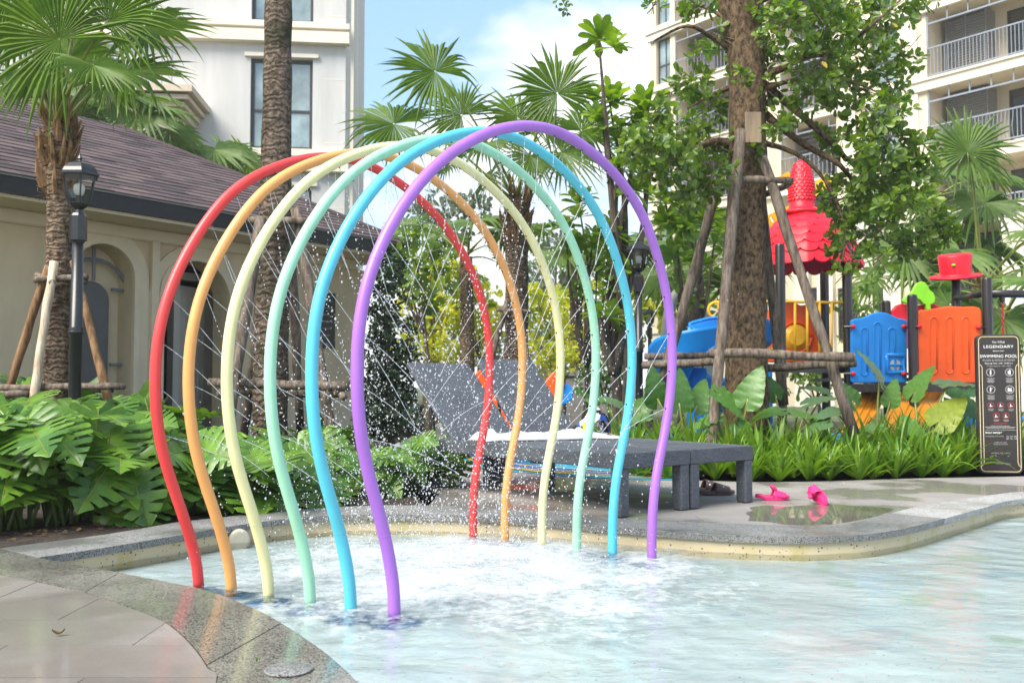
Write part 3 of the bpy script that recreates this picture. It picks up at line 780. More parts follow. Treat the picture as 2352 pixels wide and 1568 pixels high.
# painted rubber play surface that ends beside the loungers
edge = catmull([G(*p) for p in ((1000, 1040), (1051, 1058), (1117, 1077), (1251, 1089), (1351, 1096), (1484, 1101))] + [G(1608, 1103)], 5)
ps = flat(edge + [Vector((1.30, 8.6, 0)), Vector((0.6, 10.2, 0)), Vector((-0.7, 11.5, 0))], 0.004, 'play_surface', M['teal_rubber'])
def stripe(pts, wd, z, mat):
    c = catmull(pts, 6); rows = [[], []]
    for i, p in enumerate(c):
        t = (c[min(i + 1, len(c) - 1)] - c[max(i - 1, 0)]).normalized(); n = Vector((-t.y, t.x, 0)); ww = wd if not callable(wd) else wd(i / (len(c) - 1))
        rows[0].append(Vector((p.x, p.y, z)) - n * ww); rows[1].append(Vector((p.x, p.y, z)) + n * ww)
    return MB().sheet(rows).build('surface_stripe', mat, ps)
e0 = edge[0]; e1 = edge[-1]
def along(t, off):
    i = t * (len(edge) - 1); a = edge[int(i)]; b = edge[min(int(i) + 1, len(edge) - 1)]; p = a.lerp(b, i - int(i))
    return p + Vector((0.62, 0.78, 0)) * off
stripe([along(t, o) for t, o in ((0.0, 0.55), (0.2, 0.42), (0.4, 0.36), (0.6, 0.34), (0.8, 0.28), (0.92, 0.16))], lambda t: 0.20 * math.sin(math.pi * min(1, 0.1 + t * 0.9)) + 0.01, 0.008, M['navy_rubber'])
for base_o, amp, t1 in ((0.14, 0.05, 0.9), (0.24, 0.10, 0.86), (0.34, 0.16, 0.9), (0.47, 0.06, 0.8)):
    stripe([along(t * t1, base_o + amp * math.sin(t * 5 + base_o * 9)) for t in (0.0, .15, .3, .45, .6, .75, .9, 1)], 0.019, 0.012, M['yellow_rubber'])

# shallow puddle by the pink slippers
pud = [(1718, 1196), (1722, 1186), (1712, 1178), (1728, 1172), (1722, 1165), (1760, 1160), (1800, 1163), (1850, 1160), (1905, 1157), (1960, 1161), (2040, 1166), (2050, 1172), (2010, 1186), (1975, 1194), (1920, 1203), (1868, 1206), (1810, 1205), (1770, 1199)]
o = flat(catmull([G(*p) for p in pud] + [G(*pud[0])], 3)[:-1], 0.0015, 'puddle', M['puddle'])
0 and flat(catmull([G(*p) for p in ((1560, 1200), (1610, 1192), (1660, 1190), (1700, 1197), (1680, 1206), (1640, 1210), (1600, 1207), (1560, 1200))], 3)[:-1], 0.0015, 'puddle', M['puddle'])

# lid in the coping and the pool light
c = G(663, 1538)
mb = MB().lathe([(0.064, 0.0015), (0.064, 0.004), (0.058, 0.0055), (0.0, 0.0055)], 28)
lid = mb.build('drain_lid', M['granite_dry'], loc=c); tag(lid, 'round grey lid let into the wet granite pool edge', 'drain lid')
pc = G(546, 1206); pc.z = -0.078
lt = thing('pool_light', 'round cream light fitting on the inner pool wall behind the orange arch', 'pool light', pc + Vector((0.012, -0.012, 0)), 0)
d = Vector((0.5, -0.85, 0)).normalized()
rot = basis(Vector((d.y, -d.x, 0)), Vector((0, 0, 1)))
mb = MB()
def ring(n, r, off): return [Vector((math.cos(2 * math.pi * i / n) * r * 0.88 + d.x * off, math.cos(2 * math.pi * i / n) * r * 0.49 + d.y * off, math.sin(2 * math.pi * i / n) * r)) for i in range(n)]
n = 24; rs = [ring(n, .060, -.035), ring(n, .060, .0), ring(n, .052, .012), ring(n, .04, .014)]
for i in range(3): mb.add(rs[i] + rs[i + 1], [(k, (k + 1) % n, n + (k + 1) % n, n + k) for k in range(n)])
mb.add(rs[3], [tuple(range(n))])
mb.build('light_cover', M['lamp_cream'], lt, smooth=False, fix=True)

# ---------------------------------------------------------------- rainbow arches
prof_z = [0, .1, .2, .3, .4, .5, .6, .7, .8, .9, 1.0, 1.1, 1.2, 1.3, 1.4, 1.5, 1.6, 1.7, 1.8, 1.95]
puL = [.805, .810, .823, .847, .884, .924, .955, .974, .986, .989, .988, .982, .963, .928, .878, .820, .748, .658, .547, .297]
puR = [.805, .806, .807, .816, .838, .877, .921, .950, .975, .992, .999, .996, .986, .963, .929, .883, .832, .775, .678, .423]
reL = [.868, .882, .906, .941, .987, 1.029, 1.059, 1.078, 1.089, 1.093, 1.090, 1.076, 1.054, 1.021, .973, .915, .852, .778, .673, .385]
reR = [.868, .865, .861, .869, .896, .928, .960, .986, 1.003, 1.010, 1.012, 1.008, .997, .968, .927, .877, .800, .702, .588, .289]
feet = [((457, 1342), (1087, 1230)), ((532, 1352), (1160, 1236)), ((618, 1367), (1245, 1248)), ((713, 1383), (1325, 1260)), ((806, 1400), (1407, 1270)), ((906, 1410), (1497, 1282))]
acol = [('red', (0.74, 0.050, 0.050)), ('orange', (0.80, 0.37, 0.115)), ('pale yellow', (0.80, 0.73, 0.38)), ('mint green', (0.36, 0.70, 0.48)), ('turquoise', (0.10, 0.55, 0.67)), ('purple', (0.36, 0.14, 0.56))]
tops = [2.012, 2.012, 2.014, 2.016, 2.018, 2.02]
noz_me = MB().lathe([(.0045, -.002), (.0045, .003), (.0030, .0045)], 8).mesh('nozzle', M['nozzle'])
pad_me = MB().add([(math.cos(2 * math.pi * i / 32) * .15, math.sin(2 * math.pi * i / 32) * .15, .002) for i in range(32)], [tuple(range(32))]).mesh('base_pad', M['blue_pad'])
JETS = []; FEETMID = []
for i, ((lu, lv), (ru, rv)) in enumerate(feet):
    L = G(lu, lv, WZ); Rr = G(ru, rv, WZ); mid = (L + Rr) / 2; ax = (Rr - L).normalized(); wdt = (Rr - L).length
    k = i / 5.0
    FEETMID.append(mid.copy())
    A = thing('rainbow_arch', '%s arched water pipe standing in the pool, %s' % (acol[i][0], ('rearmost of the rainbow row beside the hedge', 'between the red and the pale yellow arch', 'between orange and mint', 'between yellow and turquoise', 'between the mint green and the purple arch', 'at the open-water end of the rainbow row')[i]), 'water arch', (mid.x, mid.y, FZ), 0, 'rainbow arches spraying water in the pool')
    sL = wdt / 2 / (reL[0] * (1 - k) + puL[0] * k)
    ptsl = [(-(reL[j] * (1 - k) + puL[j] * k) * sL, prof_z[j]) for j in range(20)]
    ptsr = [((reR[j] * (1 - k) + puR[j] * k) * sL, prof_z[j]) for j in range(20)]
    zk = (CH - WZ) / 0.86
    ptsl = [(a, z * zk) for a, z in ptsl]; ptsr = [(a, z * zk) for a, z in ptsr]
    topa = (ptsl[-1][0] + ptsr[-1][0]) / 2
    line = [(ptsl[0][0], -0.030)] + ptsl + [(topa - 0.17, (tops[i] - 0.018) * zk), (topa, tops[i] * zk + .012), (topa + 0.17, (tops[i] - 0.018) * zk)] + ptsr[::-1] + [(ptsr[0][0], -0.030)]
    path = catmull([ax * a + Vector((0, 0, z + WZ - FZ)) for a, z in line], 4)
    for _ in range(3): path = [path[0]] + [(path[j - 1] + path[j] * 2 + path[j + 1]) / 4 for j in range(1, len(path) - 1)] + [path[-1]]
    path = resample(path, 110)
    for _ in range(12): path = path[:4] + [(path[j - 1] + path[j] * 2 + path[j + 1]) / 4 for j in range(4, len(path) - 4)] + path[-4:]
    sm = [path[0]] + [(path[j - 1] + path[j] * 2 + path[j + 1]) / 4 for j in range(1, len(path) - 1)] + [path[-1]]
    rad = 0.0228 if i < 4 else 0.0235
    pm = pipe_mat(acol[i][0].replace(' ', '_') + '_pipe_paint', acol[i][1])
    MB().tube(sm, rad, 20).build('pipe', pm, A, smooth=True)
    for s_ in (sm[0], sm[-1]):
        link('base_pad', pad_me, A, (s_.x, s_.y, 0.002))
    for jz in (0.07, 0.27, 0.44, 0.62, 0.80, 0.955):   # welded joints between the pipe pieces
        q = sm[int(jz * (len(sm) - 1))]; q2 = sm[int(jz * (len(sm) - 1)) + 1]; tv = (q2 - q).normalized() * .004
        MB().tube([q - tv, q, q + tv], [rad + .0002, rad + .0011, rad + .0002], 20, cap=False).build('pipe_joint', pm, A, smooth=True)
    # nozzles: every 0.19 m round the inside of the upper part
    rs_ = resample(sm, 400); tot = sum((rs_[j + 1] - rs_[j]).length for j in range(399))
    first = None; dacc = 0
    pts = []
    for j in range(1, 399):
        dacc += (rs_[j] - rs_[j - 1]).length
        if rs_[j].z + FZ - WZ < 0.62 + 0.02 * (i % 2): continue
        if first is None or dacc - first >= 0.188:
            first = dacc; pts.append(j)
    for j in pts:
        t = (rs_[j + 1] - rs_[j - 1]).normalized()
        nrm = t.cross(Vector((ax.y, -ax.x, 0))).normalized()
        cen = Vector((0, 0, 1.0))
        if nrm.dot(cen - rs_[j]) < 0: nrm = -nrm
        pos = rs_[j] + nrm * (rad - 0.001)
        link('nozzle', noz_me, A, M=TR(pos, nrm.to_track_quat('Z', 'Y').to_matrix()))
        JETS.append((Vector((mid.x, mid.y, FZ)) + pos, nrm.copy(), ax.copy(), i))

# ---------------------------------------------------------------- jets and droplets (simple ballistics)
rng = random.Random(21)
ico = bmesh.new(); bmesh.ops.create_icosphere(ico, subdivisions=1, radius=1.0)
iv = [v.co.copy() for v in ico.verts]; iff = [[v.index for v in f.verts] for f in ico.faces]; ico.free()
octv = [Vector(p) for p in ((1, 0, 0), (-1, 0, 0), (0, 1, 0), (0, -1, 0), (0, 0, 1), (0, 0, -1))]; octf = [(0, 2, 4), (2, 1, 4), (1, 3, 4), (3, 0, 4), (2, 0, 5), (1, 2, 5), (3, 1, 5), (0, 3, 5)]
drops = MB(); jets = MB()
def drop(p, r, st=1.0, dirv=None):
    vs_, fs = (iv, iff) if r > 0.0022 else (octv, octf)
    o = len(drops.v)
    e = 1 + rng.uniform(0, 0.7) * st
    for v in vs_: drops.v.append((p.x + v.x * r, p.y + v.y * r, p.z + v.z * r * e))
    for f in fs: drops.f.append(tuple(a + o for a in f))
    drops.m.extend([0] * len(fs))
Gv = Vector((0, 0, -9.81))
for (p0, nrm, ax, ai) in JETS:
    side = abs(nrm.z)
    sp = rng.uniform(2.8, 4.0) if side < 0.85 else rng.uniform(1.0, 2.2)
    if rng.random() < 0.10: sp *= 0.35
    tgt = FEETMID[ai] + Vector((rng.gauss(0, .12), rng.gauss(0, .12), 0.36 + rng.gauss(0, .10)))
    nrm = (tgt - p0).normalized()
    dv = (nrm + Vector((rng.uniform(-.05, .05), rng.uniform(-.05, .05), rng.uniform(-.03, .06)))).normalized()
    # water leaves a little higher than straight inwards at the sides
    v0 = dv * sp
    brk = rng.uniform(0.06, 0.15) if side < 0.85 else rng.uniform(0.03, 0.10)
    pth = []
    for q in range(47):
        t = brk * q / 46; pth.append(p0 + v0 * t + Gv * (t * t / 2))
    if (pth[-1] - pth[0]).length > 0.02:
        jets.tube(pth, [rng.uniform(.0006, .0020) for _ in pth], 5)
    t = brk
    while t < 1.1:
        c = p0 + v0 * t + Gv * (t * t / 2)
        if c.z < -0.10: break
        sc = 0.0022 + max(0.0, t - brk - .10) * 0.075
        cnt = 1 if t - brk < 0.25 else 2
        for _ in range(cnt):
            q = c + Vector((rng.gauss(0, sc), rng.gauss(0, sc), rng.gauss(0, sc)))
            if q.z > -0.1: drop(q, min(.0046, (0.0024 if t - brk < .2 else 0.0019) * math.exp(rng.gauss(0, .36))))
        t += rng.uniform(0.003, 0.0085) * (1.0 if sp > 1.7 else 1.35)
# splash: drops thrown up where the jets fall
for _ in range(3200):
    k = rng.random(); a = feet[0]; ctr = Vector((-0.75, 4.75, 0)).lerp(Vector((0.10, 4.15, 0)), k)
    px = ctr.x + rng.gauss(0, 0.36); py = ctr.y + rng.gauss(0, 0.36)
    h = abs(rng.gauss(0, 0.26)) if rng.random() < 0.75 else rng.uniform(0, 0.75)
    drop(Vector((px + rng.gauss(0, .05), py, WZ + .01 + h)), min(.0046, 0.0017 * math.exp(rng.gauss(0, .45))))
for _ in range(900):                       # stray fine spray higher up
    drop(Vector((rng.gauss(-0.35, 0.5), rng.gauss(4.5, 0.35), rng.uniform(0.2, 1.3))), rng.uniform(0.0010, 0.0022))
struct(drops.build('water_droplets', M['drops'], smooth=True), 'stuff')
struct(jets.build('water_jets', M['drops'], smooth=True), 'stuff')
# ---------------------------------------------------------------- loungers and things on the deck
LA = G(1423, 1190); LB = G(1733, 1153)
lat = (LB - LA).normalized(); axl = Vector((-lat.y, lat.x, 0)); LW = (LB - LA).length
def rbox(mb, a, b, r=0.012):               # box with chamfered vertical edges
    x0, y0, z0 = a; x1, y1, z1 = b
    pts = [(x0 + r, y0), (x1 - r, y0), (x1, y0 + r), (x1, y1 - r), (x1 - r, y1), (x0 + r, y1), (x0, y1 - r), (x0, y0 + r)]
    mb.prism(pts, z0, z1, lambda x, y, d: Vector((x, y, d)))
def lounger(i, rise, run, label):
    o = LA + lat * (i * LW / 2)
    T = thing('sun_lounger', label, 'sun lounger', (o.x, o.y, 0), math.atan2(lat.y, lat.x), 'grey wicker loungers on the deck')
    w0, w1 = 0.004, LW / 2 - 0.004; ln = 2.05; z1 = 0.364; z0 = 0.272; hng = 1.70
    def part(name, fn):
        mb = MB(); fn(mb); ob = mb.build(name, M['weave'], T, fix=True)
        bevel(ob, 0.006, 2); boxuv(ob.data); return ob
    part('seat', lambda m: m.bbox((w0 + .03, .035, z0 + .03), (w1 - .03, hng - 0.002, z1 - 0.003)))
    part('foot_rail', lambda m: m.bbox((w0, 0.0, z0), (w1, .034, z1)))
    part('head_rail', lambda m: m.bbox((w0, ln - .034, z0), (w1, ln, z1 - .05)))
    part('side_rail', lambda m: m.bbox((w0, .0345, z0), (w0 + .029, ln - .0345, z1)))
    part('side_rail', lambda m: m.bbox((w1 - .029, .0345, z0), (w1, ln - .0345, z1)))
    for (xa, ya) in ((w0, 0.0), (w1 - .084, 0.0), (w0, ln - .086), (w1 - .084, ln - .086)):
        part('leg', lambda m: rbox(m, (xa + .003, ya + .003, 0.004), (xa + .081, ya + .083, z0 + 0.001), .008))
        MB().bbox((xa + .012, ya + .012, 0.0), (xa + .072, ya + .074, 0.0045)).build('foot_cap', M['nozzle'], T)
    L = math.hypot(rise, run); a = math.atan2(rise, run)
    back = MB(); back.bbox((w0 + .012, 0, -.035), (w1 - .012, L, 0))
    ob = back.build('backrest', M['weave'], T, fix=True); bevel(ob, 0.006, 2); boxuv(ob.data)
    ob.location = (0, hng, z1); ob.rotation_euler = (a, 0, 0)
    for xx in (w0 + .06, w1 - .08):
        st = MB().tube([(xx, hng + run * .62, z1 + rise * .60 - .03), (xx, hng + run * .30 + .12, z0 + .06)], .012, 8); st.build('support_strut', M['black_metal'], T)
    return T
lounger(0, 0.565, 0.64, 'grey wicker sun lounger with raised back, nearer the rainbow arches')
lounger(1, 0.600, 0.56, 'grey wicker sun lounger with raised back and white towel, nearer the hedge')
def LP(a, l, z): return LA + lat * l + axl * a + Vector((0, 0, z))

# towel: a crumpled roll across both seats
tw = MB(); rows = []
rngt = random.Random(5)
na, nl = 44, 22
for i in range(na + 1):
    s = i / na; row = []
    for j in range(nl + 1):
        q = j / nl
        l = 0.06 + s * 1.06; a = 1.60 - s * 0.30 - q * 0.24 + 0.03 * nz(s * 5, q * 2, 1)
        env = math.sin(math.pi * min(1, max(0, s))) ** 0.30 * math.sin(math.pi * q) ** 0.55
        hh = (0.050 + 0.060 * nz(s * 4.0, q * 2.6, 3.1) + 0.045 * nz(s * 6, q * 8, 8.2) + 0.018 * math.sin(s * 7 + q * 5)) * env
        if s < .12: hh += 0.045 * env
        row.append(LP(a, l, 0.3655 + max(0.0, hh) + 0.002))
    rows.append(row)
base = LP(1.42, .55, .365)
tw.sheet([[p - base for p in r] for r in rows])
t_o = tw.build('towel', M['towel'], smooth=True, loc=base); tag(t_o, 'crumpled white towel spread across the wicker lounger seats', 'towel')
sd = t_o.modifiers.new('sub', 'SUBSURF'); sd.levels = 1; sd.render_levels = 1
so_ = t_o.modifiers.new('solid', 'SOLIDIFY'); so_.thickness = 0.004

# printed bag leaning on the lounger's far edge: slumped cloth pouch with an open mouth and a black strap
def bag_mat():
    m, t, b, out = newmat('printed_bag_cloth')
    tc = t.nodes.new('ShaderNodeTexCoord')
    c = None
    col = (0.80, 0.80, 0.82); c = mixc(t, 0.0, col, col)
    for cc, off, sc, th in (((0.02, 0.10, 0.45), (0.3, 4.1, 2.0), 9, 0.60), ((0.65, 0.03, 0.05), (5.2, 1.0, 0.7), 11, 0.62), ((0.75, 0.48, 0.04), (2.6, 7.7, 3.1), 10, 0.615), ((0.03, 0.03, 0.035), (9.1, 3.3, 5.0), 11, 0.60)):
        mp = t.nodes.new('ShaderNodeMapping'); mp.inputs['Location'].default_value = off; t.links.new(tc.outputs['Object'], mp.inputs[0])
        n = t.nodes.new('ShaderNodeTexNoise'); n.inputs['Scale'].default_value = sc; n.inputs['Detail'].default_value = 1.0; t.links.new(mp.outputs[0], n.inputs['Vector'])
        r = ramp(t, th, th + 0.012); t.links.new(n.outputs['Fac'], r.inputs[0]); c = mixc(t, r.outputs[0], c, cc)
    t.links.new(c, b.inputs['Base Color']); b.inputs['Roughness'].default_value = 0.85
    n2 = texn(t, 30, 3); bumpn(t, b, n2.outputs['Fac'], 0.25, 0.004)
    return m
bc = LP(1.26, 0.96, 0.366)
BG = thing('cloth_bag', 'white cloth bag with bright printed patches and black strap on the lounger', 'bag', bc, math.atan2(lat.y, lat.x))
bm_ = MB(); rows = []
outl = [(-.155, .0), (-.158, .07), (-.13, .12), (-.07, .15), (-.035, .21), (0.0, .235), (.03, .232), (.07, .20), (.11, .15), (.135, .08), (.145, .0)]
for q in range(9):
    f = q / 8; dpt = -0.06 + 0.12 * f; k = 1 - 0.42 * abs(f - .5) * 2 * abs(f - .5) * 2
    rows.append([Vector((x * (0.9 + .1 * k), dpt, z * k + 0.012 * nz(x * 20, f * 4, z * 9) * (1 if z > .01 else 0))) for x, z in outl])
bm_.sheet(rows)
bo = bm_.build('pouch', bag_mat(), BG, smooth=True)
MB().sheet([[Vector((-.150, y, z)) for y in (-.045, .045)] for z in (.012, .095)]).build('mouth', M['nozzle'], BG)
sp_ = catmull([(-.02, -.070, .19), (.035, -.082, .17), (.075, -.085, .11), (.085, -.082, .05), (.06, -.075, .008)], 5)
MB().tube(sp_, .006, 6, sx=1.6).build('strap', M['fascia'], BG, smooth=True)
MB().box((-.03, -.070, .195), (.045, .014, .022), mi=0).build('buckle', M['fascia'], BG)

# slippers
def sole_outline(L, W):
    o = []
    for k in range(22):
        a = 2 * math.pi * k / 22; x = math.cos(a) * L / 2; wv = W * (0.43 + 0.09 * (x / (L / 2)) - 0.05 * math.cos(2 * a + .2))
        o.append((x, math.sin(a) * wv))
    return o
def slipper(loc, rz, L, W, mat, label, kind, roll=None):
    T = thing('slipper', label, 'slipper', loc, rz, 'slippers on the deck' if kind == 0 else 'pink slippers on the deck')
    if roll: T.rotation_euler = basis(*roll).to_euler()
    mb = MB(); o = sole_outline(L, W)
    def zz(x): return 0.006 * (x / (L / 2)) ** 2 + (0.012 if x < -L * .25 else 0) * 0.5
    rings = [(1.0, 0.0), (1.03, 0.010), (1.03, 0.020), (0.97, 0.027), (0.86, 0.022), (0.4, 0.020)]
    vs_ = [[Vector((x * k, y * k, z + zz(x))) for x, y in o] for k, z in rings]
    for a, b in zip(vs_, vs_[1:]): mb.add(a + b, [(i, (i + 1) % 22, 22 + (i + 1) % 22, 22 + i) for i in range(22)])
    mb.add(vs_[-1], [tuple(range(22))]); mb.add(vs_[0], [tuple(range(22))[::-1]])
    mb.build('sole', mat, T, smooth=True, fix=True)
    st = MB(); rows = []; rows2 = []
    for i in range(8):
        f = i / 7; x = -0.03 * L + f * (0.40 if kind == 0 else 0.43) * L; hgt = (0.062 - 0.026 * f) * (L / 0.25); ww = W * (0.50 - 0.03 * f)
        rows.append([Vector((x + 0.02 * math.sin(math.pi * j / 10) * (1 - f), -math.cos(math.pi * j / 10) * ww, 0.016 + hgt * math.sin(math.pi * j / 10) ** 0.75)) for j in range(11)])
        rows2.append([p + Vector((0, 0, -0.006)) for p in rows[-1]])
    st.sheet(rows); so2 = st.build('strap', mat, T, smooth=True)
    md = so2.modifiers.new('solid', 'SOLIDIFY'); md.thickness = 0.007; md.offset = 1
    if kind == 1:
        for sy in (-1, 1):
            e = MB().tube(catmull([(.022, sy * .014, .060), (.012, sy * .016, .074), (.000, sy * .019, .084), (-.012, sy * .021, .086)], 4), [.009, .011, .013, .014, .015, .015, .015, .0145, .014, .013, .011, .008, .003], 10)
            e.build('ear', mat, T, smooth=True)
        MB().lathe([(0.0, .006), (.012, .004), (.016, 0), (.012, -.004), (0, -.006)], 12, (.01, 0, .060)).build('cheek', mat, T, smooth=True)
    return T
slipper(G(1640, 1136), R(4), 0.285, 0.105, M['brown_rubber'], 'dark brown slide sandal lying flat under the lounger, in front of its twin', 0)
slipper(G(1617, 1128), R(10), 0.285, 0.105, M['brown_rubber'], 'dark brown slide sandal half hidden behind its twin under the lounger', 0)
slipper(G(1774, 1147), R(-6), 0.215, 0.088, M['pink'], 'pink slipper with rabbit ears lying flat on the deck', 1)
p = G(1884, 1156)
slipper(p + Vector((0.0, 0, 0.045)), 0, 0.175, 0.082, M['pink'], 'pink slipper with rabbit ears tipped over on its side by the puddle', 1, roll=(Vector((-.40, .72, .55)), Vector((-.82, -.52, .22))))
# fallen leaves
def fallen(name, p, rz, L, mat, label):
    mb = MB(); rows = []
    for i in range(7):
        f = i / 6; wv = math.sin(math.pi * f) ** 0.8 * L * 0.22 + 0.0005
        rows.append([Vector(((f - .5) * L, s * wv, 0.004 + 0.012 * (f - .5) ** 2 * 4 + (abs(s) * 0.006))) for s in (-1, 0, 1)])
    mb.sheet(rows); o = mb.build(name, mat, loc=p); o.rotation_euler = (0, 0, rz); tag(o, label, 'leaf'); return o
fallen('fallen_leaf', G(134, 1459), 0.3, 0.036, M['dry_leaf'], 'single dry brown leaf lying on the wet pavers')
fallen('fallen_leaf', G(590, 1524), 1.3, 0.010, M['monstera'], 'tiny green leaf scrap on the granite pool edge')

# orange and blue toy on a spring standing behind the loungers
tp = G(1215, 1040)
TY = thing('spring_rider', 'orange and blue plastic spring rider standing behind the loungers', 'spring rider', (tp.x + .1, 9.1, 0), 0)
def toy(u, v): p = P(u, v, 9.1); return (p.x - TY.location.x, p.z)
pts = [toy(*q) for q in ((1092, 858), (1106, 846), (1122, 862), (1140, 905), (1166, 960), (1200, 985), (1245, 930), (1254, 872), (1266, 856), (1282, 853), (1294, 862), (1296, 885), (1280, 905), (1262, 960), (1230, 1008), (1185, 1012), (1148, 985), (1120, 920), (1100, 885))]
ob = MB().prism(pts, -.11, .11, lambda x, y, d: Vector((x, d, y))).build('body', M['p_orange'], TY, fix=True); bevel(ob, .02, 3)
pts = [toy(*q) for q in ((1276, 908), (1290, 880), (1304, 880), (1316, 896), (1314, 918), (1292, 930), (1276, 930))]
ob = MB().prism(pts, -.07, .07, lambda x, y, d: Vector((x, d, y))).build('handle', M['p_blue'], TY, fix=True); bevel(ob, .015, 3)
hel = [(0.06 * math.cos(a * .5), 0.06 * math.sin(a * .5), 0.03 + a * 0.0052) for a in range(0, 60)]
MB().tube(hel, .012, 6).build('spring', M['p_brown'], TY, smooth=True)
MB().lathe([(.12, 0), (.12, .02), (.04, .03)], 16).build('base_plate', M['p_brown'], TY)

# ---------------------------------------------------------------- lamp posts
def lamp(loc, h, label):
    T = thing('lamp_post', label, 'street lamp', loc, 0, 'black lantern posts in the garden')
    k = 1.0
    zt = h - 0.47
    MB().lathe([(.105, 0), (.105, .04), (.085, .07), (.075, .20), (.060, .24), (.046, .30), (.044, h * .45), (.056, h * .45 + .012), (.058, h * .45 + .025), (.050, h * .45 + .034), (.058, h * .45 + .045), (.046, h * .45 + .06), (.040, zt - .24)], 20).build('post', M['black_metal'], T, smooth=True)
    MB().lathe([(.040, zt - .245), (.047, zt - .225), (.062, zt - .222), (.062, zt - .04), (.050, zt - .018), (.030, zt - .008), (.026, zt + .012)], 8, ph=R(22.5)).build('fitter', M['black_metal'], T)
    MB().lathe([(.026, zt + .010), (.062, zt + .035), (.075, zt + .055), (.075, zt + .062)], 6).build('lantern_cup', M['black_metal'], T)
    n = 6; z0, z1 = zt + .062, zt + .262; r0, r1 = .078, .118
    def lr(f): return r0 + (r1 - r0) * (f ** 0.62)
    for q in range(n):
        a = 2 * math.pi * q / n
        MB().tube([Vector((math.cos(a) * lr(f), math.sin(a) * lr(f), z0 + (z1 - z0) * f)) for f in (0, .2, .4, .6, .8, 1)], .0062, 6).build('cage_bar', M['black_metal'], T)
        a2 = a + 2 * math.pi / n
        MB().sheet([[Vector((math.cos(b) * lr(f) * .97, math.sin(b) * lr(f) * .97, z0 + (z1 - z0) * f)) for b in (a + .06, a2 - .06)] for f in (0, .25, .5, .75, 1)]).build('glass_pane', M['lamp_glass'], T)
    MB().lathe([(.125, z1), (.152, z1 + .004), (.152, z1 + .018), (.142, z1 + .026), (.128, z1 + .055), (.090, z1 + .092), (.040, z1 + .112), (.014, z1 + .118), (.012, z1 + .128), (.020, z1 + .138), (.012, z1 + .150), (.006, z1 + .165), (.001, z1 + .195)], 6).build('lantern_cap', M['black_metal'], T)
    MB().lathe([(.020, zt + .062), (.020, zt + .115), (.024, zt + .118)], 12).build('bulb_socket', M['black_metal'], T)
    MB().lathe([(.024, zt + .118), (.034, zt + .135), (.042, zt + .165), (.038, zt + .195), (.020, zt + .212), (.002, zt + .216)], 14).build('bulb', M['bulb'], T, smooth=True)
    return T
q = P(176, 700, 7.0); lamp((q.x, 7.0, -0.02), 2.55, 'black lantern post in front of the fan palm with wooden props')
q = P(1467, 700, 11.0); lamp((q.x, 11.0, -0.02), 2.56, 'black lantern post beside the purple arch, in front of the playground trees')
q = P(1492, 780, 20.0); lamp((q.x, 20.0, -0.02), 2.5, 'distant black lantern post near the blue slide, behind a taller post')

# ---------------------------------------------------------------- sign board
sg = G(2300, 1088)
SG = thing('rules_sign', 'tall dark swimming pool rules board with gold border beside the hedge', 'sign', (sg.x, sg.y, 0), R(-12))
hw, hh_, th = 0.172, 1.185, 0.075
def rrect(x0, x1, z0, z1, r, n=6):
    o = []
    for cx, cz, a0 in ((x1 - r, z0 + r, -90), (x1 - r, z1 - r, 0), (x0 + r, z1 - r, 90), (x0 + r, z0 + r, 180)):
        for i in range(n + 1):
            a = R(a0 + 90 * i / n); o.append((cx + math.cos(a) * r, cz + math.sin(a) * r))
    return o
ob = MB().prism(rrect(-hw, hw, 0.0, hh_, .045), 0, th, lambda x, z, d: Vector((x, d, z))).build('board', M['sign_black'], SG, fix=True); bevel(ob, .004, 2)
def outline(pts, wd, mat, name, closed=True):
    c = [Vector((x, -0.0015, z)) for x, z in pts]
    mb = MB(); n = len(c); a, b = [], []
    for i in range(n):
        p0 = c[i - 1] if (closed or i > 0) else c[i]; p1 = c[(i + 1) % n] if (closed or i < n - 1) else c[i]
        t = (p1 - p0).normalized(); nn = Vector((-t.z, 0, t.x)); a.append(c[i] - nn * wd); b.append(c[i] + nn * wd)
    if closed: a.append(a[0]); b.append(b[0])
    mb.sheet([a, b]); return mb.build(name, mat, SG)
outline(rrect(-hw + .016, hw - .016, 0.02, hh_ - .018, .035), .0028, M['sign_gold'], 'border')
for sx in (-1, 1):
    outline([(sx * (hw - .016), .93), (sx * (hw - .03), .925), (sx * (hw - .040), .905), (sx * (hw - .040), .10), (sx * (hw - .032), .075), (sx * (hw - .017), .062)], .0026, M['sign_gold'], 'inner_border', False)
def text(s, z, size, mat, x=0.0, align='CENTER', sx=1.0, bold=0.0):
    cu = bpy.data.curves.new('lettering', 'FONT'); cu.body = s; cu.size = size; cu.align_x = align; cu.extrude = 0.0; cu.space_character = 1.05; cu.offset = bold
    tmp = bpy.data.objects.new('tmp', cu); COL.objects.link(tmp)
    dg = bpy.context.evaluated_depsgraph_get(); me = bpy.data.meshes.new_from_object(tmp.evaluated_get(dg))
    bpy.data.objects.remove(tmp); bpy.data.curves.remove(cu)
    me.name = 'lettering'; me.materials.clear(); me.materials.append(mat)
    o = link('lettering', me, SG); o.rotation_euler = (R(90), 0, 0); o.location = (x, -0.002, z); o.scale = (sx, 1, 1)
    return o
text('The TITLE', 1.112, .022, M['sign_white'])
text('LEGENDARY', 1.070, .034, M['sign_white'], sx=1.2)
text('BANG-TAO', 1.040, .0135, M['sign_white'], sx=1.2)
text('SWIMMING POOL', .988, .0355, M['sign_white'], sx=1.0)
text('RULES & REGULATIONS', .958, .0225, M['sign_grey'], sx=1.02)
text('Opening Time : 6.00 - 24.00 hrs.', .934, .016, M['sign_white'])
text('Режим работы : 6:00 - 24:00', .912, .014, M['sign_grey'])
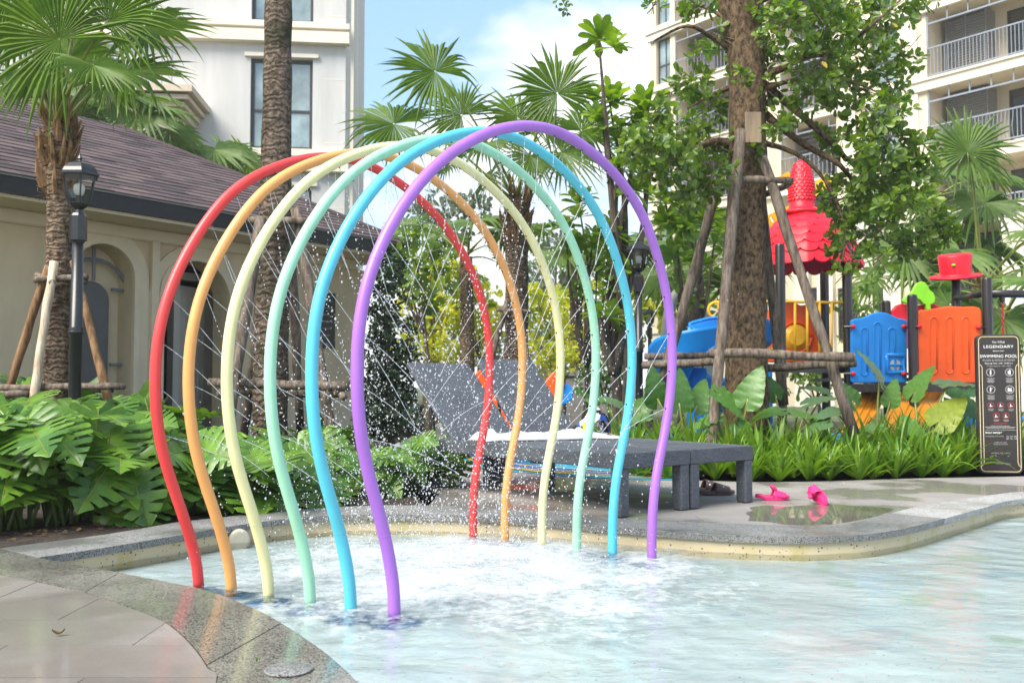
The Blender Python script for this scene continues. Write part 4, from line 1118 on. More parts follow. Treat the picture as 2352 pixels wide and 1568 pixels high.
def pict(x, z, r, mat, kind):
    outline([(x + math.cos(2 * math.pi * i / 22) * r, z + math.sin(2 * math.pi * i / 22) * r) for i in range(22)], .0022, mat, 'pictogram_ring')
    m = MB(); fl_ = lambda a, b, d: Vector((a, -0.0012 - d, b))
    def pg(pts): m.prism([(x + a * r, z + b * r) for a, b in pts], 0, .0008, fl_)
    def man(dx, k):
        pg([(dx + math.cos(q) * .14 * k, .55 * k + math.sin(q) * .14 * k) for q in [i * math.pi / 4 for i in range(8)]])
        pg([(dx - .18 * k, .38 * k), (dx - .16 * k, -.15 * k), (dx - .12 * k, -.7 * k), (dx + .12 * k, -.7 * k), (dx + .16 * k, -.15 * k), (dx + .18 * k, .38 * k)])
    if kind == 0: man(0, 1)
    elif kind == 1: man(.12, 1); man(-.28, .7)
    elif kind == 2: man(-.1, .9); pg([(.1, .2), (.45, .4), (.45, .3), (.1, .08)])
    elif kind == 3: pg([(-.5, -.5), (-.05, -.5), (-.05, .3), (-.28, .5), (-.5, .3)]); pg([(.05, -.55), (.5, -.55), (.5, .1), (.05, .1)]); pg([(.08, .2), (.28, .5), (.5, .2)])
    else: man(-.1, .8); pg([(-.45, -.3), (.5, -.2), (.5, -.42), (-.45, -.5)])
    m.build('pictogram', M['sign_white'], SG, fix=True)
for (x, z, k) in ((-.066, .862, 0), (.082, .862, 1), (-.066, .716, 2), (.082, .716, 3)): pict(x, z, .032, M['sign_grey'], k)
def lines(x, z, widths, mat, h=.0045, st=.0115):   # print too small to read in the photograph
    for k, wv in enumerate(widths): MB().bbox((x - wv / 2, -.0016, z - k * st), (x + wv / 2, -.0008, z - k * st + h)).build('small_print', mat, SG)
for x, z in ((-.066, .808), (.082, .808), (-.066, .662), (.082, .662)): lines(x, z, (.062, .044, .058, .05), M['sign_grey'], .0035, .0105)
for (x, z) in ((-.070, .582), (.008, .582), (.088, .582), (-.030, .492), (.047, .492)): pict(x, z, .0245, M['sign_red'], 4)
for (x, z) in ((-.070, .545), (.008, .545), (.088, .545), (-.030, .455), (.047, .455)): lines(x, z, (.046, .034), M['sign_grey'], .003, .009)
lines(0, .425, (.11,), M['sign_red']); lines(0, .405, (.15, .24, .22), M['sign_grey'], .003, .0095)
MB().bbox((-.118, -.0016, .371), (.125, -.0008, .3735)).build('rule_line', M['sign_grey'], SG)
text('DAILY REPORT', .342, .0185, M['sign_white'], -.118, 'LEFT', bold=.0003)
text('STANDARD INDICATOR', .314, .0125, M['sign_grey'], -.118, 'LEFT')
text('CL  1.0 - 3.0', .314, .0145, M['sign_white'], .125, 'RIGHT'); text('pH  7.2 - 7.6', .295, .0145, M['sign_white'], .125, 'RIGHT')
text('SAMPLING DATE', .262, .0125, M['sign_grey']); text('INSPECTION DATE', .247, .0125, M['sign_grey'])
text('SAMPLING TIME  10.00 am.', .172, .0125, M['sign_grey']); text('CL', .150, .012, M['sign_grey'], -.04); text('pH', .150, .012, M['sign_grey'], .06)
text('SAMPLING TIME  18.00 pm.', .084, .0125, M['sign_grey'])
for z in (.212, .120):
    for x in (-.09, -.06, .03, .07, .10):
        MB().prism([(x + math.cos(2 * math.pi * i / 12) * .0105, z + math.sin(2 * math.pi * i / 12) * .0105) for i in range(12)], 0, .001, lambda a, b, d: Vector((a, -.0008 - d, b))).build('number_disc', M['nozzle'], SG, fix=True)
# ---------------------------------------------------------------- leaves
def fan_mesh(name, mat, n=44, spread=300, droop=0.35, seed=0, fold=0.5, wide=1.0, split=0.55):
    rg = random.Random(seed); mb = MB()
    for i in range(n):
        f = i / (n - 1); a = R(-spread / 2 + spread * f); da = R(spread / n) * 0.52
        ln = (0.80 + 0.20 * math.cos((f - .5) * 2.2)) * rg.uniform(.93, 1.04)
        tipd = droop * rg.uniform(.5, 1.5); br = rg.random() < .55
        prev = None; rows = []
        for j, r in enumerate((0.02, 0.28, 0.55, 0.72, 0.86, 0.95, 1.0)):
            rr = r * ln
            wv = da * rr * 0.98 if r <= split else da * split * ln * (max(0.0, (1.0 - r) / (1 - split)) ** 0.75) * 0.95
            wv = max(wv, 0.0012) * wide
            z = -0.10 * rr * rr - (tipd * max(0.0, r - .58) ** 1.6 * (2.6 if br else 1.2))
            rr2 = rr - (0.25 * tipd * max(0.0, r - .72) if br else 0)
            dirv = Vector((math.cos(a), math.sin(a), 0)); side = Vector((-math.sin(a), math.cos(a), 0))
            cupz = fold * (abs(f - .5) * 2) ** 2 * rr * 0.45
            c = dirv * rr2 + Vector((0, 0, z + cupz)); h = wv * 0.42 if r < .9 else 0
            rows.append([c - side * wv - Vector((0, 0, h)), c + Vector((0, 0, h)), c + side * wv - Vector((0, 0, h))])
        mb.sheet(rows)
    return mb
FAN = [fan_mesh('frond', None, 44, 290, .30, 1, .5).mesh('frond', M['fan']), fan_mesh('frond', None, 40, 250, .42, 2, .75).mesh('frond', M['fan']), fan_mesh('frond', None, 46, 320, .22, 3, .30).mesh('frond', M['fan'])]
FANF = [fan_mesh('frond', None, 34, 280, .34, 4, .5, 1.05).mesh('frond', M['fan_far']), fan_mesh('frond', None, 32, 240, .45, 5, .7, 1.05).mesh('frond', M['fan_far'])]
def frond_mesh(rot, sz, seed, mat, n=42):
    rg = random.Random(seed); mb = MB(); spread = rg.uniform(255, 320); fold = rg.uniform(.25, .8); tilt = rg.uniform(-.15, .15); split = rg.uniform(.46, .60)
    for i in range(n):
        f = i / (n - 1); a = R(-spread / 2 + spread * f) + rg.gauss(0, .012); da = R(spread / n) * 0.52
        ln = (0.78 + 0.22 * math.cos((f - .5) * 2.4)) * rg.uniform(.86, 1.05)
        if rg.random() < .05: ln *= rg.uniform(.55, .85)
        droop = rg.uniform(.15, .7) * (1.0 if rg.random() < .6 else .35); rows = []
        for r in (0.02, 0.28, split, 0.70, 0.82, 0.91, 1.0):
            rr = r * ln
            wv = da * rr * .99 if r <= split else da * split * ln * (max(0.0, (1.0 - r) / (1 - split)) ** 0.8) * .92
            wv = max(wv, .0014); dv = Vector((math.cos(a), math.sin(a), 0)); sd = Vector((-math.sin(a), math.cos(a), 0))
            z = -0.12 * rr * rr + fold * (abs(f - .5) * 2) ** 2 * rr * .5 + tilt * rr * math.sin(a)
            h = wv * .45 if r < .9 else 0
            c = dv * rr + Vector((0, 0, z))
            g = max(0.0, r - split * .9); gd = Vector((0, 0, -droop * (g ** 1.5) * 1.5)); pull = 1 - .35 * droop * g
            rows.append([rot @ (c * pull + q) * sz + gd * sz for q in (-sd * wv - Vector((0, 0, h)), Vector((0, 0, h)), sd * wv - Vector((0, 0, h)))])
        mb.sheet(rows)
    return mb.mesh('frond', mat)
def monstera_mesh(seed):
    rg = random.Random(seed); mb = MB()
    # heart outline; each half is a fan of lobes that stay joined along the midrib and split near the margin
    def mid(t): return Vector((t, 0, -0.20 * t * t))
    outl = [(-.20, .16), (-.14, .34), (.02, .47), (.20, .52), (.38, .50), (.56, .42), (.73, .30), (.88, .16), (1.02, .0)]
    for s in (-1, 1):
        n = len(outl) - 1
        for k in range(n):
            p0 = Vector((outl[k][0], outl[k][1] * s, 0)); p1 = Vector((outl[k + 1][0], outl[k + 1][1] * s, 0))
            b0 = mid(max(0.0, (k - .6) / n * .98)); b1 = mid(max(0.0, (k + .4) / n * .98)) if k < n - 1 else mid(.99)
            gap = 0.0 if k in (0, n - 1) else rg.uniform(.30, .55)
            sl = rg.uniform(.26, .48) if k not in (0,) else .9
            rows = []
            for r in (0, .25, sl, sl + .05, .78, .93, 1.0):
                g = 0.0 if r <= sl else gap * min(1, .55 + (r - sl))
                e0 = b0.lerp(p0, r); e1 = b1.lerp(p1, r); c0 = e0.lerp(e1, g * .5); c1 = e1.lerp(e0, g * .5)
                if r >= 1.0: c0 = c0.lerp((c0 + c1) / 2, .30); c1 = c1.lerp((c0 + c1) / 2, .30)
                for q in (c0, c1): q.z = -0.20 * max(0, q.x) ** 2 + .16 * abs(q.y) - .42 * abs(q.y) ** 2 + rg.uniform(-.006, .006) * (r > .3)
                m_ = (c0 + c1) / 2; m_.z += .012 * min(1, r * 2)
                rows.append([c0, m_, c1])
            mb.sheet(rows)
    mb.tube([Vector((-0.02, 0, .006)), mid(.4) + Vector((0, 0, .008)), mid(.8) + Vector((0, 0, .004)), mid(1.0)], [.011, .009, .006, .002], 5, mi=1)
    return mb.mesh('leaf', [M['monstera'], M['petiole']], smooth=True)
MON = [monstera_mesh(s) for s in (1, 2, 3)]
def heart_mesh(seed, wavy=0.03, mat='alocasia'):
    rg = random.Random(seed); mb = MB(); rows = []
    n = 16
    for i in range(n + 1):
        t = i / n; x = -0.32 + 1.32 * t
        if x < 0: wv = 0.34 * math.sqrt(max(0, 1 - ((x + .0) / .33) ** 2)) + .08
        else: wv = 0.42 * (1 - x) ** 0.72 * (1 + .25 * x)
        row = []
        for j in range(-5, 6):
            s = j / 5; y = s * wv
            notch = 0.0
            if x < 0 and abs(s) < .35: xx = x + (-x) * (1 - abs(s) / .35)
            else: xx = x
            z = -0.20 * max(0, x) ** 2 + 0.22 * abs(y) * abs(y) * (1 if x > -.1 else .5) + wavy * math.sin(x * 26 + s * 2) * abs(s) ** 1.5 + .012 * math.sin(x * 34) * abs(s)
            row.append(Vector((xx, y, z)))
        rows.append(row)
    mb.sheet(rows)
    mb.tube([Vector((-.0, 0, -.004)), Vector((.35, 0, -.030)), Vector((.7, 0, -.10)), Vector((.97, 0, -.19))], [.011, .009, .006, .002], 5, mi=1)
    return mb.mesh('leaf', [M[mat], M['petiole']], smooth=True)
ALO = [heart_mesh(1), heart_mesh(2, .05)]
ALOP = heart_mesh(3, .025, 'alocasia_pale'); ALOY = heart_mesh(4, .055, 'alocasia_yellow')

# fan palm with hand placed fronds: (hub, axis direction, face direction, size)
def trunk_path(base, top, bend=0.05, n=14):
    return [base.lerp(top, i / n) + Vector((bend * math.sin(math.pi * i / n), 0, 0)) for i in range(n + 1)]
def palm(label, base, top, r0, r1, fronds, fans, group, name='fan_palm', skirt=True, bark='bark_palm', bend=0.03):
    T = thing(name, label, 'palm tree', base, 0, group)
    tp = [p - base for p in trunk_path(base, top, bend, 22)]
    rad = [r0 + (r1 - r0) * (i / 22) + 0.006 * (i % 2) for i in range(23)]
    MB().tube(tp, rad, 16, rough=.035).build('trunk', M[bark], T, smooth=True)
    tl = top - base
    rg = random.Random(int(abs(base.x * 100)) + 3)
    if skirt:                              # old leaf bases and loose fibre below the crown
        mb = MB(); H = .62
        for q in range(60):
            a = rg.uniform(0, 6.28); z = rg.uniform(-H, .08); rr = r1 * rg.uniform(.98, 1.25)
            p0 = tl + Vector((math.cos(a) * rr, math.sin(a) * rr, z)); out = Vector((math.cos(a), math.sin(a), 0))
            L = rg.uniform(.10, .26)
            mb.tube([p0 - out * .02, p0 + out * .035 + Vector((0, 0, L * .5)), p0 + out * rg.uniform(.02, .09) + Vector((0, 0, L))], [.030, .022, .006], 5, sx=1.0)
        for q in range(120):
            a = rg.uniform(0, 6.28); z = rg.uniform(-H, .1); rr = r1 * 1.1; p0 = tl + Vector((math.cos(a) * rr, math.sin(a) * rr, z))
            p1 = p0 + Vector((rg.gauss(0, .06), rg.gauss(0, .06), rg.uniform(-.12, .05)))
            mb.tube([p0, (p0 + p1) / 2 + Vector((math.cos(a), math.sin(a), 0)) * .03, p1], [.004, .003, .001], 3, cap=False)
        mb.build('leaf_bases', M['fibre'], T)['kind'] = 'stuff'
    for k, (hub, axd, face, sz) in enumerate(fronds):
        h = Vector(hub) - base; axd = Vector(axd).normalized()
        link('frond', frond_mesh(basis(axd, face), sz, rg.randrange(9999), fans[0].materials[0], 42 if fans is FAN else 32), T, loc=h)
        st = tl + Vector((rg.uniform(-.05, .05), rg.uniform(-.05, .05), rg.uniform(-.05, .05)))
        m1 = st.lerp(h, .5) + Vector((0, 0, .10 * (h - st).length))
        MB().tube(catmull([st, m1, h], 5), [.022 - .0016 * i for i in range(11)], 6, sx=1.25).build('petiole', M['petiole'], T, smooth=True)
    return T
def rand_fronds(top, n, pl, sz, seed, up=(.15, 1.15)):
    rg = random.Random(seed); out = []
    for i in range(n):
        a = 2.4 * i + rg.uniform(-.3, .3); el = rg.uniform(*up) * (1 - .75 * (i / n)) + .05 - .5 * (i / n) ** 2
        d = Vector((math.cos(a) * math.cos(el), math.sin(a) * math.cos(el), math.sin(el)))
        hub = top + d * pl * rg.uniform(.75, 1.1)
        axd = d + Vector((0, 0, -.55)); face = Vector((-d.x * .6, -d.y * .6, 1)) + Vector((rg.uniform(-.5, .5), rg.uniform(-.7, .2), 0))
        out.append((hub, axd, face, sz * rg.uniform(.85, 1.1)))
    return out
def screen(deg, back=0.0): return Vector((math.cos(R(deg)), back, math.sin(R(deg))))
YL = 7.75
pb = P(126, 800, YL); pb.z = -0.02; pt = P(136, 285, YL)
fr = [ (P(250, 47, YL - .25), screen(60, -.2), Vector((.05, -1, .30)), .74), (P(137, 90, YL - .35), screen(140, -.25), Vector((-.1, -1, .25)), .80), (P(290, 165, YL + .25), screen(0, -.15), Vector((.1, -.75, .75)), .66),
       (P(40, 60, YL + .3), screen(165, 0), Vector((-.2, -.8, .6)), .72), (P(100, 150, YL + .6), screen(205, .2), Vector((-.2, -.8, .6)), .6), (P(330, 60, YL + .6), screen(20, .2), Vector((.2, -.8, .6)), .7),
       (P(195, -40, YL + .1), screen(85, .1), Vector((0, -.9, .3)), .8), (P(215, 150, YL - .9), screen(-30, -.5), Vector((.2, -.6, .9)), .45), (P(60, 170, YL + .1), screen(215, -.2), Vector((-.4, -.6, .8)), .5),
       (P(160, 130, YL + 1.0), screen(90, .5), Vector((0, -.7, .6)), .6), (P(240, 200, YL + .6), screen(-20, .3), Vector((.2, -.6, .8)), .5), (P(20, -10, YL - .2), screen(130, -.1), Vector((-.2, -.9, .3)), .75) ]
palm('fan palm with a shaggy brown crown base and wooden props, behind the lantern post', pb, pt, .115, .095, fr, FAN, 'fan palms of the garden')
# tall bare trunk left of the arches (its crown is above the picture)
b2 = P(618, 900, 8.05); b2.z = -0.02; t2 = P(643, -420, 8.3)
palm('tall palm with a bare mossy trunk tied to weathered logs, behind the arches', b2, t2, .155, .102, rand_fronds(t2, 12, .9, .75, 9), FAN, 'fan palms of the garden', bark='bark_palm_dark', bend=0.02)
# central palm above the arches
YC = 12.0
b3 = P(1176, 850, YC); b3.z = -.02; t3 = P(1186, 455, YC)
fr = [ (P(1000, 165, YC - .3), screen(150, -.1), Vector((-.1, -.9, .45)), .78), (P(1280, 215, YC - .4), screen(110, -.2), Vector((.1, -1, .2)), .74), (P(905, 285, YC + .2), screen(165, 0), Vector((-.2, -.7, .7)), .84),
       (P(1060, 265, YC + .4), screen(140, .1), Vector((-.1, -.8, .5)), .75), (P(1190, 270, YC + .5), screen(90, .3), Vector((0, -.9, .4)), .75), (P(1110, 330, YC - .6), screen(200, -.5), Vector((-.2, -.7, .7)), .62),
       (P(1290, 350, YC - .4), screen(-25, -.3), Vector((.3, -.7, .7)), .72), (P(1335, 300, YC + .3), screen(30, .1), Vector((.2, -.8, .6)), .72), (P(1220, 360, YC - .8), screen(-80, -.8), Vector((.1, -.5, .9)), .55), (P(1030, 380, YC + .5), screen(190, .3), Vector((-.3, -.6, .8)), .6), (P(1250, 300, YC + .9), screen(60, .6), Vector((0, -.7, .6)), .7), (P(1130, 400, YC + .7), screen(215, .5), Vector((-.2, -.6, .8)), .5) ]
palm('fan palm with wide spreading fronds and wooden props, in the middle behind the loungers', b3, t3, .155, .14, fr, FAN, 'fan palms of the garden')
# palms behind the pavilion
for (u, v, Y, pl, sz, sd, n, lab) in ((390, 400, 19.5, 1.5, 1.15, 31, 11, 'pale fan palm rising behind the shingle roof beside the white building'), (250, 300, 17.5, 1.2, 1.0, 32, 10, 'pale fan palm rising behind the middle of the shingle roof'), (20, 240, 16.5, 1.3, 1.1, 33, 9, 'pale fan palm rising behind the left end of the shingle roof')):
    t_ = P(u, v, Y); b_ = Vector((t_.x, Y, -.02))
    palm(lab, b_, t_, .16, .12, rand_fronds(t_, n, pl, sz, sd), FANF, 'fan palms of the garden', skirt=False)
# palms on the right
for (u, v, Y, pl, sz, sd, n, lab) in ((2262, 655, 15.5, 1.75, .95, 41, 11, 'fan palm with a fibrous trunk behind the red hat of the playground'), (2130, 470, 17.5, 1.2, .9, 42, 9, 'fan palm between the leafy tree and the cream building'), (2420, 560, 16.5, 1.7, 1.0, 43, 10, 'fan palm at the far end of the playground')):
    t_ = P(u, v, Y); b_ = Vector((t_.x, Y, -.02))
    f2 = rand_fronds(t_, n, pl, sz, sd)
    if sd == 41: f2 += [(P(2222, 350, 15), screen(80, -.1), Vector((-.1, -1, .35)), .95), (P(2225, 340, 15.2), screen(205, 0), Vector((-.3, -.8, .6)), .85)]
    palm(lab, b_, t_, .17, .13, f2, FANF, 'fan palms of the garden', skirt=(sd == 41))
for (u, v, Y, pl, sz, sd, n, lab) in ((1070, 590, 17, 1.0, .8, 51, 9, 'small sunlit fan palm behind the red arch'), (1320, 600, 19, 1.0, .85, 52, 9, 'small fan palm in the sunlit garden behind the yellow arch'), (985, 640, 21, .9, .8, 53, 9, 'distant fan palm with a pale trunk beside the dark shrub'), (1600, 640, 15, 1.1, .85, 54, 9, 'fan palm between the lantern post and the slide'), (2310, 720, 12.6, .8, .75, 55, 8, 'low palm beside the swing chain of the playground')):
    t_ = P(u, v, Y); b_ = Vector((t_.x, Y, -.02))
    palm(lab, b_, t_, .15, .11, rand_fronds(t_, n, pl, sz, sd), FANF, 'fan palms of the garden', skirt=False)

# ---------------------------------------------------------------- wooden tree props
def log(T, a, b, r, mat, name):
    a = Vector(a); b = Vector(b); n = 7; path = []
    for i in range(n + 1):
        f = i / n; path.append(a.lerp(b, f) + Vector((random.uniform(-1, 1), random.uniform(-1, 1), random.uniform(-1, 1))) * r * .16)
    return MB().tube([p - T.location for p in path], [r * random.uniform(.90, 1.08) for _ in path], 10, rough=.05).build(name, M[mat], T, smooth=True)
def props(label, c, poles, bars, mats=('log',)):
    T = thing('tree_support', label, 'tree support', c, 0, 'log frames propping the trees')
    for i, (a, b, r) in enumerate(poles): log(T, a, b, r, mats[i % len(mats)], 'pole')
    for (a, b, r) in bars: log(T, a, b, r, 'log', 'crossbar')
    return T
YP = YL
props('log frame round the fan palm behind the lantern post, one pole pale and stripped', Vector((pb.x, pb.y, -.02)),
      [(G(10, 930) .lerp(P(18, 900, 7.5), 1), P(112, 610, 7.55), .034), (P(70, 960, 7.3), P(124, 600, 7.5), .034), (P(258, 960, 7.4), P(170, 600, 7.6), .034), (P(150, 960, 8.2), P(140, 600, 7.95), .034)],
      [(P(80, 642, 7.5), P(200, 636, 7.5), .026), (P(85, 632, 7.9), P(120, 650, 7.45), .026), (P(196, 648, 7.5), P(160, 632, 8.0), .024), (P(0, 890, 7.45), P(286, 887, 7.3), .028), (P(-60, 905, 7.3), P(62, 905, 7.3), .03), (P(-40, 888, 8.0), P(260, 896, 8.1), .026)], ('log_brown', 'log_pale', 'log_brown'))
props('heavy log frame tied round the tall bare palm trunk behind the arches', Vector((b2.x, b2.y, -.02)),
      [(P(505, 1100, 7.2), P(600, 500, 7.75), .045), (P(770, 1050, 7.6), P(680, 480, 8.0), .045), (P(560, 1010, 8.9), P(620, 480, 8.35), .042), (P(690, 990, 9.0), P(665, 480, 8.35), .042)],
      [(P(482, 878, 7.55), P(800, 888, 7.5), .040), (P(500, 900, 8.6), P(780, 905, 8.7), .036), (P(505, 905, 7.4), P(550, 870, 8.7), .034), (P(790, 910, 7.4), P(740, 878, 8.6), .034), (P(570, 505, 7.9), P(722, 508, 7.9), .032)], ('log',))
props('log frame round the middle fan palm behind the loungers', Vector((b3.x, b3.y, -.02)),
      [(P(1110, 900, 11.6), P(1165, 690, 11.9), .038), (P(1225, 900, 11.6), P(1190, 690, 11.9), .038), (P(1150, 890, 12.7), P(1178, 690, 12.2), .036)],
      [(P(1142, 712, 11.75), P(1220, 715, 11.75), .028), (P(1150, 708, 12.0), P(1165, 722, 11.6), .026)], ('log',))
YT = 8.7
tb = P(1718, 860, YT); tb.z = -.02
props('log frame of grey weathered poles round the big leafy tree', Vector((tb.x, tb.y, -.02)),
      [(P(1628, 1100, 8.0), P(1700, 300, 8.42), .052), (P(1962, 1000, 8.15), P(1752, 360, 8.45), .046), (P(1520, 880, 8.9), P(1650, 420, 8.85), .048), (P(1800, 930, 9.2), P(1745, 420, 9.0), .048)],
      [(P(1628, 808, 8.15), P(1960, 822, 8.05), .042), (P(1478, 838, 8.95), P(1650, 830, 8.5), .036), (P(1480, 818, 9.1), P(1640, 815, 9.1), .034), (P(1690, 850, 9.2), P(1966, 832, 8.6), .040), (P(1690, 410, 8.4), P(1820, 416, 8.4), .030), (P(1618, 450, 8.7), P(1705, 412, 8.38), .030), (P(1752, 450, 9.0), P(1812, 424, 8.42), .03)], ('log',))

# ---------------------------------------------------------------- big leafy tree
def leaf_cloud(mb, centers, n_per, L, W, rg, mi=0, flat=.25, rosette=5, up=0.3):
    for (c, r) in centers:
        for q in range(max(1, int(n_per * (r ** 2)))):
            while True:
                d = Vector((rg.uniform(-1, 1), rg.uniform(-1, 1), rg.uniform(-1, 1)))
                if d.length < 1: break
            if rg.random() < .65: d = d.normalized() * rg.uniform(.55, 1.05)
            p = c + Vector((d.x * r, d.y * r, d.z * r * .85))
            if nz(p.x * 3.2 / max(.3, r * 2), p.y * 3.2 / max(.3, r * 2), p.z * 3.2 / max(.3, r * 2)) < -0.16: continue
            tw = Vector((d.x, d.y, d.z + up)) + Vector((rg.gauss(0, .5), rg.gauss(0, .5), rg.gauss(0, .5))); tw.normalize()
            e1 = tw.orthogonal().normalized(); e2 = tw.cross(e1)
            a0 = rg.uniform(0, 6.28)
            for k in range(rosette):
                a = a0 + k * 2.4; dv = (e1 * math.cos(a) + e2 * math.sin(a)) * rg.uniform(.6, 1.0) + tw * rg.uniform(.1, .8); dv.normalize()
                l = L * rg.uniform(.65, 1.15); w_ = W * l / L; nn = (tw + Vector((rg.gauss(0, .3), rg.gauss(0, .3), .3))).normalized(); sd = dv.cross(nn)
                if sd.length < .05: continue
                sd.normalize(); nn = sd.cross(dv)
                b = p + dv * l * .10
                o = len(mb.v)
                mb.v.extend([tuple(b), tuple(b + dv * l * .38 + sd * w_ * .40 + nn * .05 * l), tuple(b + dv * l * .78 + sd * w_ * .46 + nn * .03 * l), tuple(b + dv * l), tuple(b + dv * l * .78 - sd * w_ * .46 + nn * .03 * l), tuple(b + dv * l * .38 - sd * w_ * .40 + nn * .05 * l), tuple(b + dv * l * .55 - nn * .03 * l)])
                mb.f.extend([(o, o + 1, o + 6), (o + 1, o + 2, o + 6), (o + 2, o + 3, o + 6), (o + 3, o + 4, o + 6), (o + 4, o + 5, o + 6), (o + 5, o, o + 6)]); mb.m.extend([mi] * 6)
rg = random.Random(77)
TT = thing('leafy_tree', 'big rough-barked tree with small oval leaves propped by grey logs', 'tree', (tb.x, tb.y, -.02))
off = TT.location.copy()
tpts = [P(1716, 1010, YT), P(1716, 900, YT), P(1712, 780, YT), P(1713, 640, YT), P(1714, 500, YT), P(1718, 380, YT), P(1716, 260, YT), P(1715, 160, YT), P(1708, 70, YT), P(1690, -20, YT), P(1660, -140, YT), P(1640, -280, YT + .2)]
tpath = catmull(tpts, 4)
trad = [.205, .20, .19, .185, .18, .175, .172, .165, .175, .21, .17, .14]
tr_i = [trad[min(11, i // 4)] * (1 - (i % 4) / 4) + trad[min(11, i // 4 + 1)] * ((i % 4) / 4) for i in range(len(tpath))]
MB().tube([p - off for p in tpath], tr_i, 22, rough=.035).build('trunk', M['bark_big'], TT, smooth=True)
def px2m(r): return r * YT / F
br = [ [(1745, 175), (1790, 160), (1850, 130), (1920, 120), (2000, 60), (2080, -10)], [(1750, 190), (1810, 240), (1880, 300), (1960, 380), (2010, 440)], [(1745, 210), (1800, 190), (1860, 180), (1960, 190), (2030, 220)],
       [(1690, 330), (1640, 325), (1590, 345), (1530, 370), (1490, 385)], [(1760, 330), (1810, 345), (1860, 375), (1905, 430), (1935, 500), (1960, 570)], [(1745, 250), (1790, 290), (1860, 340), (1930, 380), (2000, 470), (2080, 540)], [(1720, 60), (1760, 20), (1800, -60)],
       [(1690, 120), (1640, 90), (1580, 60), (1510, 90), (1500, 100)], [(1700, 80), (1660, 40), (1600, 10), (1560, 30)], [(1680, 200), (1630, 220), (1580, 250)], [(1755, 0), (1830, -40), (1960, -80)], [(1900, 420), (1940, 520), (1935, 600)] ]
for k, b in enumerate(br):
    n_ = len(b); yy = [YT + (rg.uniform(-.6, .6) * (i / n_)) for i in range(n_)]
    pth = catmull([P(u, v, y) - off for (u, v), y in zip(b, yy)], 4)
    r0 = .045 if k in (0, 1, 3, 5, 6) else .028
    MB().tube(pth, [max(.005, r0 * (1 - .85 * i / len(pth))) for i in range(len(pth))], 7, rough=.08).build('branch', M['bark_big'], TT, smooth=True)
cl = [(1900, 60, 75), (1985, 110, 70), (2050, 25, 70), (1880, 150, 70), (1955, 205, 70), (2035, 260, 55), (1835, 240, 55), (1800, 60, 60), (1850, 0, 80), (1960, 10, 80), (2090, -20, 60), (2075, 130, 45), (2040, 190, 50),
      (1935, 320, 66), (2030, 345, 70), (1990, 430, 80), (1935, 460, 60), (2070, 470, 70), (2015, 530, 65), (2110, 400, 50), (2120, 545, 55), (1960, 520, 60), (2055, 570, 45), (1935, 585, 36), (1940, 632, 24), (2100, 340, 50), (2080, 430, 50), (2150, 500, 40), (2180, 540, 25), (2020, 600, 25),
      (1485, 345, 60), (1540, 365, 60), (1600, 330, 52), (1555, 290, 45), (1640, 400, 45), (1495, 395, 40), (1625, 255, 45), (1590, 185, 42), (1560, 415, 45), (1650, 340, 45), (1530, 250, 32), (1500, 300, 35), (1610, 120, 26), (1440, 365, 35), (1580, 460, 35), (1620, 440, 35), (1545, 215, 28),
      (1690, 130, 30), (1650, 85, 32), (1715, 300, 24), (1725, 350, 26), (1700, 170, 24), (1770, 120, 50), (1790, 295, 34), (1760, 210, 40), (1600, 20, 40), (1500, 20, 18), (1780, 20, 50)]
cm = MB()
cens = [(P(u, v, YT + rg.uniform(-.85, .35)) - off, px2m(r)) for (u, v, r) in cl]
leaf_cloud(cm, cens, 980, .085, .052, rg)
tw_ = MB()
for (c, r) in cens:                        # twigs through every clump
    for q in range(5):
        d = Vector((rg.uniform(-1, 1), rg.uniform(-1, 1), rg.uniform(-1, 1))) * r; tw_.tube([c - d, c + d * .2 + Vector((0, 0, .02)), c + d], [.005, .0035, .0015], 4, cap=False)
cw = cm.build('crown', M['tree_leaf'], TT); cw['kind'] = 'stuff'; tw_.build('twigs', M['bark_thin'], TT)['kind'] = 'stuff'
ylm = MB(); leaf_cloud(ylm, [(P(1975, 170, YT - .6) - off, .75), (P(1700, 150, YT - .6) - off, .4)], 9, .075, .05, rg, rosette=1); ylm.build('yellow_leaves', M['yellow_leaf'], TT)['kind'] = 'stuff'
def plank(u0, v0, u1, v1, Y, w_):
    a = P(u0, v0, Y); b = P(u1, v1, Y); return a, b
a = P(1727, 258, 8.38); b = P(1733, 328, 8.38)
pk = MB(); pk.box((0, 0, 0), (.145, .022, (a - b).length)); po = pk.build('wooden_board', M['plank'], loc=(a + b) / 2); tag(po, 'short plain wooden board fixed to the big tree trunk', 'board'); bevel(po, .003, 1)

# ---------------------------------------------------------------- other trees
def rosette_mesh(seed, n=15, L=.26, W=.085, mat='rosette_leaf'):
    rg = random.Random(seed); mb = MB()
    for k in range(n):
        a = k * 2.4; el = R(70 - 80 * k / n); dv = Vector((math.cos(a) * math.cos(el), math.sin(a) * math.cos(el), math.sin(el))); l = L * rg.uniform(.75, 1.1)
        sd = Vector((-math.sin(a), math.cos(a), 0)); nn = sd.cross(dv) * -1; rows = []
        for j, f in enumerate((0, .25, .5, .75, .92, 1.0)):
            wv = W * (0.12, .45, .85, 1.0, .7, .05)[j] / 2; c = dv * l * f + Vector((0, 0, -.22 * l * f * f))
            rows.append([c - sd * wv + nn * wv * .25, c, c + sd * wv + nn * wv * .25])
        mb.sheet(rows)
    return mb.mesh('leaf_rosette', M[mat], smooth=True)
ROS = [rosette_mesh(1), rosette_mesh(2, 17, .30, .095), rosette_mesh(3, 13, .22, .08)]
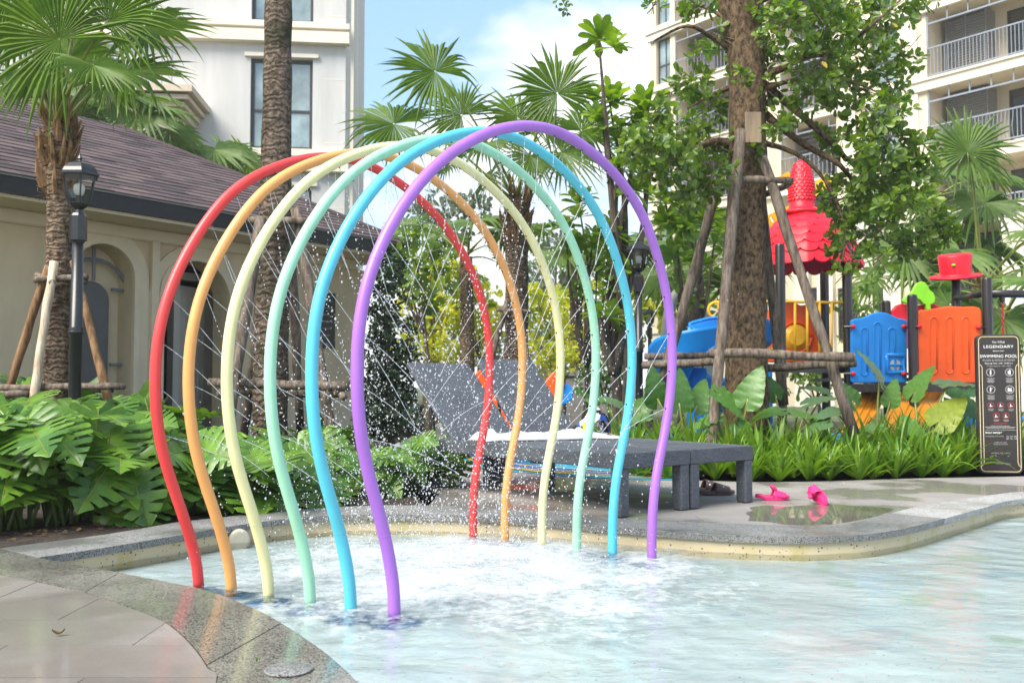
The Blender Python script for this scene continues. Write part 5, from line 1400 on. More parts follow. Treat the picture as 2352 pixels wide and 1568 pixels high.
def rosette_tree(label, base, tips, trunk_r, group, seed, extra=0):
    rg = random.Random(seed)
    T = thing('frangipani_tree', label, 'tree', base, 0, group); b0 = Vector(base)
    tips = [Vector(t) for t in tips]; cen = sum(tips, Vector()) / len(tips)
    fork = b0.lerp(cen, .55); fork.z = b0.z + (min(t.z for t in tips) - b0.z) * .55
    MB().tube(catmull([Vector((0, 0, 0)), (fork - b0) * .5 + Vector((.05, 0, 0)), fork - b0], 5), [trunk_r * (1 - .04 * i) for i in range(11)], 10, rough=.05).build('trunk', M['bark_thin'], T, smooth=True)
    for t in tips:
        m1 = fork.lerp(t, .5) + Vector((rg.uniform(-.15, .15), rg.uniform(-.15, .15), rg.uniform(-.1, .15)))
        MB().tube(catmull([fork - b0, m1 - b0, t - b0], 5), [max(.012, trunk_r * (.75 - .06 * i)) for i in range(11)], 6, rough=.05).build('branch', M['bark_thin'], T, smooth=True)
        for q in range(1 + extra):
            p = t + (Vector((rg.gauss(0, .16), rg.gauss(0, .16), rg.gauss(0, .14))) if q else Vector())
            link('leaf_rosette', ROS[rg.randrange(3)], T, M=TR(p - b0, basis(Vector((rg.uniform(-1, 1), rg.uniform(-1, 1), rg.uniform(-.4, .4))), Vector((rg.uniform(-.5, .5), rg.uniform(-.8, .2), 1))), rg.uniform(.85, 1.35)))
    return T
def tipset(lst, Y, sp, seed):
    rg = random.Random(seed); return [P(u, v, Y + rg.uniform(-sp, sp)) for u, v in lst]
rosette_tree('tree with big leaf rosettes reaching into the sky above the purple arch', (P(1435, 800, 12).x, 12, -.02), tipset([(1375, 90), (1400, 235), (1430, 300), (1465, 330), (1385, 290), (1420, 390), (1450, 440), (1480, 260)], 11.4, .6, 1), .085, 'broad-leaved trees of the garden', 11, 2)
rosette_tree('broad-leaved tree between the purple arch and the propped tree', (P(1585, 800, 13).x, 13, -.02), tipset([(1530, 470), (1575, 500), (1620, 520), (1555, 560), (1600, 590), (1640, 560), (1560, 650)], 12.6, .7, 2), .07, 'broad-leaved trees of the garden', 12, 2)
rosette_tree('thin broad-leaved tree behind the mint and turquoise arches', (P(1330, 830, 12.8).x, 12.8, -.02), tipset([(1300, 520), (1330, 470), (1360, 560), (1370, 630), (1340, 680), (1395, 690), (1410, 600), (1390, 540)], 12.5, .6, 3), .05, 'broad-leaved trees of the garden', 13, 1)
rosette_tree('stout multi-stem tree beside the lantern post', (P(1415, 830, 12.2).x, 12.2, -.02), tipset([(1420, 560), (1440, 620), (1400, 650), (1380, 720), (1405, 540)], 12, .5, 4), .11, 'broad-leaved trees of the garden', 14, 1)
def bushy(name, label, cat, base, cens, n_per, L, W, mat, group, seed, trunk=.08, rosette=4):
    rg = random.Random(seed); T = thing(name, label, cat, base, 0, group); b0 = Vector(base)
    top = sum((c for c, r in cens), Vector()) / len(cens)
    MB().tube(catmull([Vector((0, 0, 0)), (top - b0) * .45 + Vector((.06, 0, 0)), (top - b0)], 4), [trunk * (1 - .085 * i) for i in range(9)], 8, rough=.06).build('trunk', M['bark_thin'], T, smooth=True)
    for c, r in cens[:7]:
        MB().tube([(top - b0) * .6, c - b0], [trunk * .4, trunk * .1], 5).build('branch', M['bark_thin'], T)
    mb = MB(); leaf_cloud(mb, [(c - b0, r) for c, r in cens], n_per, L, W, rg, rosette=rosette); mb.build('crown', M[mat], T)['kind'] = 'stuff'
    return T
def blob(us, Y, sp, seed):
    rg = random.Random(seed); return [(P(u, v, Y + rg.uniform(-sp, sp)), r * Y / F) for u, v, r in us]
# dark clipped shrub at the pavilion corner
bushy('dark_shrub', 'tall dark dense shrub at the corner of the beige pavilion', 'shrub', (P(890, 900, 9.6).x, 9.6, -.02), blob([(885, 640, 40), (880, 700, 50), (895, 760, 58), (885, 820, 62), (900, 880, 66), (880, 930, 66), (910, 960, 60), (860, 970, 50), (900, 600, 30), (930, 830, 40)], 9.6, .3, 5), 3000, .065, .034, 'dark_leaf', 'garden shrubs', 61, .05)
bushy('round_leaf_tree', 'tree with round green leaves leaning over the pavilion roof corner', 'tree', (P(985, 900, 13.5).x, 13.5, -.02), blob([(920, 560, 40), (955, 540, 36), (900, 610, 36), (950, 610, 46), (990, 640, 40), (930, 660, 40), (985, 580, 36), (1015, 560, 30), (975, 690, 36)], 13.5, .6, 6), 170, .17, .14, 'mid_leaf', 'garden trees', 62, .05)
sunny = [ (1000, 690, 20, [(985, 650, 50), (1030, 690, 55), (960, 700, 45), (1000, 740, 50), (1050, 740, 40), (1010, 620, 40)], 'bright_leaf', 'sunlit yellow-green tree nearest the dark shrub'), (1090, 690, 23, [(1080, 640, 45), (1110, 690, 45), (1075, 730, 50), (1130, 740, 40), (1105, 780, 40)], 'bright_leaf', 'sunlit yellow-green tree behind the red arch'),
          (1265, 700, 22, [(1235, 690, 45), (1275, 720, 50), (1300, 690, 40), (1260, 760, 50), (1310, 770, 45), (1330, 730, 40)], 'bright_leaf', 'sunlit yellow-green tree behind the pale yellow arch'), (1390, 720, 21, [(1375, 700, 50), (1410, 740, 50), (1440, 700, 45), (1390, 780, 45), (1450, 760, 45), (1470, 640, 40), (1505, 690, 45), (1530, 740, 40)], 'bright_leaf', 'sunlit yellow-green tree behind the lantern posts'),
          (1560, 700, 19, [(1560, 600, 55), (1600, 650, 55), (1540, 660, 50), (1630, 600, 50), (1580, 540, 50), (1630, 700, 50), (1560, 730, 45)], 'mid_leaf', 'green garden tree behind the blue slide') ]
for k, (u, v, Y, us, mt, lab) in enumerate(sunny):
    bushy('garden_tree', lab, 'tree', (P(u, v, Y).x, Y, -.02), blob(us, Y, 1.0, 70 + k), (210 if mt == 'bright_leaf' else 110), .21, .13, mt, 'garden trees', 80 + k, .07)
low = [ (985, 800, 17, [(940, 800, 40), (985, 815, 40), (1030, 800, 36), (1060, 830, 30)], 'bright_leaf', 'low sunlit shrub beside the dark shrub'), (1290, 820, 16, [(1250, 810, 35), (1290, 825, 36), (1330, 815, 34), (1270, 850, 30), (1310, 770, 25)], 'bright_leaf', 'low sunlit shrub behind the raised lounger backs'), (1390, 850, 14, [(1370, 850, 36), (1410, 860, 36), (1345, 880, 30), (1440, 880, 30), (1390, 900, 30)], 'mid_leaf', 'low green shrub behind the mint green arch'),
        (1980, 740, 14, [(1940, 700, 26), (1970, 730, 32), (1990, 690, 26), (1960, 770, 30), (2000, 660, 22)], 'mid_leaf', 'green shrub behind the blue playground panel'), (2330, 800, 13.5, [(2290, 760, 34), (2330, 750, 36), (2360, 790, 40), (2300, 820, 36)], 'mid_leaf', 'green shrub behind the rules board'), (1870, 850, 13.5, [(1850, 850, 36), (1890, 870, 36), (1920, 850, 30), (1830, 880, 30)], 'mid_leaf', 'low green shrub under the playground tower') ]
for k, (u, v, Y, us, mt, lab) in enumerate(low):
    bushy('garden_shrub', lab, 'shrub', (P(u, v, Y).x, Y, -.02), blob(us, Y, .5, 90 + k), 520, .11, .065, mt, 'garden shrubs', 95 + k, .04)
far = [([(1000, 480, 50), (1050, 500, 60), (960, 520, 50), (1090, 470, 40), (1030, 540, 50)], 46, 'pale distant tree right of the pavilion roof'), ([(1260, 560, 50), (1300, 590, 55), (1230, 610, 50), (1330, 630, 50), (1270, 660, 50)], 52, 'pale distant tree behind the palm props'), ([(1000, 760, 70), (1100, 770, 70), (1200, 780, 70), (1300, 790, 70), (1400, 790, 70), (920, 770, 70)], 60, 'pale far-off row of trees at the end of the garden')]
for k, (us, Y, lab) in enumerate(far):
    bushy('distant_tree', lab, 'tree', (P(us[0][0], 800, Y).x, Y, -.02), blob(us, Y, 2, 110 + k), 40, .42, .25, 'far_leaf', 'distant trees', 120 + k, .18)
# overhanging sprig at the top edge
sp0 = thing('overhanging_branch', 'leafy twig hanging down from a tree above the sky gap', 'branch', P(1290, -60, 8.0), 0)
mb = MB(); leaf_cloud(mb, [(P(1285, 5, 8) - sp0.location, .055), (P(1300, 22, 8) - sp0.location, .05), (P(1310, -5, 8) - sp0.location, .06), (P(1270, -30, 8) - sp0.location, .1)], 1600, .05, .03, random.Random(4), rosette=3); mb.build('leaves', M['mid_leaf'], sp0)['kind'] = 'stuff'
MB().tube([Vector((0, 0, 0)), P(1290, 0, 8) - sp0.location, P(1305, 25, 8) - sp0.location], [.006, .004, .002], 5).build('twig', M['bark_thin'], sp0)

# ---------------------------------------------------------------- monstera bed
rg = random.Random(15)
def monstera(base, n, h, spread, label, group, szr=(.26, .46), aim=(0.35, -1.0)):
    T = thing('monstera_plant', label, 'plant', base, 0, group); st = MB()
    for k in range(n):
        a = rg.uniform(0, 6.28); rr = spread * math.sqrt(rg.random()); hz = h * rg.uniform(.35, 1.0) * (1 - .25 * rr / max(.01, spread))
        c = Vector((math.cos(a) * rr, math.sin(a) * rr, hz)); outv = Vector((math.cos(a), math.sin(a), 0)) * (rr / max(.01, spread)) + Vector((aim[0], aim[1], 0)) * .75
        outv.normalize()
        axd = outv + Vector((rg.gauss(0, .5), rg.gauss(0, .4), rg.uniform(-1.1, .25))); face = Vector((outv.x * .6 + rg.gauss(0, .4), outv.y * .6 + rg.gauss(0, .35), 1.0))
        sz = rg.uniform(*szr)
        link('leaf', MON[rg.randrange(3)], T, M=TR(c, basis(axd, face), (sz, sz * rg.uniform(.9, 1.1), sz)))
        root = Vector((c.x * .35 + rg.gauss(0, .04), c.y * .35 + rg.gauss(0, .04), 0)); st.tube(catmull([root, root.lerp(c, .55) + Vector((0, 0, .08)), c], 4), [.011, .0105, .010, .0095, .009, .0085, .008, .0075, .007], 5)
    st.build('stems', M['monstera_stem'], T, smooth=True)
    return T
beds = []
for (u, v, h) in ((-20, 1195, .52), (60, 1190, .55), (140, 1180, .55), (225, 1172, .55), (300, 1168, .50), (370, 1162, .45), (440, 1156, .42), (510, 1150, .42), (585, 1146, .42), (655, 1142, .40)):
    beds.append((G(u, v + 13), h, 13))
for (u, v, h) in ((-60, 1140, .66), (40, 1135, .70), (130, 1130, .72), (215, 1125, .68), (300, 1120, .60), (385, 1115, .52), (470, 1112, .48), (560, 1108, .46), (650, 1105, .44), (720, 1110, .42)):
    beds.append((G(u, v), h, 11))
for (u, v, h) in ((0, 1090, .75), (110, 1085, .78), (220, 1082, .74), (330, 1078, .62), (440, 1075, .5), (700, 1070, .42), (790, 1080, .42)):
    beds.append((G(u, v), h, 7))
for i, (b, h, n) in enumerate(beds):
    row = 0 if i < 10 else (1 if i < 20 else 2)
    monstera((b.x, b.y, -.02), n, h + (.19 if i % 10 < 5 else .06), .26, ('glossy split-leaved monstera along the granite pool edge', 'glossy split-leaved monstera in the middle row of the pool bed', 'glossy split-leaved monstera in the row nearest the pavilion')[row], 'monstera plants of the pool bed')
for (u, v, h, lab) in ((800, 1130, .40, 'monstera behind the turquoise arch at the end of the bed'), (880, 1125, .42, 'wet monstera sprayed by the jets left of the loungers'), (950, 1122, .44, 'wet monstera leaning towards the lounger head end'), (1005, 1112, .42, 'monstera against the near lounger rail, drooping over the deck')):
    b = G(u, v); monstera((b.x, b.y, -.02), 10, h, .22, lab, 'monstera plants by the loungers', (.22, .32))
# leaf litter under the monstera
lit = MB()
for q in range(380):
    u = rg.uniform(-40, 800); i = rg.uniform(0, 1); p = G(u, 1245 - 0.105 * u + (0.00004 * u * u) - 6 - 60 * i * rg.random(), -.016)
    a = rg.uniform(0, 6.28); L = rg.uniform(.02, .055); d = Vector((math.cos(a), math.sin(a), rg.uniform(-.1, .4))); s_ = Vector((-math.sin(a), math.cos(a), rg.uniform(-.3, .3))) * L * .28
    lit.add([p, p + d * L * .5 + s_, p + d * L, p + d * L * .5 - s_], [(0, 1, 2, 3)])
struct(lit.build('leaf_litter', M['dry_leaf']), 'stuff')
# broad upright leaves beside the pavilion (canna like)
def paddle(label, base, n, h, mat, seed):
    rg = random.Random(seed); T = thing('canna_plant', label, 'plant', base, 0, 'broad-leaved plants by the pavilion')
    for k in range(n):
        a = rg.uniform(0, 6.28); el = R(rg.uniform(50, 85)); L = h * rg.uniform(.55, 1.0); W = L * .22; d = Vector((math.cos(a) * math.cos(el), math.sin(a) * math.cos(el), math.sin(el))); s_ = Vector((-math.sin(a), math.cos(a), 0)); rows = []
        for j in range(9):
            f = j / 8; wv = .006 if f < .25 else W / 2 * math.sin(math.pi * (f - .25) / .75) ** .7 + .002; c = d * L * f + Vector((d.x, d.y, 0)) * L * .35 * f ** 3 - Vector((0, 0, .12 * L * f ** 3)); rows.append([c - s_ * wv + Vector((0, 0, wv * .3)), c, c + s_ * wv + Vector((0, 0, wv * .3))])
        MB().sheet(rows).build('leaf', M[mat], T, smooth=True)
    return T
for k, (u, v, Y, h) in enumerate(((205, 930, 8.6, 0.75), (290, 930, 8.4, .85), (335, 940, 8.5, .65), (250, 940, 8.7, .7))):
    q = P(u, v, Y); paddle('upright broad-leaved plant against the pavilion wall by the palm props', (q.x, Y, -.02), 7, h + .25, 'canna', k)
q = P(755, 930, 8.8); paddle('upright broad-leaved plant beside the heavy log frame', (q.x, 8.8, -.02), 7, .85, 'canna', 9)

# ---------------------------------------------------------------- right hand hedge
def lily_mesh(seed, n=34, L=.46):
    rg = random.Random(seed); mb = MB()
    for k in range(n):
        a = rg.uniform(0, 6.28); el0 = R(rg.uniform(35, 86)); l = L * rg.uniform(.6, 1.12); W = .034 * rg.uniform(.7, 1.2); s_ = Vector((-math.sin(a), math.cos(a), 0)); p = Vector((math.cos(a) * .02, math.sin(a) * .02, .01)); rows = []
        bend = R(rg.uniform(45, 115)) * (1.15 - el0 / 2)
        for j in range(8):
            f = j / 7; wv = W / 2 * (1.0 if f < .55 else (1 - f) / .45) + .0008; el = el0 - bend * f * f
            rows.append([p - s_ * wv + Vector((0, 0, wv * .5)), p, p + s_ * wv + Vector((0, 0, wv * .5))]); p = p + Vector((math.cos(a) * math.cos(el), math.sin(a) * math.cos(el), math.sin(el))) * l / 7
        mb.sheet(rows)
    return mb.mesh('leaves', M['lily'], smooth=True)
LIL = [lily_mesh(s, 36 + s, .44 + .02 * s) for s in range(5)]
hl2 = resample(hedge_line, 200); k = 0
def lily(p, sc, lab):
    T = thing('spider_lily', lab, 'plant', (p.x, p.y, -.018), rg.uniform(0, 6.28), 'strap-leaved plants of the hedge')
    o = link('leaves', LIL[rg.randrange(5)], T); o['kind'] = 'stuff'; o.scale = (sc, sc, sc); o.rotation_euler = (rg.uniform(-.12, .12), rg.uniform(-.12, .12), 0)
for row, (dy, sc, st) in enumerate(((.14, .80, .21), (.40, .98, .23), (.70, 1.12, .26), (1.05, 1.15, .30))):
    acc = 0; last = None
    for p in hl2:
        if last is not None and (p - last).length < st: continue
        last = p
        if p.x > 5.2 and row > 1: continue
        if p.x > 3.78 and row < 2 and p.x < 4.5 and row == 0: continue
        if p.x > 6.6: break
        lily(p + Vector((rg.uniform(-.05, .05), dy + rg.uniform(-.06, .06), 0)), sc * rg.uniform(.88, 1.12), ('bright strap-leaved lily clump along the deck edge of the hedge', 'bright strap-leaved lily clump in the second row of the hedge', 'bright strap-leaved lily clump in the third row of the hedge', 'bright strap-leaved lily clump at the back of the hedge')[row])
# elephant-ear plants: leaves placed (u, v, depth, axis angle on screen, facing, size)
def alocasia(label, base, leaves):
    T = thing('elephant_ear', label, 'plant', base, 0, 'elephant-ear plants of the hedge'); b0 = Vector(base); st = MB()
    for k, (u, v, Y, deg, face, sz, kind) in enumerate(leaves):
        c = P(u, v, Y) - b0; axd = screen(deg, rg.uniform(-.25, .15))
        me_ = {'g': ALO[k % 2], 'p': ALOP, 'y': ALOY}[kind]
        link('leaf', me_, T, M=TR(c, basis(axd, face), sz))
        st.tube(catmull([Vector((rg.gauss(0, .03), rg.gauss(0, .03), 0)), Vector((c.x * .45, c.y * .45, c.z * .55)), c], 4), [.015, .0145, .014, .013, .012, .011, .010, .009, .008], 6)
    st.build('stems', M['petiole'], T, smooth=True)
FC = Vector((0, -.9, .5)); UPF = Vector((.05, -.35, 1)); 
alocasia('elephant-ear plant with wavy upright leaves in front of the propped tree', (P(1690, 1010, 8.1).x, 8.1, -.02), [(1652, 905, 8.0, -38, Vector((.2, -.6, .8)), .30, 'g'), (1718, 915, 8.0, 68, Vector((-.4, -.9, .2)), .32, 'g'), (1700, 985, 8.0, -60, Vector((.3, -.9, .3)), .26, 'g'), (1640, 960, 8.1, 200, UPF, .25, 'g')])
alocasia('elephant-ear plant with round upright leaves beside the purple arch', (P(1580, 1000, 8.4).x, 8.4, -.02), [(1560, 925, 8.4, 88, FC, .32, 'g'), (1510, 915, 8.6, 100, FC, .31, 'g'), (1600, 930, 8.5, 70, FC, .27, 'g'), (1480, 960, 8.4, 190, UPF, .26, 'p'), (1540, 985, 8.2, -20, UPF, .24, 'g')])
alocasia('elephant-ear plant behind the printed bag', (P(1440, 980, 8.4).x, 8.6, -.02), [(1420, 930, 8.6, 150, UPF, .24, 'p'), (1470, 940, 8.7, 40, FC, .24, 'g'), (1395, 920, 9.2, 170, UPF, .24, 'p'), (1340, 905, 9.6, 160, UPF, .24, 'g'), (1450, 1000, 8.3, -60, FC, .24, 'g')])
alocasia('elephant-ear plant with broad flat leaves right of the propped tree', (P(1810, 1000, 8.5).x, 8.5, -.02), [(1790, 945, 8.4, 185, UPF, .27, 'g'), (1832, 950, 8.3, -5, UPF, .26, 'g'), (1780, 905, 8.9, 120, FC, .24, 'g'), (1860, 925, 8.8, 20, UPF, .28, 'p'), (1895, 900, 9.0, 160, UPF, .25, 'g'), (1890, 975, 8.2, 200, UPF, .24, 'p')])
alocasia('elephant-ear plant with a tilted pale leaf in front of the blue panel', (P(2010, 1000, 8.5).x, 8.5, -.02), [(2020, 870, 8.5, 118, Vector((.75, -.55, .5)), .34, 'p'), (1958, 920, 8.5, 130, FC, .26, 'g'), (1920, 945, 8.3, 190, UPF, .25, 'p'), (2045, 920, 8.6, 75, FC, .22, 'g'), (2012, 985, 8.3, 195, UPF, .30, 'p')])
alocasia('elephant-ear plant with one yellow leaf in front of the orange panel', (P(2110, 1000, 8.4).x, 8.4, -.02), [(2175, 882, 8.4, 4, Vector((.02, -.22, 1)), .36, 'p'), (2160, 965, 8.3, 42, Vector((-.25, -.95, .35)), .34, 'y'), (2195, 920, 8.6, -28, Vector((.1, -.85, .5)), .34, 'g'), (2080, 975, 8.3, -30, Vector((.2, -.8, .5)), .25, 'g'), (2100, 900, 8.6, 62, Vector((-.9, -.4, .1)), .30, 'g'), (2225, 905, 8.9, 20, UPF, .24, 'g')])
# ---------------------------------------------------------------- pavilion on the left
EA = G(0, 395, 2.9); EB = G(945, 563, 2.9)
ed = (EB - EA).normalized(); en = Vector((-ed.y, ed.x, 0))       # along the eave, and inwards
ELEN = (EB - EA).length
S0 = -4.0                                  # the eave goes on beyond the picture's left side
PV = thing('pavilion', 'beige single-storey pavilion with arched doorways and brown shingle roof', 'building', (EA.x, EA.y, 0), math.atan2(ed.y, ed.x))
# local frame: x along the eave, y inwards, z up
RUN = 3.1
def ridge_h():
    r = ray(60, 241)                        # a point of the ridge line as seen
    o = EA; k = None
    den = r.x * en.x + r.y * en.y; k = (RUN + o.x * en.x + o.y * en.y) / den
    return CH + r.z * k
RH = ridge_h() - 2.9
RP = math.atan2(RH, RUN); HIP = ELEN - RUN * 0.98
ov = 0.62; wz = 2.62
def pbox(name, a, b, mat, par=PV, bv=0.0):
    o = MB().bbox(a, b).build(name, mat, par)
    if bv: bevel(o, bv, 1)
    return o
# roof decks
rm = MB()
E0, E1 = Vector((S0, 0, 2.9)), Vector((ELEN, 0, 2.9)); Rg0, Rg1 = Vector((S0, RUN, 2.9 + RH)), Vector((HIP, RUN, 2.9 + RH)); F0, F1 = Vector((S0, 2 * RUN, 2.9)), Vector((ELEN, 2 * RUN, 2.9))
rm.add([E0, E1, Rg1, Rg0, F0, F1], [(0, 1, 2, 3), (3, 2, 5, 4), (1, 5, 2)])
roof = rm.build('roof', M['shingle'], PV)
pbox('fascia', (S0, -.015, 2.70), (ELEN, .03, 2.875), M['fascia'])
pbox('fascia', (ELEN - .03, .031, 2.70), (ELEN + .015, 2 * RUN, 2.875), M['fascia'])
pbox('drip_edge', (S0, -.03, 2.876), (ELEN + .03, .02, 2.893), M['drip'])
pbox('soffit', (S0, .031, 2.66), (ELEN - .031, 2 * RUN, 2.698), M['trim_beige'])
pbox('cornice', (S0, ov - .06, 2.50), (ELEN - ov + .06, ov + .10, 2.659), M['trim_beige'], bv=.02)
# shingles, course by course; the largest in view are single pieces
slope = Vector((0, math.cos(RP), math.sin(RP))); SLEN = math.hypot(RUN, RH); up = Vector((0, -math.sin(RP), math.cos(RP)))
rgs = random.Random(3); tabs = []
EXPO, TW = 0.150, 0.34
nc = int(SLEN / EXPO)
for c in range(nc):
    dist = c * EXPO; off = (c % 2) * TW * .5 + rgs.uniform(-.04, .04); xmax = ELEN - dist * math.cos(RP) * 1.0 * (ELEN - HIP) / RUN
    x = S0 + 2.2 + off
    while x < xmax - .02:
        w_ = min(TW - .006, xmax - x)
        tabs.append((x, dist, w_, c)); x += TW
tab_me = None
def tab_geo(mb, x, dist, w_, jz):
    a = Vector((x, 0, 2.9)) + slope * (dist - .012) ; l = EXPO + .02
    q = [Vector((0, 0, 0)), Vector((w_, 0, 0)), Vector((w_, 0, 0)) + slope * l, slope * l]
    t0 = .016 + jz; t1 = .006
    vs_ = [a + q[0] + up * .001, a + q[1] + up * .001, a + q[2] + up * .001, a + q[3] + up * .001, a + q[0] + up * t0, a + q[1] + up * t0, a + q[2] + up * t1, a + q[3] + up * t1]
    mb.add(vs_, [(4, 5, 6, 7), (0, 1, 5, 4), (1, 2, 6, 5), (3, 0, 4, 7)])
vis = sorted(tabs, key=lambda t: abs(t[0] - 1.0) * 1.0 + t[1] * .2)
single = set(id(t) for t in vis[:290])
sm = MB(); tab_geo(sm, 0, 0, TW - .006, 0.0); sm.v = [tuple(Vector(v) - Vector((0, 0, 2.9))) for v in sm.v]
std = sm.mesh('shingle', M['shingle'])
rest = MB()
for t in tabs:
    if id(t) in single and t[2] > TW - .01:
        link('shingle', std, roof, loc=Vector((t[0], 0, 2.9)) + slope * t[1] + up * rgs.uniform(0, .004))
    else: tab_geo(rest, t[0], t[1], t[2], rgs.uniform(0, .004))
ro = rest.build('shingle_field', M['shingle'], roof); ro['kind'] = 'stuff'
for k in range(30):                        # ridge caps
    x = HIP - .3 - k * .28
    MB().add([Vector((x, RUN - .11, 2.9 + RH - .035)), Vector((x, RUN, 2.9 + RH + .025)), Vector((x, RUN + .11, 2.9 + RH - .035)), Vector((x + .30, RUN - .11, 2.9 + RH - .045)), Vector((x + .30, RUN, 2.9 + RH + .012)), Vector((x + .30, RUN + .11, 2.9 + RH - .045))], [(0, 3, 4, 1), (1, 4, 5, 2)]).build('ridge_cap', M['shingle'], roof)
hv = (Vector((ELEN, 0, 2.9)) - Rg1); hl_ = hv.length; hd = hv.normalized()
MB().tube([Rg1 + Vector((0, 0, .0)), Vector((ELEN, 0, 2.905))], .05, 6).build('hip_cap', M['shingle'], roof)
# wall with arched openings
def locu(u, yl=ov):                        # local x of the wall point seen at column u
    r = ray(u, 700); o = EA + en * yl
    # solve o + ed*s = r*k
    det = ed.x * -r.y + r.x * ed.y
    s = (-o.x * -r.y + r.x * -o.y) / det
    return s
def locz(u, v, yl=ov):
    s = locu(u, yl); p = EA + en * yl + ed * s; r = ray(u, v); return CH + r.z * (p.y / r.y)
WEND = locu(838)
arches_l = []
n1a, n1b = locu(160), locu(303); n2a, n2b = locu(372), locu(522)
z1t = locz(232, 560); z2t = locz(447, 600)
def arch_pts(xa, xb, zt, n=14, zs=None):
    r = (xb - xa) / 2; cx = (xa + xb) / 2; pts = [(xa, 0.0)]
    for i in range(n + 1):
        a = math.pi - math.pi * i / n; pts.append((cx + math.cos(a) * r, zt - r + math.sin(a) * r))
    pts.append((xb, 0.0)); return pts
def arch_wall(name, x0, x1, xa, xb, zt, zb, zh, y0, y1, mat):
    # wall slab x0..x1 x zb..zh with an arched hole
    a = arch_pts(xa, xb, zt); mb = MB(); n = len(a)
    outer = []
    for (x, z) in a:                       # project every arch point onto the slab's border
        if z <= 1e-6: outer.append((x0 if x < (xa + xb) / 2 else x1, zb))
        else:
            cx = (xa + xb) / 2; f = (x - xa) / (xb - xa)
            outer.append((x0 + (x1 - x0) * f, zh) if 0.12 < f < .88 else ((x0, zb + (zh - zb) * min(1, z / (zt))) if f <= .12 else (x1, zb + (zh - zb) * min(1, z / zt))))
    ins = [(x, max(z, zb)) for x, z in a]
    for y in (y0, y1):
        mb.add([Vector((x, y, z)) for x, z in ins] + [Vector((x, y, z)) for x, z in outer], [(i, i + 1, n + i + 1, n + i) for i in range(n - 1)])
    k1 = next(i for i, o in enumerate(outer) if o[1] >= zh - 1e-6)
    mb.add([Vector((outer[k1 - 1][0], y0, outer[k1 - 1][1])), Vector((x0, y0, zh)), Vector((outer[k1][0], y0, zh))], [(0, 1, 2)])
    k2 = max(i for i, o in enumerate(outer) if o[1] >= zh - 1e-6)
    mb.add([Vector((outer[k2][0], y0, zh)), Vector((x1, y0, zh)), Vector((outer[k2 + 1][0], y0, outer[k2 + 1][1]))], [(0, 1, 2)])
    mb.add([Vector((x, y0, z)) for x, z in ins] + [Vector((x, y1, z)) for x, z in ins], [(i, i + 1, n + i + 1, n + i) for i in range(n - 1)])
    return mb.build(name, mat, PV, fix=True)
zb = -.03; zh = 2.51
midx = (n1b + n2a) / 2
wall_m = M['render_beige']
pbox('wall', (S0, ov, zb), (n1a - .35, ov + .3, zh), wall_m)
arch_wall('wall', n1a - .35, midx, n1a, n1b, z1t, zb, zh, ov, ov + .3, wall_m)
arch_wall('wall', midx, n2b + .35, n2a, n2b, z2t, zb, zh, ov, ov + .3, wall_m)
pbox('wall', (n2b + .35, ov, zb), (WEND, ov + .3, zh), wall_m)
pbox('wall', (WEND - .3, ov + .3, zb), (WEND - .001, 2 * RUN - ov, zh), wall_m)
pbox('pilaster', (midx + .02, ov - .07, zb), (midx + .12, ov - .001, zh), M['trim_beige'])
def arch_trim(xa, xb, zt, wd, y0, y1, mat, name):
    a = arch_pts(xa, xb, zt); b = arch_pts(xa - wd, xb + wd, zt + wd); n = len(a); mb = MB()
    for y in (y0,): mb.add([Vector((x, y, z)) for x, z in a] + [Vector((x, y, z)) for x, z in b], [(i, i + 1, n + i + 1, n + i) for i in range(n - 1)])
    mb.add([Vector((x, y0, z)) for x, z in b] + [Vector((x, y1, z)) for x, z in b], [(i, i + 1, n + i + 1, n + i) for i in range(n - 1)])
    mb.add([Vector((x, y0, z)) for x, z in a] + [Vector((x, y1, z)) for x, z in a], [(i, i + 1, n + i + 1, n + i) for i in range(n - 1)])
    return mb.build(name, mat, PV, fix=True)
for (xa, xb, zt) in ((n1a, n1b, z1t), (n2a, n2b, z2t)):
    arch_trim(xa, xb, zt, .20, ov - .035, ov, M['trim_beige'], 'arch_trim')
    arch_trim(xa, xb, zt, .07, ov - .06, ov - .0352, M['trim_beige'], 'arch_trim')
# niche 1: blind panel with a grey trellis of arcs and bars
pbox('niche_wall', (n1a - .1, ov + .3, zb), (n1b + .1, ov + .34, zh), M['trim_beige'])
cx = (n1a + n1b) / 2; dw = (n1b - n1a) * .30
dp = arch_pts(cx - dw, cx + dw, z1t - .42)
MB().prism(dp, ov + .24, ov + .29, lambda x, z, d: Vector((x, d, z))).build('niche_door', M['door_grey'], PV, fix=True)
def bar_path(pts, r=.022, name='trellis_bar'): return MB().tube([Vector((x, ov + .19, z)) for x, z in pts], r, 6).build(name, M['grey_metal'], PV)
bar_path(arch_pts(cx - dw - .22, cx + dw + .22, z1t - .16)); bar_path([(cx, z1t - .42), (cx, z1t - .02)])
for s in (-1, 1):
    for z in (1.0, 1.9, .35): bar_path([(cx + s * dw, z), (cx + s * (dw + .36), z)])
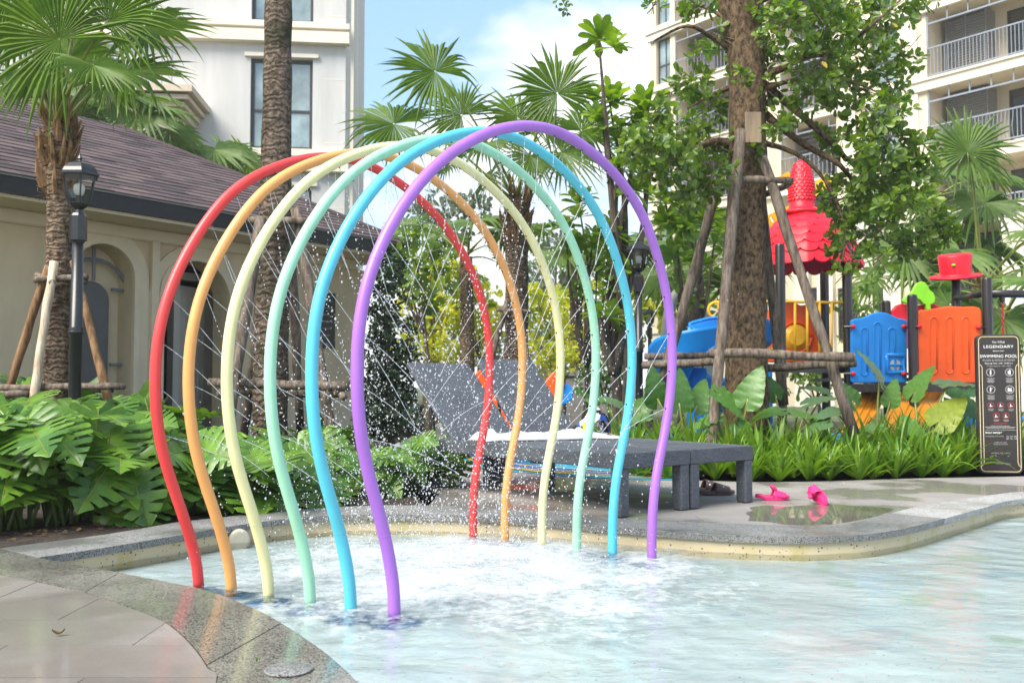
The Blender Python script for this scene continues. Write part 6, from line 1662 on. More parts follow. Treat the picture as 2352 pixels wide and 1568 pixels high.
# doorway 2: dark lobby and a half open panelled door
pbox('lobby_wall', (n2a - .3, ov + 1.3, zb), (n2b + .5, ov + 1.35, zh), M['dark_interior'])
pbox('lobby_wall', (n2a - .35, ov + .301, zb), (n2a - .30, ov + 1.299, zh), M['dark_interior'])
pbox('lobby_wall', (n2b + .50, ov + .301, zb), (n2b + .55, ov + 1.299, zh), M['render_beige'])
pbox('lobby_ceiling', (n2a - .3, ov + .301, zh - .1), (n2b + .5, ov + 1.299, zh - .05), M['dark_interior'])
DR = MB().bbox((0, -.02, 0), (.86, .02, 2.06)).build('door', M['door_white'], PV); DR.location = (locu(418, ov + .55), ov + .62, .02); DR.rotation_euler = (0, 0, R(16))
for (x0, x1, z0, z1) in ((.10, .40, 1.22, 1.93), (.47, .77, 1.22, 1.93), (.10, .40, .14, .95), (.47, .77, .14, .95)):
    m = MB()
    for (a, b) in (((x0, z0), (x1, z0 + .03)), ((x0, z1 - .03), (x1, z1)), ((x0, z0 + .031), (x0 + .03, z1 - .031)), ((x1 - .03, z0 + .031), (x1, z1 - .031))): m.bbox((a[0], -.032, a[1]), (b[0], -.0205, b[1]))
    m.build('door_panel', M['door_white'], DR)
MB().tube([(.06, -.05, 1.02), (.06, -.075, 1.02), (.14, -.075, 1.02)], .011, 8).build('door_handle', M['nozzle'], DR)
dfx = locu(418, ov + .55)
pbox('door_frame', (dfx - .10, ov + .58, 0), (dfx - .01, ov + .72, 2.16), M['door_white'])
pbox('door_frame', (dfx - .10, ov + .58, 2.161), (dfx + 1.0, ov + .72, 2.26), M['door_white'])
for z in (1.0, 1.28):
    pbox('wall_plate', (dfx - .52, ov + 1.27, z), (dfx - .28, ov + 1.299, z + .22), M['plaque'])
pbx = locu(745); PQ = pbox('plaque', (pbx - .14, ov - .03, locz(745, 800)), (pbx + .20, ov - .002, locz(745, 672)), M['plaque'], bv=.01)
for k in range(6): MB().bbox((pbx - .08, ov - .034, locz(745, 690) - k * .10 - .02), (pbx + .14 - .03 * (k % 3), ov - .031, locz(745, 690) - k * .10)).build('plaque_line', M['grey_metal'], PQ)
pbox('base_course', (n2b + .30, ov - .04, zb), (WEND + .04, ov - .001, .72), M['trim_beige'], bv=.01)
# small black rail near the pavilion
q = P(310, 960, 8.2)
RL = thing('low_rail', 'low black metal rail between the plants and the pavilion', 'rail', (q.x, 8.2, -.02), 0)
for x in (-.12, .02, .16): MB().tube([(x, 0, 0), (x, 0, .55)], .016, 6).build('rail_post', M['rail_dark'], RL)
MB().box((.02, 0, .565), (.34, .03, .03)).build('rail_top', M['rail_dark'], RL)

# ---------------------------------------------------------------- generic window
def window(par, x0, x1, z0, z1, y, mull=(0.5,), trans=(0.46,), frame=.07, mat='pane', name='window', curtain=True):
    W = MB().bbox((x0, y - .02, z0), (x0 + frame, y + .06, z1)).bbox((x1 - frame, y - .02, z0), (x1, y + .06, z1)).bbox((x0 + frame, y - .02, z0), (x1 - frame, y + .06, z0 + frame)).bbox((x0 + frame, y - .02, z1 - frame), (x1 - frame, y + .06, z1)).build(name, M['frame_dark'], par)
    xs = [x0 + frame] + [x0 + (x1 - x0) * m for m in mull] + [x1 - frame]; zs = [z0 + frame] + [z0 + (z1 - z0) * t for t in trans] + [z1 - frame]
    m = MB()
    for t in zs[1:-1]: m.bbox((x0 + frame, y - .012, t - .035), (x1 - frame, y + .05, t + .035))
    for i in range(len(zs) - 1):
        for t in xs[1:-1]: m.bbox((t - .03, y - .010, zs[i] + (.036 if i else 0)), (t + .03, y + .048, zs[i + 1] - (.036 if i < len(zs) - 2 else 0)))
    if m.v: m.build('mullion', M['frame_dark'], W)
    for i in range(len(zs) - 1):
        for j in range(len(xs) - 1): MB().bbox((xs[j], y + .018, zs[i]), (xs[j + 1], y + .024, zs[i + 1])).build('pane', M[mat], W)
    return W
# ---------------------------------------------------------------- white apartment block, left rear
WY = 24.0
wo = P(440, 885, WY)
WB = thing('white_apartment_block', 'tall white apartment block with dark framed windows behind the pavilion', 'building', (wo.x, WY, 0), R(6))
def wx(u): return (P(u, 885, WY).x - wo.x) * 1.01
def wz_(v): return P(600, v, WY).z
xr = wx(780)
wl = -7.0
wins = [(wx(562), wx(704), wz_(337), wz_(128)), (wx(562), wx(704), wz_(42), wz_(-170)), (wx(562), wx(704), wz_(632), wz_(425))]
TOP = 26.0
def wb(name, a, b, mat='apt_white', bv=0): return pbox(name, a, b, M[mat], WB, bv)
wb('wall', (wl, 0, 0), (wins[0][0], .4, TOP)); wb('wall', (wins[0][1], 0, 0), (xr, .4, TOP))
zs = sorted([(w[2], w[3]) for w in wins]); zp = 0.0
for (a, b) in zs:
    wb('wall', (wins[0][0], 0.001, zp), (wins[0][1], .4, a)); zp = b
wb('wall', (wins[0][0], .001, zp), (wins[0][1], .4, TOP))
wb('wall', (xr - .4, .401, 0), (xr, 9, TOP)); wb('room_back', (wl, 2.0, 0), (xr - .41, 2.1, TOP), 'dark_interior')
for w in wins:
    window(WB, w[0], w[1], w[2], w[3], .14, (0.5,), (.43,), .085)
    wb('lintel', (w[0] - .15, -.09, w[3] + .02), (w[1] + .15, -.001, w[3] + .12), 'apt_ivory'); wb('sill', (w[0] - .10, -.06, w[2] - .08), (w[1] + .10, -.001, w[2]), 'apt_ivory')
    MB().sheet([[Vector((w[0] + (w[1] - w[0]) * (i / 24), .55 + .05 * math.sin(i * 1.3), z)) for i in range(25)] for z in (w[2], w[3])]).build('curtain', M['curtain'], WB, smooth=True)
for zc, h in ((wz_(82), .30), (wz_(72), .14), (wz_(378), .30), (wz_(368), .14), (wz_(680), .3)):
    wb('cornice', (wl, -.10 - h * .5, zc - h / 2 + (.22 if h < .2 else 0)), (xr + .10, -.002, zc + h / 2 + (.22 if h < .2 else 0)), 'apt_ivory')
for k in range(1, 14): # thin horizontal grooves between panels
    wb('panel_joint', (wins[0][1] + .3, -.004, 2.0 + k * 1.7), (xr - .02, .001, 2.02 + k * 1.7), 'apt_ivory')
wb('gutter_pipe', (xr + .12, .1, 0), (xr + .20, .18, TOP), 'apt_ivory')
# beige wing in front of it
BY = 22.6
bo_ = P(396, 885, BY)
BW = thing('beige_apartment_wing', 'beige lower wing with stepped cornice and terrace rail behind the shingle roof', 'building', (bo_.x, BY, 0), R(5))
def bz(v): return P(300, v, BY).z
zt = bz(262)
pbox('wall', (-12, 0, 0), (0, 9, zt), M['apt_beige'], BW)
for k, (zz, o_) in enumerate(((bz(262), .12), (bz(250), .22), (bz(236), .34), (bz(222), .46))):
    pbox('cornice', (-12, -o_, zz + .001), (o_, 9, zz + (.11 if k < 3 else .16)), M['apt_beige'], BW)
zr = bz(222) + .17
for k in range(52): MB().bbox((-11.8 + k * .23, -.32, zr), (-11.775 + k * .23, -.295, zr + .95)).build('baluster', M['rail_grey'], BW)
pbox('hand_rail', (-11.9, -.34, zr + .951), (.2, -.27, zr + 1.0), M['rail_grey'], BW)
pbox('upper_wall', (-12, 2.2, zr), (-.9, 9, 24), M['apt_cream'], BW)
for xx in (-10.2, -7.4, -4.4, -2.6):
    for zz in (zr + .2, zr + 3.2, zr + 6.2): window(BW, xx, xx + 1.35, zz, zz + 2.1, 2.13, (.5,), (), .07)
for zz in (zr + 2.8, zr + 5.8): pbox('band', (-12, 2.05, zz), (-.8, 2.199, zz + .22), M['apt_ivory'], BW)

# ---------------------------------------------------------------- cream apartment block on the right
AP0 = Vector(((2140 - 1176) / F * 34.0, 34.0, 0)); ad = Vector((-.62, .785, 0)).normalized()
AB = thing('cream_apartment_block', 'cream apartment block with balconies and grey railings behind the playground', 'building', AP0, math.atan2(ad.y, ad.x) - math.pi)
# local x points to the viewer's right along the facade, y points into the building
adx = -ad; ady = Vector((-adx.y, adx.x, 0))
def au(u):
    k = (u - 1176) / F   # X = k*Y ; AP0 + adx*s
    return (k * AP0.y - AP0.x) / (adx.x - k * adx.y)
def az(u, v):
    Y = AP0.y + adx.y * au(u); return P(u, v, Y).z
LEV = [0.35, 3.28, 6.18, 9.08, 11.98, 14.88, 17.78, 20.7]
xL = au(1499); xR = au(2560)
def ab(name, a, b, mat='apt_cream', bv=0): return pbox(name, a, b, M[mat], AB, bv)
# openings per bay: kind, x0, x1
bays = [('arch', au(1512), au(1545)), ('balcony', au(1556), au(1690)), ('window', au(1726), au(1765)), ('balcony', au(1800), au(1930)), ('window', au(2010), au(2076)), ('balcony', au(2143), au(2470))]
xp = xL
for kind, x0, x1 in bays:
    ab('wall', (xp, 0, -.03), (x0, .45, 24)); xp = x1
ab('wall', (xp, 0, -.03), (xR, .45, 24)); ab('side_wall', (xL, .451, -.03), (xL + .4, 10, 24))
for kind, x0, x1 in bays:
    zprev = -.03
    for li, z in enumerate(LEV[:-1]):
        if kind == 'balcony': a, b = z, z + 2.52
        elif kind == 'window': a, b = z + .25, z + 2.45
        else: a, b = z + .3, z + 2.5
        ab('spandrel', (x0, .001, zprev), (x1, .45, a)); zprev = b
        if z < 3 and kind != 'balcony': pass
        if kind == 'window' or kind == 'arch':
            window(AB, x0, x1, a, b, .2, (.52,), (.42,), .07)
            ab('lintel', (x0 - .2, -.10, b + .04), (x1 + .2, -.001, b + .2), 'apt_ivory')
        else:
            ab('balcony_back', (x0, 1.7, a), (x1, 1.75, b), 'apt_cream'); ab('balcony_side', (x0 - .04, .451, a), (x0 - .001, 1.699, b)); ab('balcony_side', (x1 + .001, .451, a), (x1 + .04, 1.699, b))
            ab('balcony_floor', (x0, .451, a - .12), (x1, 1.70, a)); ab('balcony_ceiling', (x0, .451, b), (x1, 1.70, b + .1))
            wd = x1 - x0
            dx0 = x0 + wd * .46; window(AB, dx0, min(dx0 + 2.1, x1 - .1), a + .02, b - .25, 1.66, (.5,), (), .06, 'pane_dark', 'sliding_door')
            # louvred cabinet for the cooling units
            cw = min(1.45, wd * .36); lc = MB()
            LO = MB().bbox((x0 + .25, .95, a), (x0 + .28, 1.68, b - .1)).bbox((x0 + .25 + cw, .95, a), (x0 + .28 + cw, 1.68, b - .1)).bbox((x0 + .281, .95, b - .15), (x0 + .249 + cw, 1.68, b - .1)).bbox((x0 + .25 + cw / 2, .95, a), (x0 + .28 + cw / 2, .99, b - .151)).build('louvre_cabinet', M['louvre'], AB)
            fine = li in (3, 4) and x0 > au(2100)
            for k in range(24 if fine else 12):
                zz = a + .06 + k * (b - a - .25) / (24 if fine else 12)
                MB().box((x0 + .265 + cw / 2, .985, zz), (cw - .06, .075 if fine else .1, .012), Matrix.Rotation(R(-38), 3, 'X')).build('louvre_slat', M['louvre'], LO)
            # railing
            RA = MB().bbox((x0 + .02, -.04, a + 1.10), (x1 - .02, .0, a + 1.15)).bbox((x0 + .02, -.035, a + .10), (x1 - .02, -.005, a + .14)).build('railing', M['rail_grey'] if li > 1 else M['rail_dark'], AB)
            nb = int(wd / (.13 if x0 > au(2100) else .19))
            for k in range(nb + 1):
                xx = x0 + .04 + (wd - .08) * k / nb
                if li == 3 and x0 > au(2100) and k % 12 > 3:
                    MB().tube([(xx, -.02, a + .14), (xx, -.10, a + .32), (xx, -.13, a + .55), (xx, -.05, a + .85), (xx, -.02, a + 1.1)], .013, 4, cap=False).build('baluster', RA.data.materials[0], RA)
                else: MB().box((xx, -.02, a + .62), (.022, .022, .955)).build('baluster', RA.data.materials[0], RA)
            if li in (3, 4, 5):            # trellis hung from the ceiling edge
                TR_ = MB().bbox((x0 + .02, -.03, b - .50), (x1 - .02, .0, b - .44)).build('hanging_trellis', M['rail_grey'], AB)
                for k in range(int(wd / .75) + 1): MB().box((x0 + .06 + k * .75, -.015, b - .22), (.04, .03, .43)).build('trellis_bar', M['rail_grey'], TR_)
                MB().bbox((x0 + .02, -.03, a + 1.151), (x0 + .09, .02, b - .51)).build('trellis_post', M['rail_grey'], TR_)
    ab('spandrel', (x0, .001, zprev), (x1, .45, 24))
for li, z in enumerate(LEV):
    ab('band', (xL - .12, -.16, z - .42), (xR, -.002, z - .08), 'apt_ivory'); ab('band', (xL - .2, -.24, z - .079), (xR, -.002, z - .002), 'apt_ivory')
for x in (au(2105), au(1960), au(1706)):
    ab('pilaster', (x - .35, -.12, -.03), (x + .35, -.003, 3.28 - .43), 'apt_ivory')
    for i in range(1, 7): ab('pilaster', (x - .3, -.10, LEV[i] + .003), (x + .3, -.003, LEV[i + 1] - .43 if i < 6 else 20.2), 'apt_ivory')
# beige lower storeys with tall pilasters standing forward behind the playground
LBk = thing('garden_wing', 'cream ground-floor wing with pilasters and dark balcony rail behind the playground', 'building', AP0 + adx * 0 - ady * 3.2, math.atan2(adx.y, adx.x))
def lb(name, a, b, mat='apt_cream'): return pbox(name, a, b, M[mat], LBk)
def lu(u):
    o = AP0 - ady * 3.2; k = (u - 1176) / F; return (k * o.y - o.x) / (adx.x - k * adx.y)
def lz(u, v):
    o = AP0 - ady * 3.2; Y = o.y + adx.y * lu(u); return P(u, v, Y).z
b0, b1 = lu(2128), lu(2330); zt = lz(2200, 500)
tz = lz(2230, 690); th_ = lz(2230, 520)
lb('wall', (lu(1560), 0, -.03), (b0, 3.19, zt)); lb('wall', (b1, 0, -.03), (lu(2600), 3.19, zt)); lb('wall', (b0, .001, -.03), (b1, 3.19, tz)); lb('wall', (b0, .001, th_), (b1, 3.19, zt)); lb('room_back', (b0, 1.6, tz), (b1, 1.7, th_), 'dark_interior')
lb('cornice', (lu(1555), -.30, zt), (lu(2610), 3.19, zt + .22), 'apt_ivory'); lb('cornice', (lu(1557), -.16, zt - .30), (lu(2608), -.001, zt - .01), 'apt_ivory')
for u in (1740, 1790, 1850, 1905, 2000, 2060, 2340): lb('pilaster', (lu(u) - .32, -.22, -.03), (lu(u) + .32, -.001, zt - .31), 'apt_ivory')
for u in (1765, 1880, 1955, 2030): window(LBk, lu(u) - .45, lu(u) + .45, lz(u, 780), lz(u, 660), -.03, (.5,), (), .06, 'pane_dark')
window(LBk, b0 + .5, b1 - .5, tz + .02, th_ - .2, 1.5, (.33, .66), (), .07, 'pane_dark', 'sliding_door')
RA = MB().bbox((b0, -.06, tz + 1.25), (b1, -.02, tz + 1.30)).build('railing', M['rail_dark'], LBk)
nb = int((b1 - b0) / .13)
for k in range(nb + 1): MB().box((b0 + (b1 - b0) * k / nb, -.04, tz + .63), (.03, .03, 1.23)).build('baluster', M['rail_dark'], RA)
# garden steps and low wall in the middle distance
q = P(1090, 870, 16)
ST = thing('garden_steps', 'pale stone garden steps with slanting grey rail behind the loungers', 'steps', (q.x, 16, -.02), 0)
for k in range(5): MB().bbox((-.45 + k * .30, 0, 0), (-.15 + k * .30 - .002, 1.2, .16 * (k + 1))).build('step', M['stone'], ST)
MB().bbox((1.06, -.1, 0), (1.40, .3, 1.25)).build('newel', M['stone'], ST)
MB().bbox((1.02, -.14, 1.251), (1.44, .34, 1.33)).build('newel_cap', M['stone'], ST)
MB().tube([(-.5, .02, .65), (1.05, .02, 1.25)], .03, 6).build('hand_rail', M['grey_metal'], ST)
for k in range(12): MB().tube([(-.42 + k * .125, .02, .05), (-.42 + k * .125, .02, .68 + k * .048)], .010, 5).build('baluster', M['grey_metal'], ST)
q = P(1270, 870, 17.5)
LW_ = thing('low_garden_wall', 'low pale garden wall with a coping behind the lounger backs', 'wall', (q.x, 17.5, -.02), 0)
MB().bbox((-.9, 0, 0), (1.1, .25, .95)).build('wall', M['stone'], LW_); MB().bbox((-.95, -.05, .951), (1.15, .3, 1.03)).build('wall_cap', M['stone'], LW_)
# ---------------------------------------------------------------- playground
PY = 11.0
pc_ = P(1900, 885, PY)
PG = thing('playground', 'colourful plastic playground with red turret roof, blue and orange panels and slides', 'playground', (pc_.x, PY, -.02))
po_ = PG.location.copy()
def L(u, v, Y=PY): return P(u, v, Y) - po_
def post(u, vt, Y, r=.056):
    t = L(u, vt, Y); mb = MB().lathe([(r, 0), (r, t.z - .03), (r * .85, t.z - .008), (r * .4, t.z)], 16, (t.x, t.y, 0)); o = mb.build('post', M['p_brown'], PG); smooth_by(o); return o
for (u, v, Y) in ((2095, 676, 10.6), (2266, 637, 10.6), (1944, 560, 11.0), (1791, 560, 10.7), (1892, 560, 12.2), (1750, 560, 12.0), (2035, 690, 12.0), (2195, 627, 12.0)): post(u, v, Y)
def panel(name, pts, Y, th, mat, bv=.02, par=None):
    q = [L(u, v, Y) for u, v in pts]
    ob = MB().prism([(p.x, p.z) for p in q], Y - po_.y - th / 2, Y - po_.y + th / 2, lambda x, z, d: Vector((x, d, z))).build(name, M[mat], par or PG, fix=True)
    bevel(ob, bv, 3); smooth_by(ob, 35); return ob
def arc(cu, cv, r, a0, a1, n=10, ry=None): return [(cu + r * math.cos(R(a0 + (a1 - a0) * i / n)), cv - (ry or r) * math.sin(R(a0 + (a1 - a0) * i / n))) for i in range(n + 1)]
# blue panel with curved top, three grooves and a little window
bp = [(1953, 875), (1953, 735), (1962, 732), (1975, 731), (1990, 726), (2003, 719), (2017, 717), (2032, 718), (2048, 724), (2062, 731), (2075, 733), (2082, 736), (2082, 877), (2076, 880), (1958, 880)]
BPn = panel('blue_panel', bp, 10.75, .055, 'p_blue')
def groove(par, u, v0, v1, w_, Y, mat):
    pts = arc(u, v0 + w_, w_, 180, 0, 8) + [(u + w_, v1 - w_)] + arc(u, v1 - w_, w_, 0, -180, 8)
    c = [L(a, b, Y) for a, b in pts]; return MB().tube(c + [c[0]], .010, 6, cap=False).build('raised_rib', M[mat], par, smooth=True)
for u, v in ((1985, 753), (2015, 740), (2048, 753)): groove(BPn, u, v, 862, 7.5, 10.722, 'p_blue')
fr_ = [L(u, v, 10.72) for u, v in ((2035, 815), (2078, 815), (2075, 830), (2079, 855), (2036, 855), (2039, 830), (2035, 815))]
MB().tube(fr_, .022, 8).build('window_frame', M['p_blue'], BPn, smooth=True)
wh = [L(u, v, 10.719) for u, v in arc(2056, 838, 13, 0, 345, 15)]
MB().add(wh, [tuple(range(16))]).build('window_opening', M['p_grey'], BPn)
for a, b in (((2056, 824), (2056, 852)), ((2042, 838), (2070, 838))): MB().tube([L(*a, 10.712), L(*b, 10.712)], .012, 6).build('window_bar', M['p_blue'], BPn)
# orange panel
op = [(2106, 872), (2104, 725), (2106, 716), (2112, 712), (2130, 711), (2150, 708), (2180, 703), (2210, 705), (2236, 704), (2248, 707), (2252, 714), (2254, 868), (2252, 878), (2244, 881), (2118, 880), (2109, 878)]
OPn = panel('orange_panel', op, 10.6, .06, 'p_orange')
for u, v in ((2144, 728), (2181, 728), (2218, 728)): groove(OPn, u, v, 858, 8.5, 10.57, 'p_orange')
# clamps with red knobs
for (u, v, Y, s) in ((1960, 750, 10.72, -1), (2076, 750, 10.72, 1), (1960, 858, 10.72, -1), (2076, 858, 10.72, 1), (2112, 750, 10.56, -1), (2248, 752, 10.56, 1), (2112, 858, 10.56, -1), (2248, 860, 10.56, 1)):
    c = L(u, v, Y - .02); MB().lathe([(0.0, -.028), (.022, -.018), (.028, 0), (.022, .018), (0, .028)], 12, c).build('clamp_knob', M['p_red'], PG, smooth=True)
    MB().tube([c, c + Vector((s * .085, .05, 0))], .016, 8).build('clamp_arm', M['p_brown'], PG)
# platform beams
def beam(a, b, w_, h):
    A_, B_ = Vector(a), Vector(b); d = (B_ - A_); m = MB().box(((A_ + B_) / 2), (d.length, w_, h), basis(d, (0, 0, 1))); return m.build('platform_beam', M['p_brown'], PG)
beam(L(1944, 891, 10.8), L(2095, 889, 10.6), .06, .10); beam(L(2095, 889, 10.6), L(2266, 889, 10.6), .06, .10); beam(L(1791, 848, 10.8), L(1944, 848, 11.0), .05, .08); beam(L(1791, 848, 10.8), L(1750, 845, 12), .05, .08)
MB().bbox((L(1960, 885, 10.8).x, -.15, .82), (L(2262, 885, 10.6).x, 1.2, .86)).build('platform', M['p_brown'], PG); MB().bbox((L(1755, 846, 11).x, -.15, .98), (L(1940, 846, 11).x, 1.2, 1.02)).build('platform', M['p_brown'], PG)
# turret: scalloped roof of stacked rings plus a tall scaly spire
ct = L(1852, 600, 11.4)
def scallop(r0, z0, r1, z1, n, depth, mat):
    mb = MB(); m = n * 8; rows = []
    for f, dr, dz in ((0, 0, 0), (.45, .006, .010), (.80, .004, .014), (1.0, 0, 0), (1.03, -.012, -.012)):
        row = []
        for i in range(m + 1):
            a = 2 * math.pi * i / m; sq = 1.0 / max(abs(math.cos(a)), abs(math.sin(a))) ** 0.30
            wv = abs(math.cos(i * math.pi / 8)) ** .7
            r = (r0 + (r1 - r0) * f) * sq + dr + .012 * wv * f; z = z0 + (z1 - z0) * f + dz * .5 - depth * wv * max(0, f - .35) / .65
            row.append(Vector((ct.x + math.cos(a + .5) * r, ct.y + math.sin(a + .5) * r, z)))
        rows.append(row)
    mb.sheet(rows)
    o = mb.build('roof_tier', M['p_red'], PG); smooth_by(o, 40); s = o.modifiers.new('solid', 'SOLIDIFY'); s.thickness = .014; return o
zr_ = lambda v: L(1852, v, 11.4).z
tiers = [(478, .10, 497, .26)]
for ve, re_ in ((512, .345), (528, .42), (545, .48), (563, .525), (582, .56), (606, .59)): tiers.append((tiers[-1][2] - 4, tiers[-1][3] - .055, ve, re_))
for k, (v0, r0, v1, r1) in enumerate(tiers): scallop(r0, zr_(v0), r1, zr_(v1), 9 + 2 * k, .028 + .004 * k, 'p_red')
s0 = L(1842, 490, 11.4); Hs = L(1842, 366, 11.4).z - s0.z
MB().lathe([(.30, -.01), (.22, .03), (.155, .06), (.150, Hs * .25), (.146, Hs * .45), (.125, Hs * .70), (.092, Hs * .87), (.05, Hs * .96), (.012, Hs)], 28, s0).build('spire', M['p_red'], PG, smooth=True)
tile = MB().add([Vector((-.022, -.004, .03)), Vector((.022, -.004, .03)), Vector((.022, -.016, 0)), Vector((0, -.018, -.016)), Vector((-.022, -.016, 0)), Vector((-.022, .006, .03)), Vector((.022, .006, .03)), Vector((.022, .006, 0)), Vector((0, .006, -.016)), Vector((-.022, .006, 0))], [(0, 1, 2, 3, 4)] + [(i, 5 + i, 5 + (i + 1) % 5, (i + 1) % 5) for i in range(5)]).mesh('spire_scale', M['p_red'])
for row in range(12):
    z = Hs * (.24 + .058 * row); rr = [.150, .149, .148, .147, .145, .141, .136, .129, .120, .110, .099, .086][row]; n = 20 if row < 8 else 15
    for i in range(n):
        a = 2 * math.pi * (i + .5 * (row % 2)) / n
        if math.sin(a) > .5: continue
        link('spire_scale', tile, PG, M=TR(s0 + Vector((math.cos(a) * rr, math.sin(a) * rr, z)), Matrix.Rotation(a + math.pi / 2, 3, 'Z')))
# windmill vanes behind the spire
def vane(a, b, wd):
    A_, B_ = L(*a, 11.9), L(*b, 11.9); d = (B_ - A_); ln = d.length; rot = basis(d, (0, -1, 0)); mb = MB()
    V = lambda x, y, z: A_ + rot @ Vector((x, y, z))
    def bx(x0, x1, y0, y1): mb.add([V(x, y, z) for z in (-.015, .015) for y in (y0, y1) for x in (x0, x1)], [(0, 2, 3, 1), (4, 5, 7, 6), (0, 1, 5, 4), (2, 6, 7, 3), (0, 4, 6, 2), (1, 3, 7, 5)])
    bx(0, ln, -wd / 2, -wd / 2 + .035); bx(0, ln, wd / 2 - .04, wd / 2); n = 5
    for k in range(n + 1): bx(ln * k / n - (.0 if k == 0 else .05), ln * k / n + (.05 if k == 0 else 0), -wd / 2 + .0351, wd / 2 - .0401)
    mb.build('windmill_vane', M['p_yellow'], PG, fix=True)
vane((1846, 462), (1906, 408), .15); vane((1832, 478), (1762, 510), .15); vane((1836, 458), (1800, 400), .13); vane((1850, 480), (1900, 540), .13)
# railing of the turret
def orail(pts, r=.016, Y=11.0): return MB().tube([L(u, v, Y) for u, v in pts], r, 8).build('rail_bar', M['p_yellow'], PG, smooth=True)
orail([(1752, 660), (1757, 664), (1757, 845)]); orail([(1757, 692), (1940, 695)])
for u in (1826, 1854, 1882, 1910): orail([(u, 693), (u, 845)])
orail([(1757, 803), (1790, 803)], .03)
GP = panel('orange_panel', [(1762, 832), (1762, 720), (1768, 706), (1785, 694), (1800, 688), (1820, 690), (1838, 702), (1850, 700), (1862, 694), (1880, 692), (1886, 700), (1886, 832)], 11.7, .05, 'p_orange')
cf = L(1828, 775, 11.655)
MB().tube([cf + Vector((math.cos(a * math.pi / 12) * .19, 0, math.sin(a * math.pi / 12) * .19)) for a in range(25)], .02, 6).build('face_ring', M['p_orange'], GP, smooth=True)
fm = MB(); n = 26; rim = [cf + Vector((math.cos(2 * math.pi * i / n) * .165, 0, math.sin(2 * math.pi * i / n) * .165)) for i in range(n)]; inn = [cf + Vector((math.cos(2 * math.pi * i / n) * .10, -.045, math.sin(2 * math.pi * i / n) * .10)) for i in range(n)]
fm.add(rim + inn, [(i, (i + 1) % n, n + (i + 1) % n, n + i) for i in range(n)]); fm.add(inn, [tuple(range(n))]); fm.build('round_boss', M['p_yellow'], GP, smooth=True, fix=True)
# loops beside the trunk
for (cu, cv) in ((1645, 712), (1668, 705)):
    pts = [(1700, cv - 18), (cu, cv - 18)] + arc(cu, cv, 18, 90, 270, 10) + [(1700, cv + 18)]
    MB().tube([L(u, v, 11.2 + (cu - 1645) * .02) for u, v in pts], .019, 8).build('loop_handle', M['p_yellow'], PG, smooth=True)
# blue slide: deep curved trough sweeping left and down
path = [(1735, 792, 11.3), (1700, 793, 11.0), (1660, 800, 10.7), (1605, 815, 10.5), (1560, 838, 10.6), (1545, 875, 11.0), (1560, 912, 11.6), (1600, 932, 12.0), (1650, 930, 12.2)]
ctr = catmull([L(*p) for p in path], 6); rows = []
for i, p in enumerate(ctr):
    t = (ctr[min(i + 1, len(ctr) - 1)] - ctr[max(i - 1, 0)]); t.z = 0; t.normalize(); s_ = Vector((-t.y, t.x, 0)); row = []
    for (x, z) in ((-.42, .34), (-.47, .36), (-.44, .30), (-.38, .10), (-.30, -.04), (-.12, -.10), (.12, -.10), (.30, -.04), (.38, .08), (.44, .26), (.47, .30), (.42, .28)):
        k = .55 + .45 * min(1, i / 4); row.append(p + s_ * x * .62 + Vector((0, 0, z * k)))
    rows.append(row)
so3 = MB().sheet(rows).build('slide', M['p_blue'], PG, smooth=True); md = so3.modifiers.new('solid', 'SOLIDIFY'); md.thickness = .02
sw = catmull([L(u, v, 10.28) for u, v in ((1572, 832), (1600, 829), (1622, 812), (1645, 795), (1680, 792))], 4); MB().tube(sw, .014, 6).build('slide_relief', M['p_blue'], so3, smooth=True)
MB().lathe([(0, -.05), (.05, -.03), (.07, 0), (.05, .03), (0, .05)], 14, L(1658, 822, 10.33)).build('slide_relief', M['p_blue'], so3, smooth=True)
for u, v0, v1 in ((1600, 845, 1010), (1750, 850, 1010)): MB().tube([L(u, v0, 10.9), Vector((L(u, v0, 10.9).x, L(u, v0, 10.9).y, 0))], .12, 12).build('slide_leg', M['p_blue'], PG, smooth=True)
# pale grey pipe arch behind the slide
MB().tube(catmull([L(u, v, 13.4) for u, v in ((1525, 880), (1530, 760), (1545, 690), (1575, 665), (1605, 690), (1625, 760), (1630, 880))], 5), .075, 12).build('pipe_arch', M['p_grey'], PG, smooth=True)
# amber slide ramps below the platform
for (u0, u1, Y) in ((1968, 2040, 11.3), (2055, 2168, 11.0)):
    a, b = L(u0 + 20, 893, Y), L(u1, 893, Y); c, d = L(u1 - 55, 1000, Y - .9), L(u0 - 35, 1000, Y - .9)
    o = MB().add([a, b, c, d], [(0, 1, 2, 3)]).build('amber_slide', M['p_amber'], PG); s = o.modifiers.new('solid', 'SOLIDIFY'); s.thickness = .04
    for k in (0, .33, .66, 1): MB().tube([a.lerp(b, k) + Vector((0, -.02, .03)), d.lerp(c, k) + Vector((0, -.02, .03))], .022, 6).build('slide_rib', M['p_amber'], o, smooth=True)
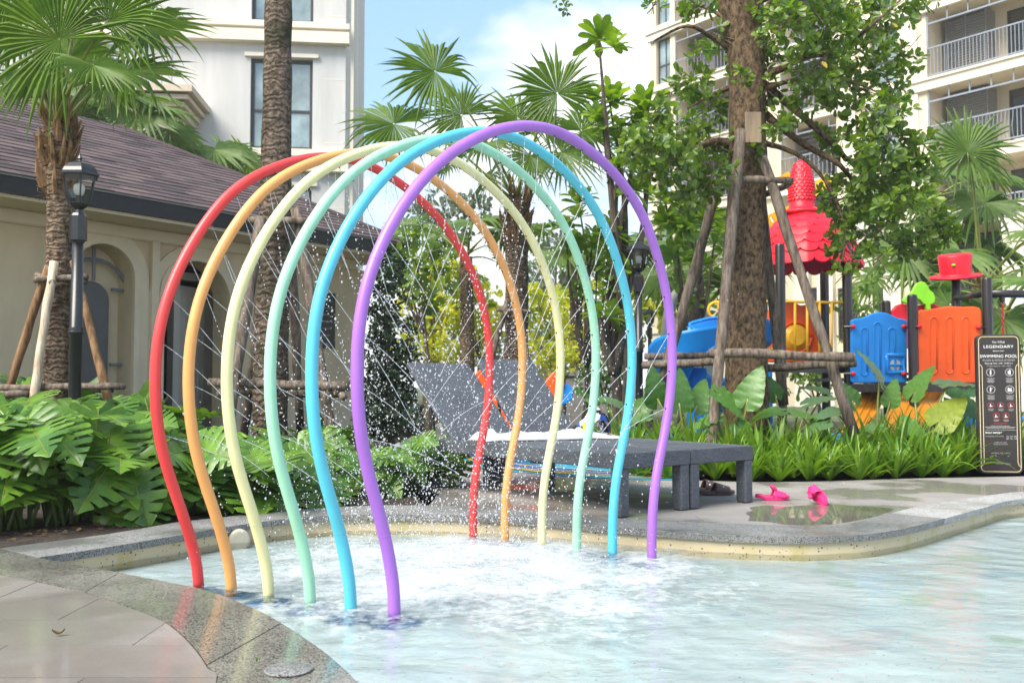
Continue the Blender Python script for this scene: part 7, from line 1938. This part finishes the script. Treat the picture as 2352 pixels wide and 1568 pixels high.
# hat, palm leaf and arch ornaments
hc = L(2195, 634, 12.0); HT = MB().lathe([(.0, .285), (.19, .280), (.205, .262), (.185, .04), (.19, .015), (.30, .012), (.325, .0), (.31, -.02), (.0, -.024)], 28).build('hat_ornament', M['p_red'], PG, smooth=True, loc=hc); HT.rotation_euler = (R(10), R(-6), 0)
bdot = MB().lathe([(0, -.02), (.02, -.012), (.026, 0), (.02, .012), (0, .02)], 10, (-.10, -.165, .16)).build('hat_button', M['p_green'], HT, smooth=True)
panel('palm_leaf_ornament', [(2074, 697), (2071, 690), (2080, 680), (2095, 668), (2098, 660), (2104, 651), (2114, 647), (2124, 649), (2130, 658), (2133, 665), (2142, 672), (2147, 684), (2146, 694), (2140, 699), (2136, 700), (2137, 712), (2126, 712), (2124, 700), (2118, 698), (2112, 690), (2104, 686), (2095, 690), (2084, 697)], 11.9, .06, 'p_green', .012)
panel('red_arch_panel', [(2044, 800), (2046, 715), (2056, 702), (2070, 697), (2082, 700), (2092, 708), (2104, 702), (2124, 699), (2146, 699), (2160, 706), (2168, 720), (2168, 800)], 12.0, .06, 'p_red', .015)
# swing beam with red chain
MB().tube([L(2266, 674, 10.6), L(2460, 677, 10.9)], .045, 12).build('swing_beam', M['p_brown'], PG, smooth=True)
MB().tube([L(2195, 684, 12.0), L(2266, 674, 10.6)], .040, 10).build('swing_beam', M['p_brown'], PG, smooth=True)
ch = L(2302, 682, 10.66); MB().lathe([(.03, 0), (.03, -.05), (.02, -.06)], 10, ch).build('swing_hanger', M['p_brown'], PG)
lk = [(math.cos(a * math.pi / 5) * .012, 0, math.sin(a * math.pi / 5) * .022) for a in range(11)]; lme = MB().tube(lk, .005, 5, cap=False).mesh('chain_link', M['p_red'])
for k in range(26): link('chain_link', lme, PG, M=TR(ch + Vector((0, 0, -.08 - k * .034)), Matrix.Rotation((k % 2) * math.pi / 2 + .4, 3, 'Z')))
pbox('swing_seat', (ch.x - .05, -.55, .38), (ch.x + .45, -.25, .42), M['p_blue'], PG)
ob = MB().bbox((L(2205, 960, 10.9).x, -.4, .0), (L(2262, 960, 10.9).x, .1, .42)).build('blue_box', M['p_blue'], PG); bevel(ob, .03, 2)
# open sandy playground surface under it
sf = flat([Vector((x, y, 0)) for x, y in ((1.2, 9.7), (9, 9.9), (9, 15), (1.0, 15))], -.012, 'playground_floor', M['teal_rubber'])

# ---------------------------------------------------------------- humid air
hz = MB(); hz.bbox((-285, -65, -1.2), (285, 296, 27.5))
ho = hz.build('haze', []); struct(ho, 'stuff')
hm = bpy.data.materials.new('haze_air'); hm.use_nodes = True
ht = hm.node_tree; ht.nodes.clear()
hout = ht.nodes.new('ShaderNodeOutputMaterial'); hv = ht.nodes.new('ShaderNodeVolumePrincipled')
hv.inputs['Color'].default_value = (0.97, 0.98, 1.0, 1); hv.inputs['Density'].default_value = 0.0008; hv.inputs['Anisotropy'].default_value = 0.0
ht.links.new(hv.outputs[0], hout.inputs['Volume'])
ho.data.materials.append(hm)
scene.cycles.volume_bounces = 1
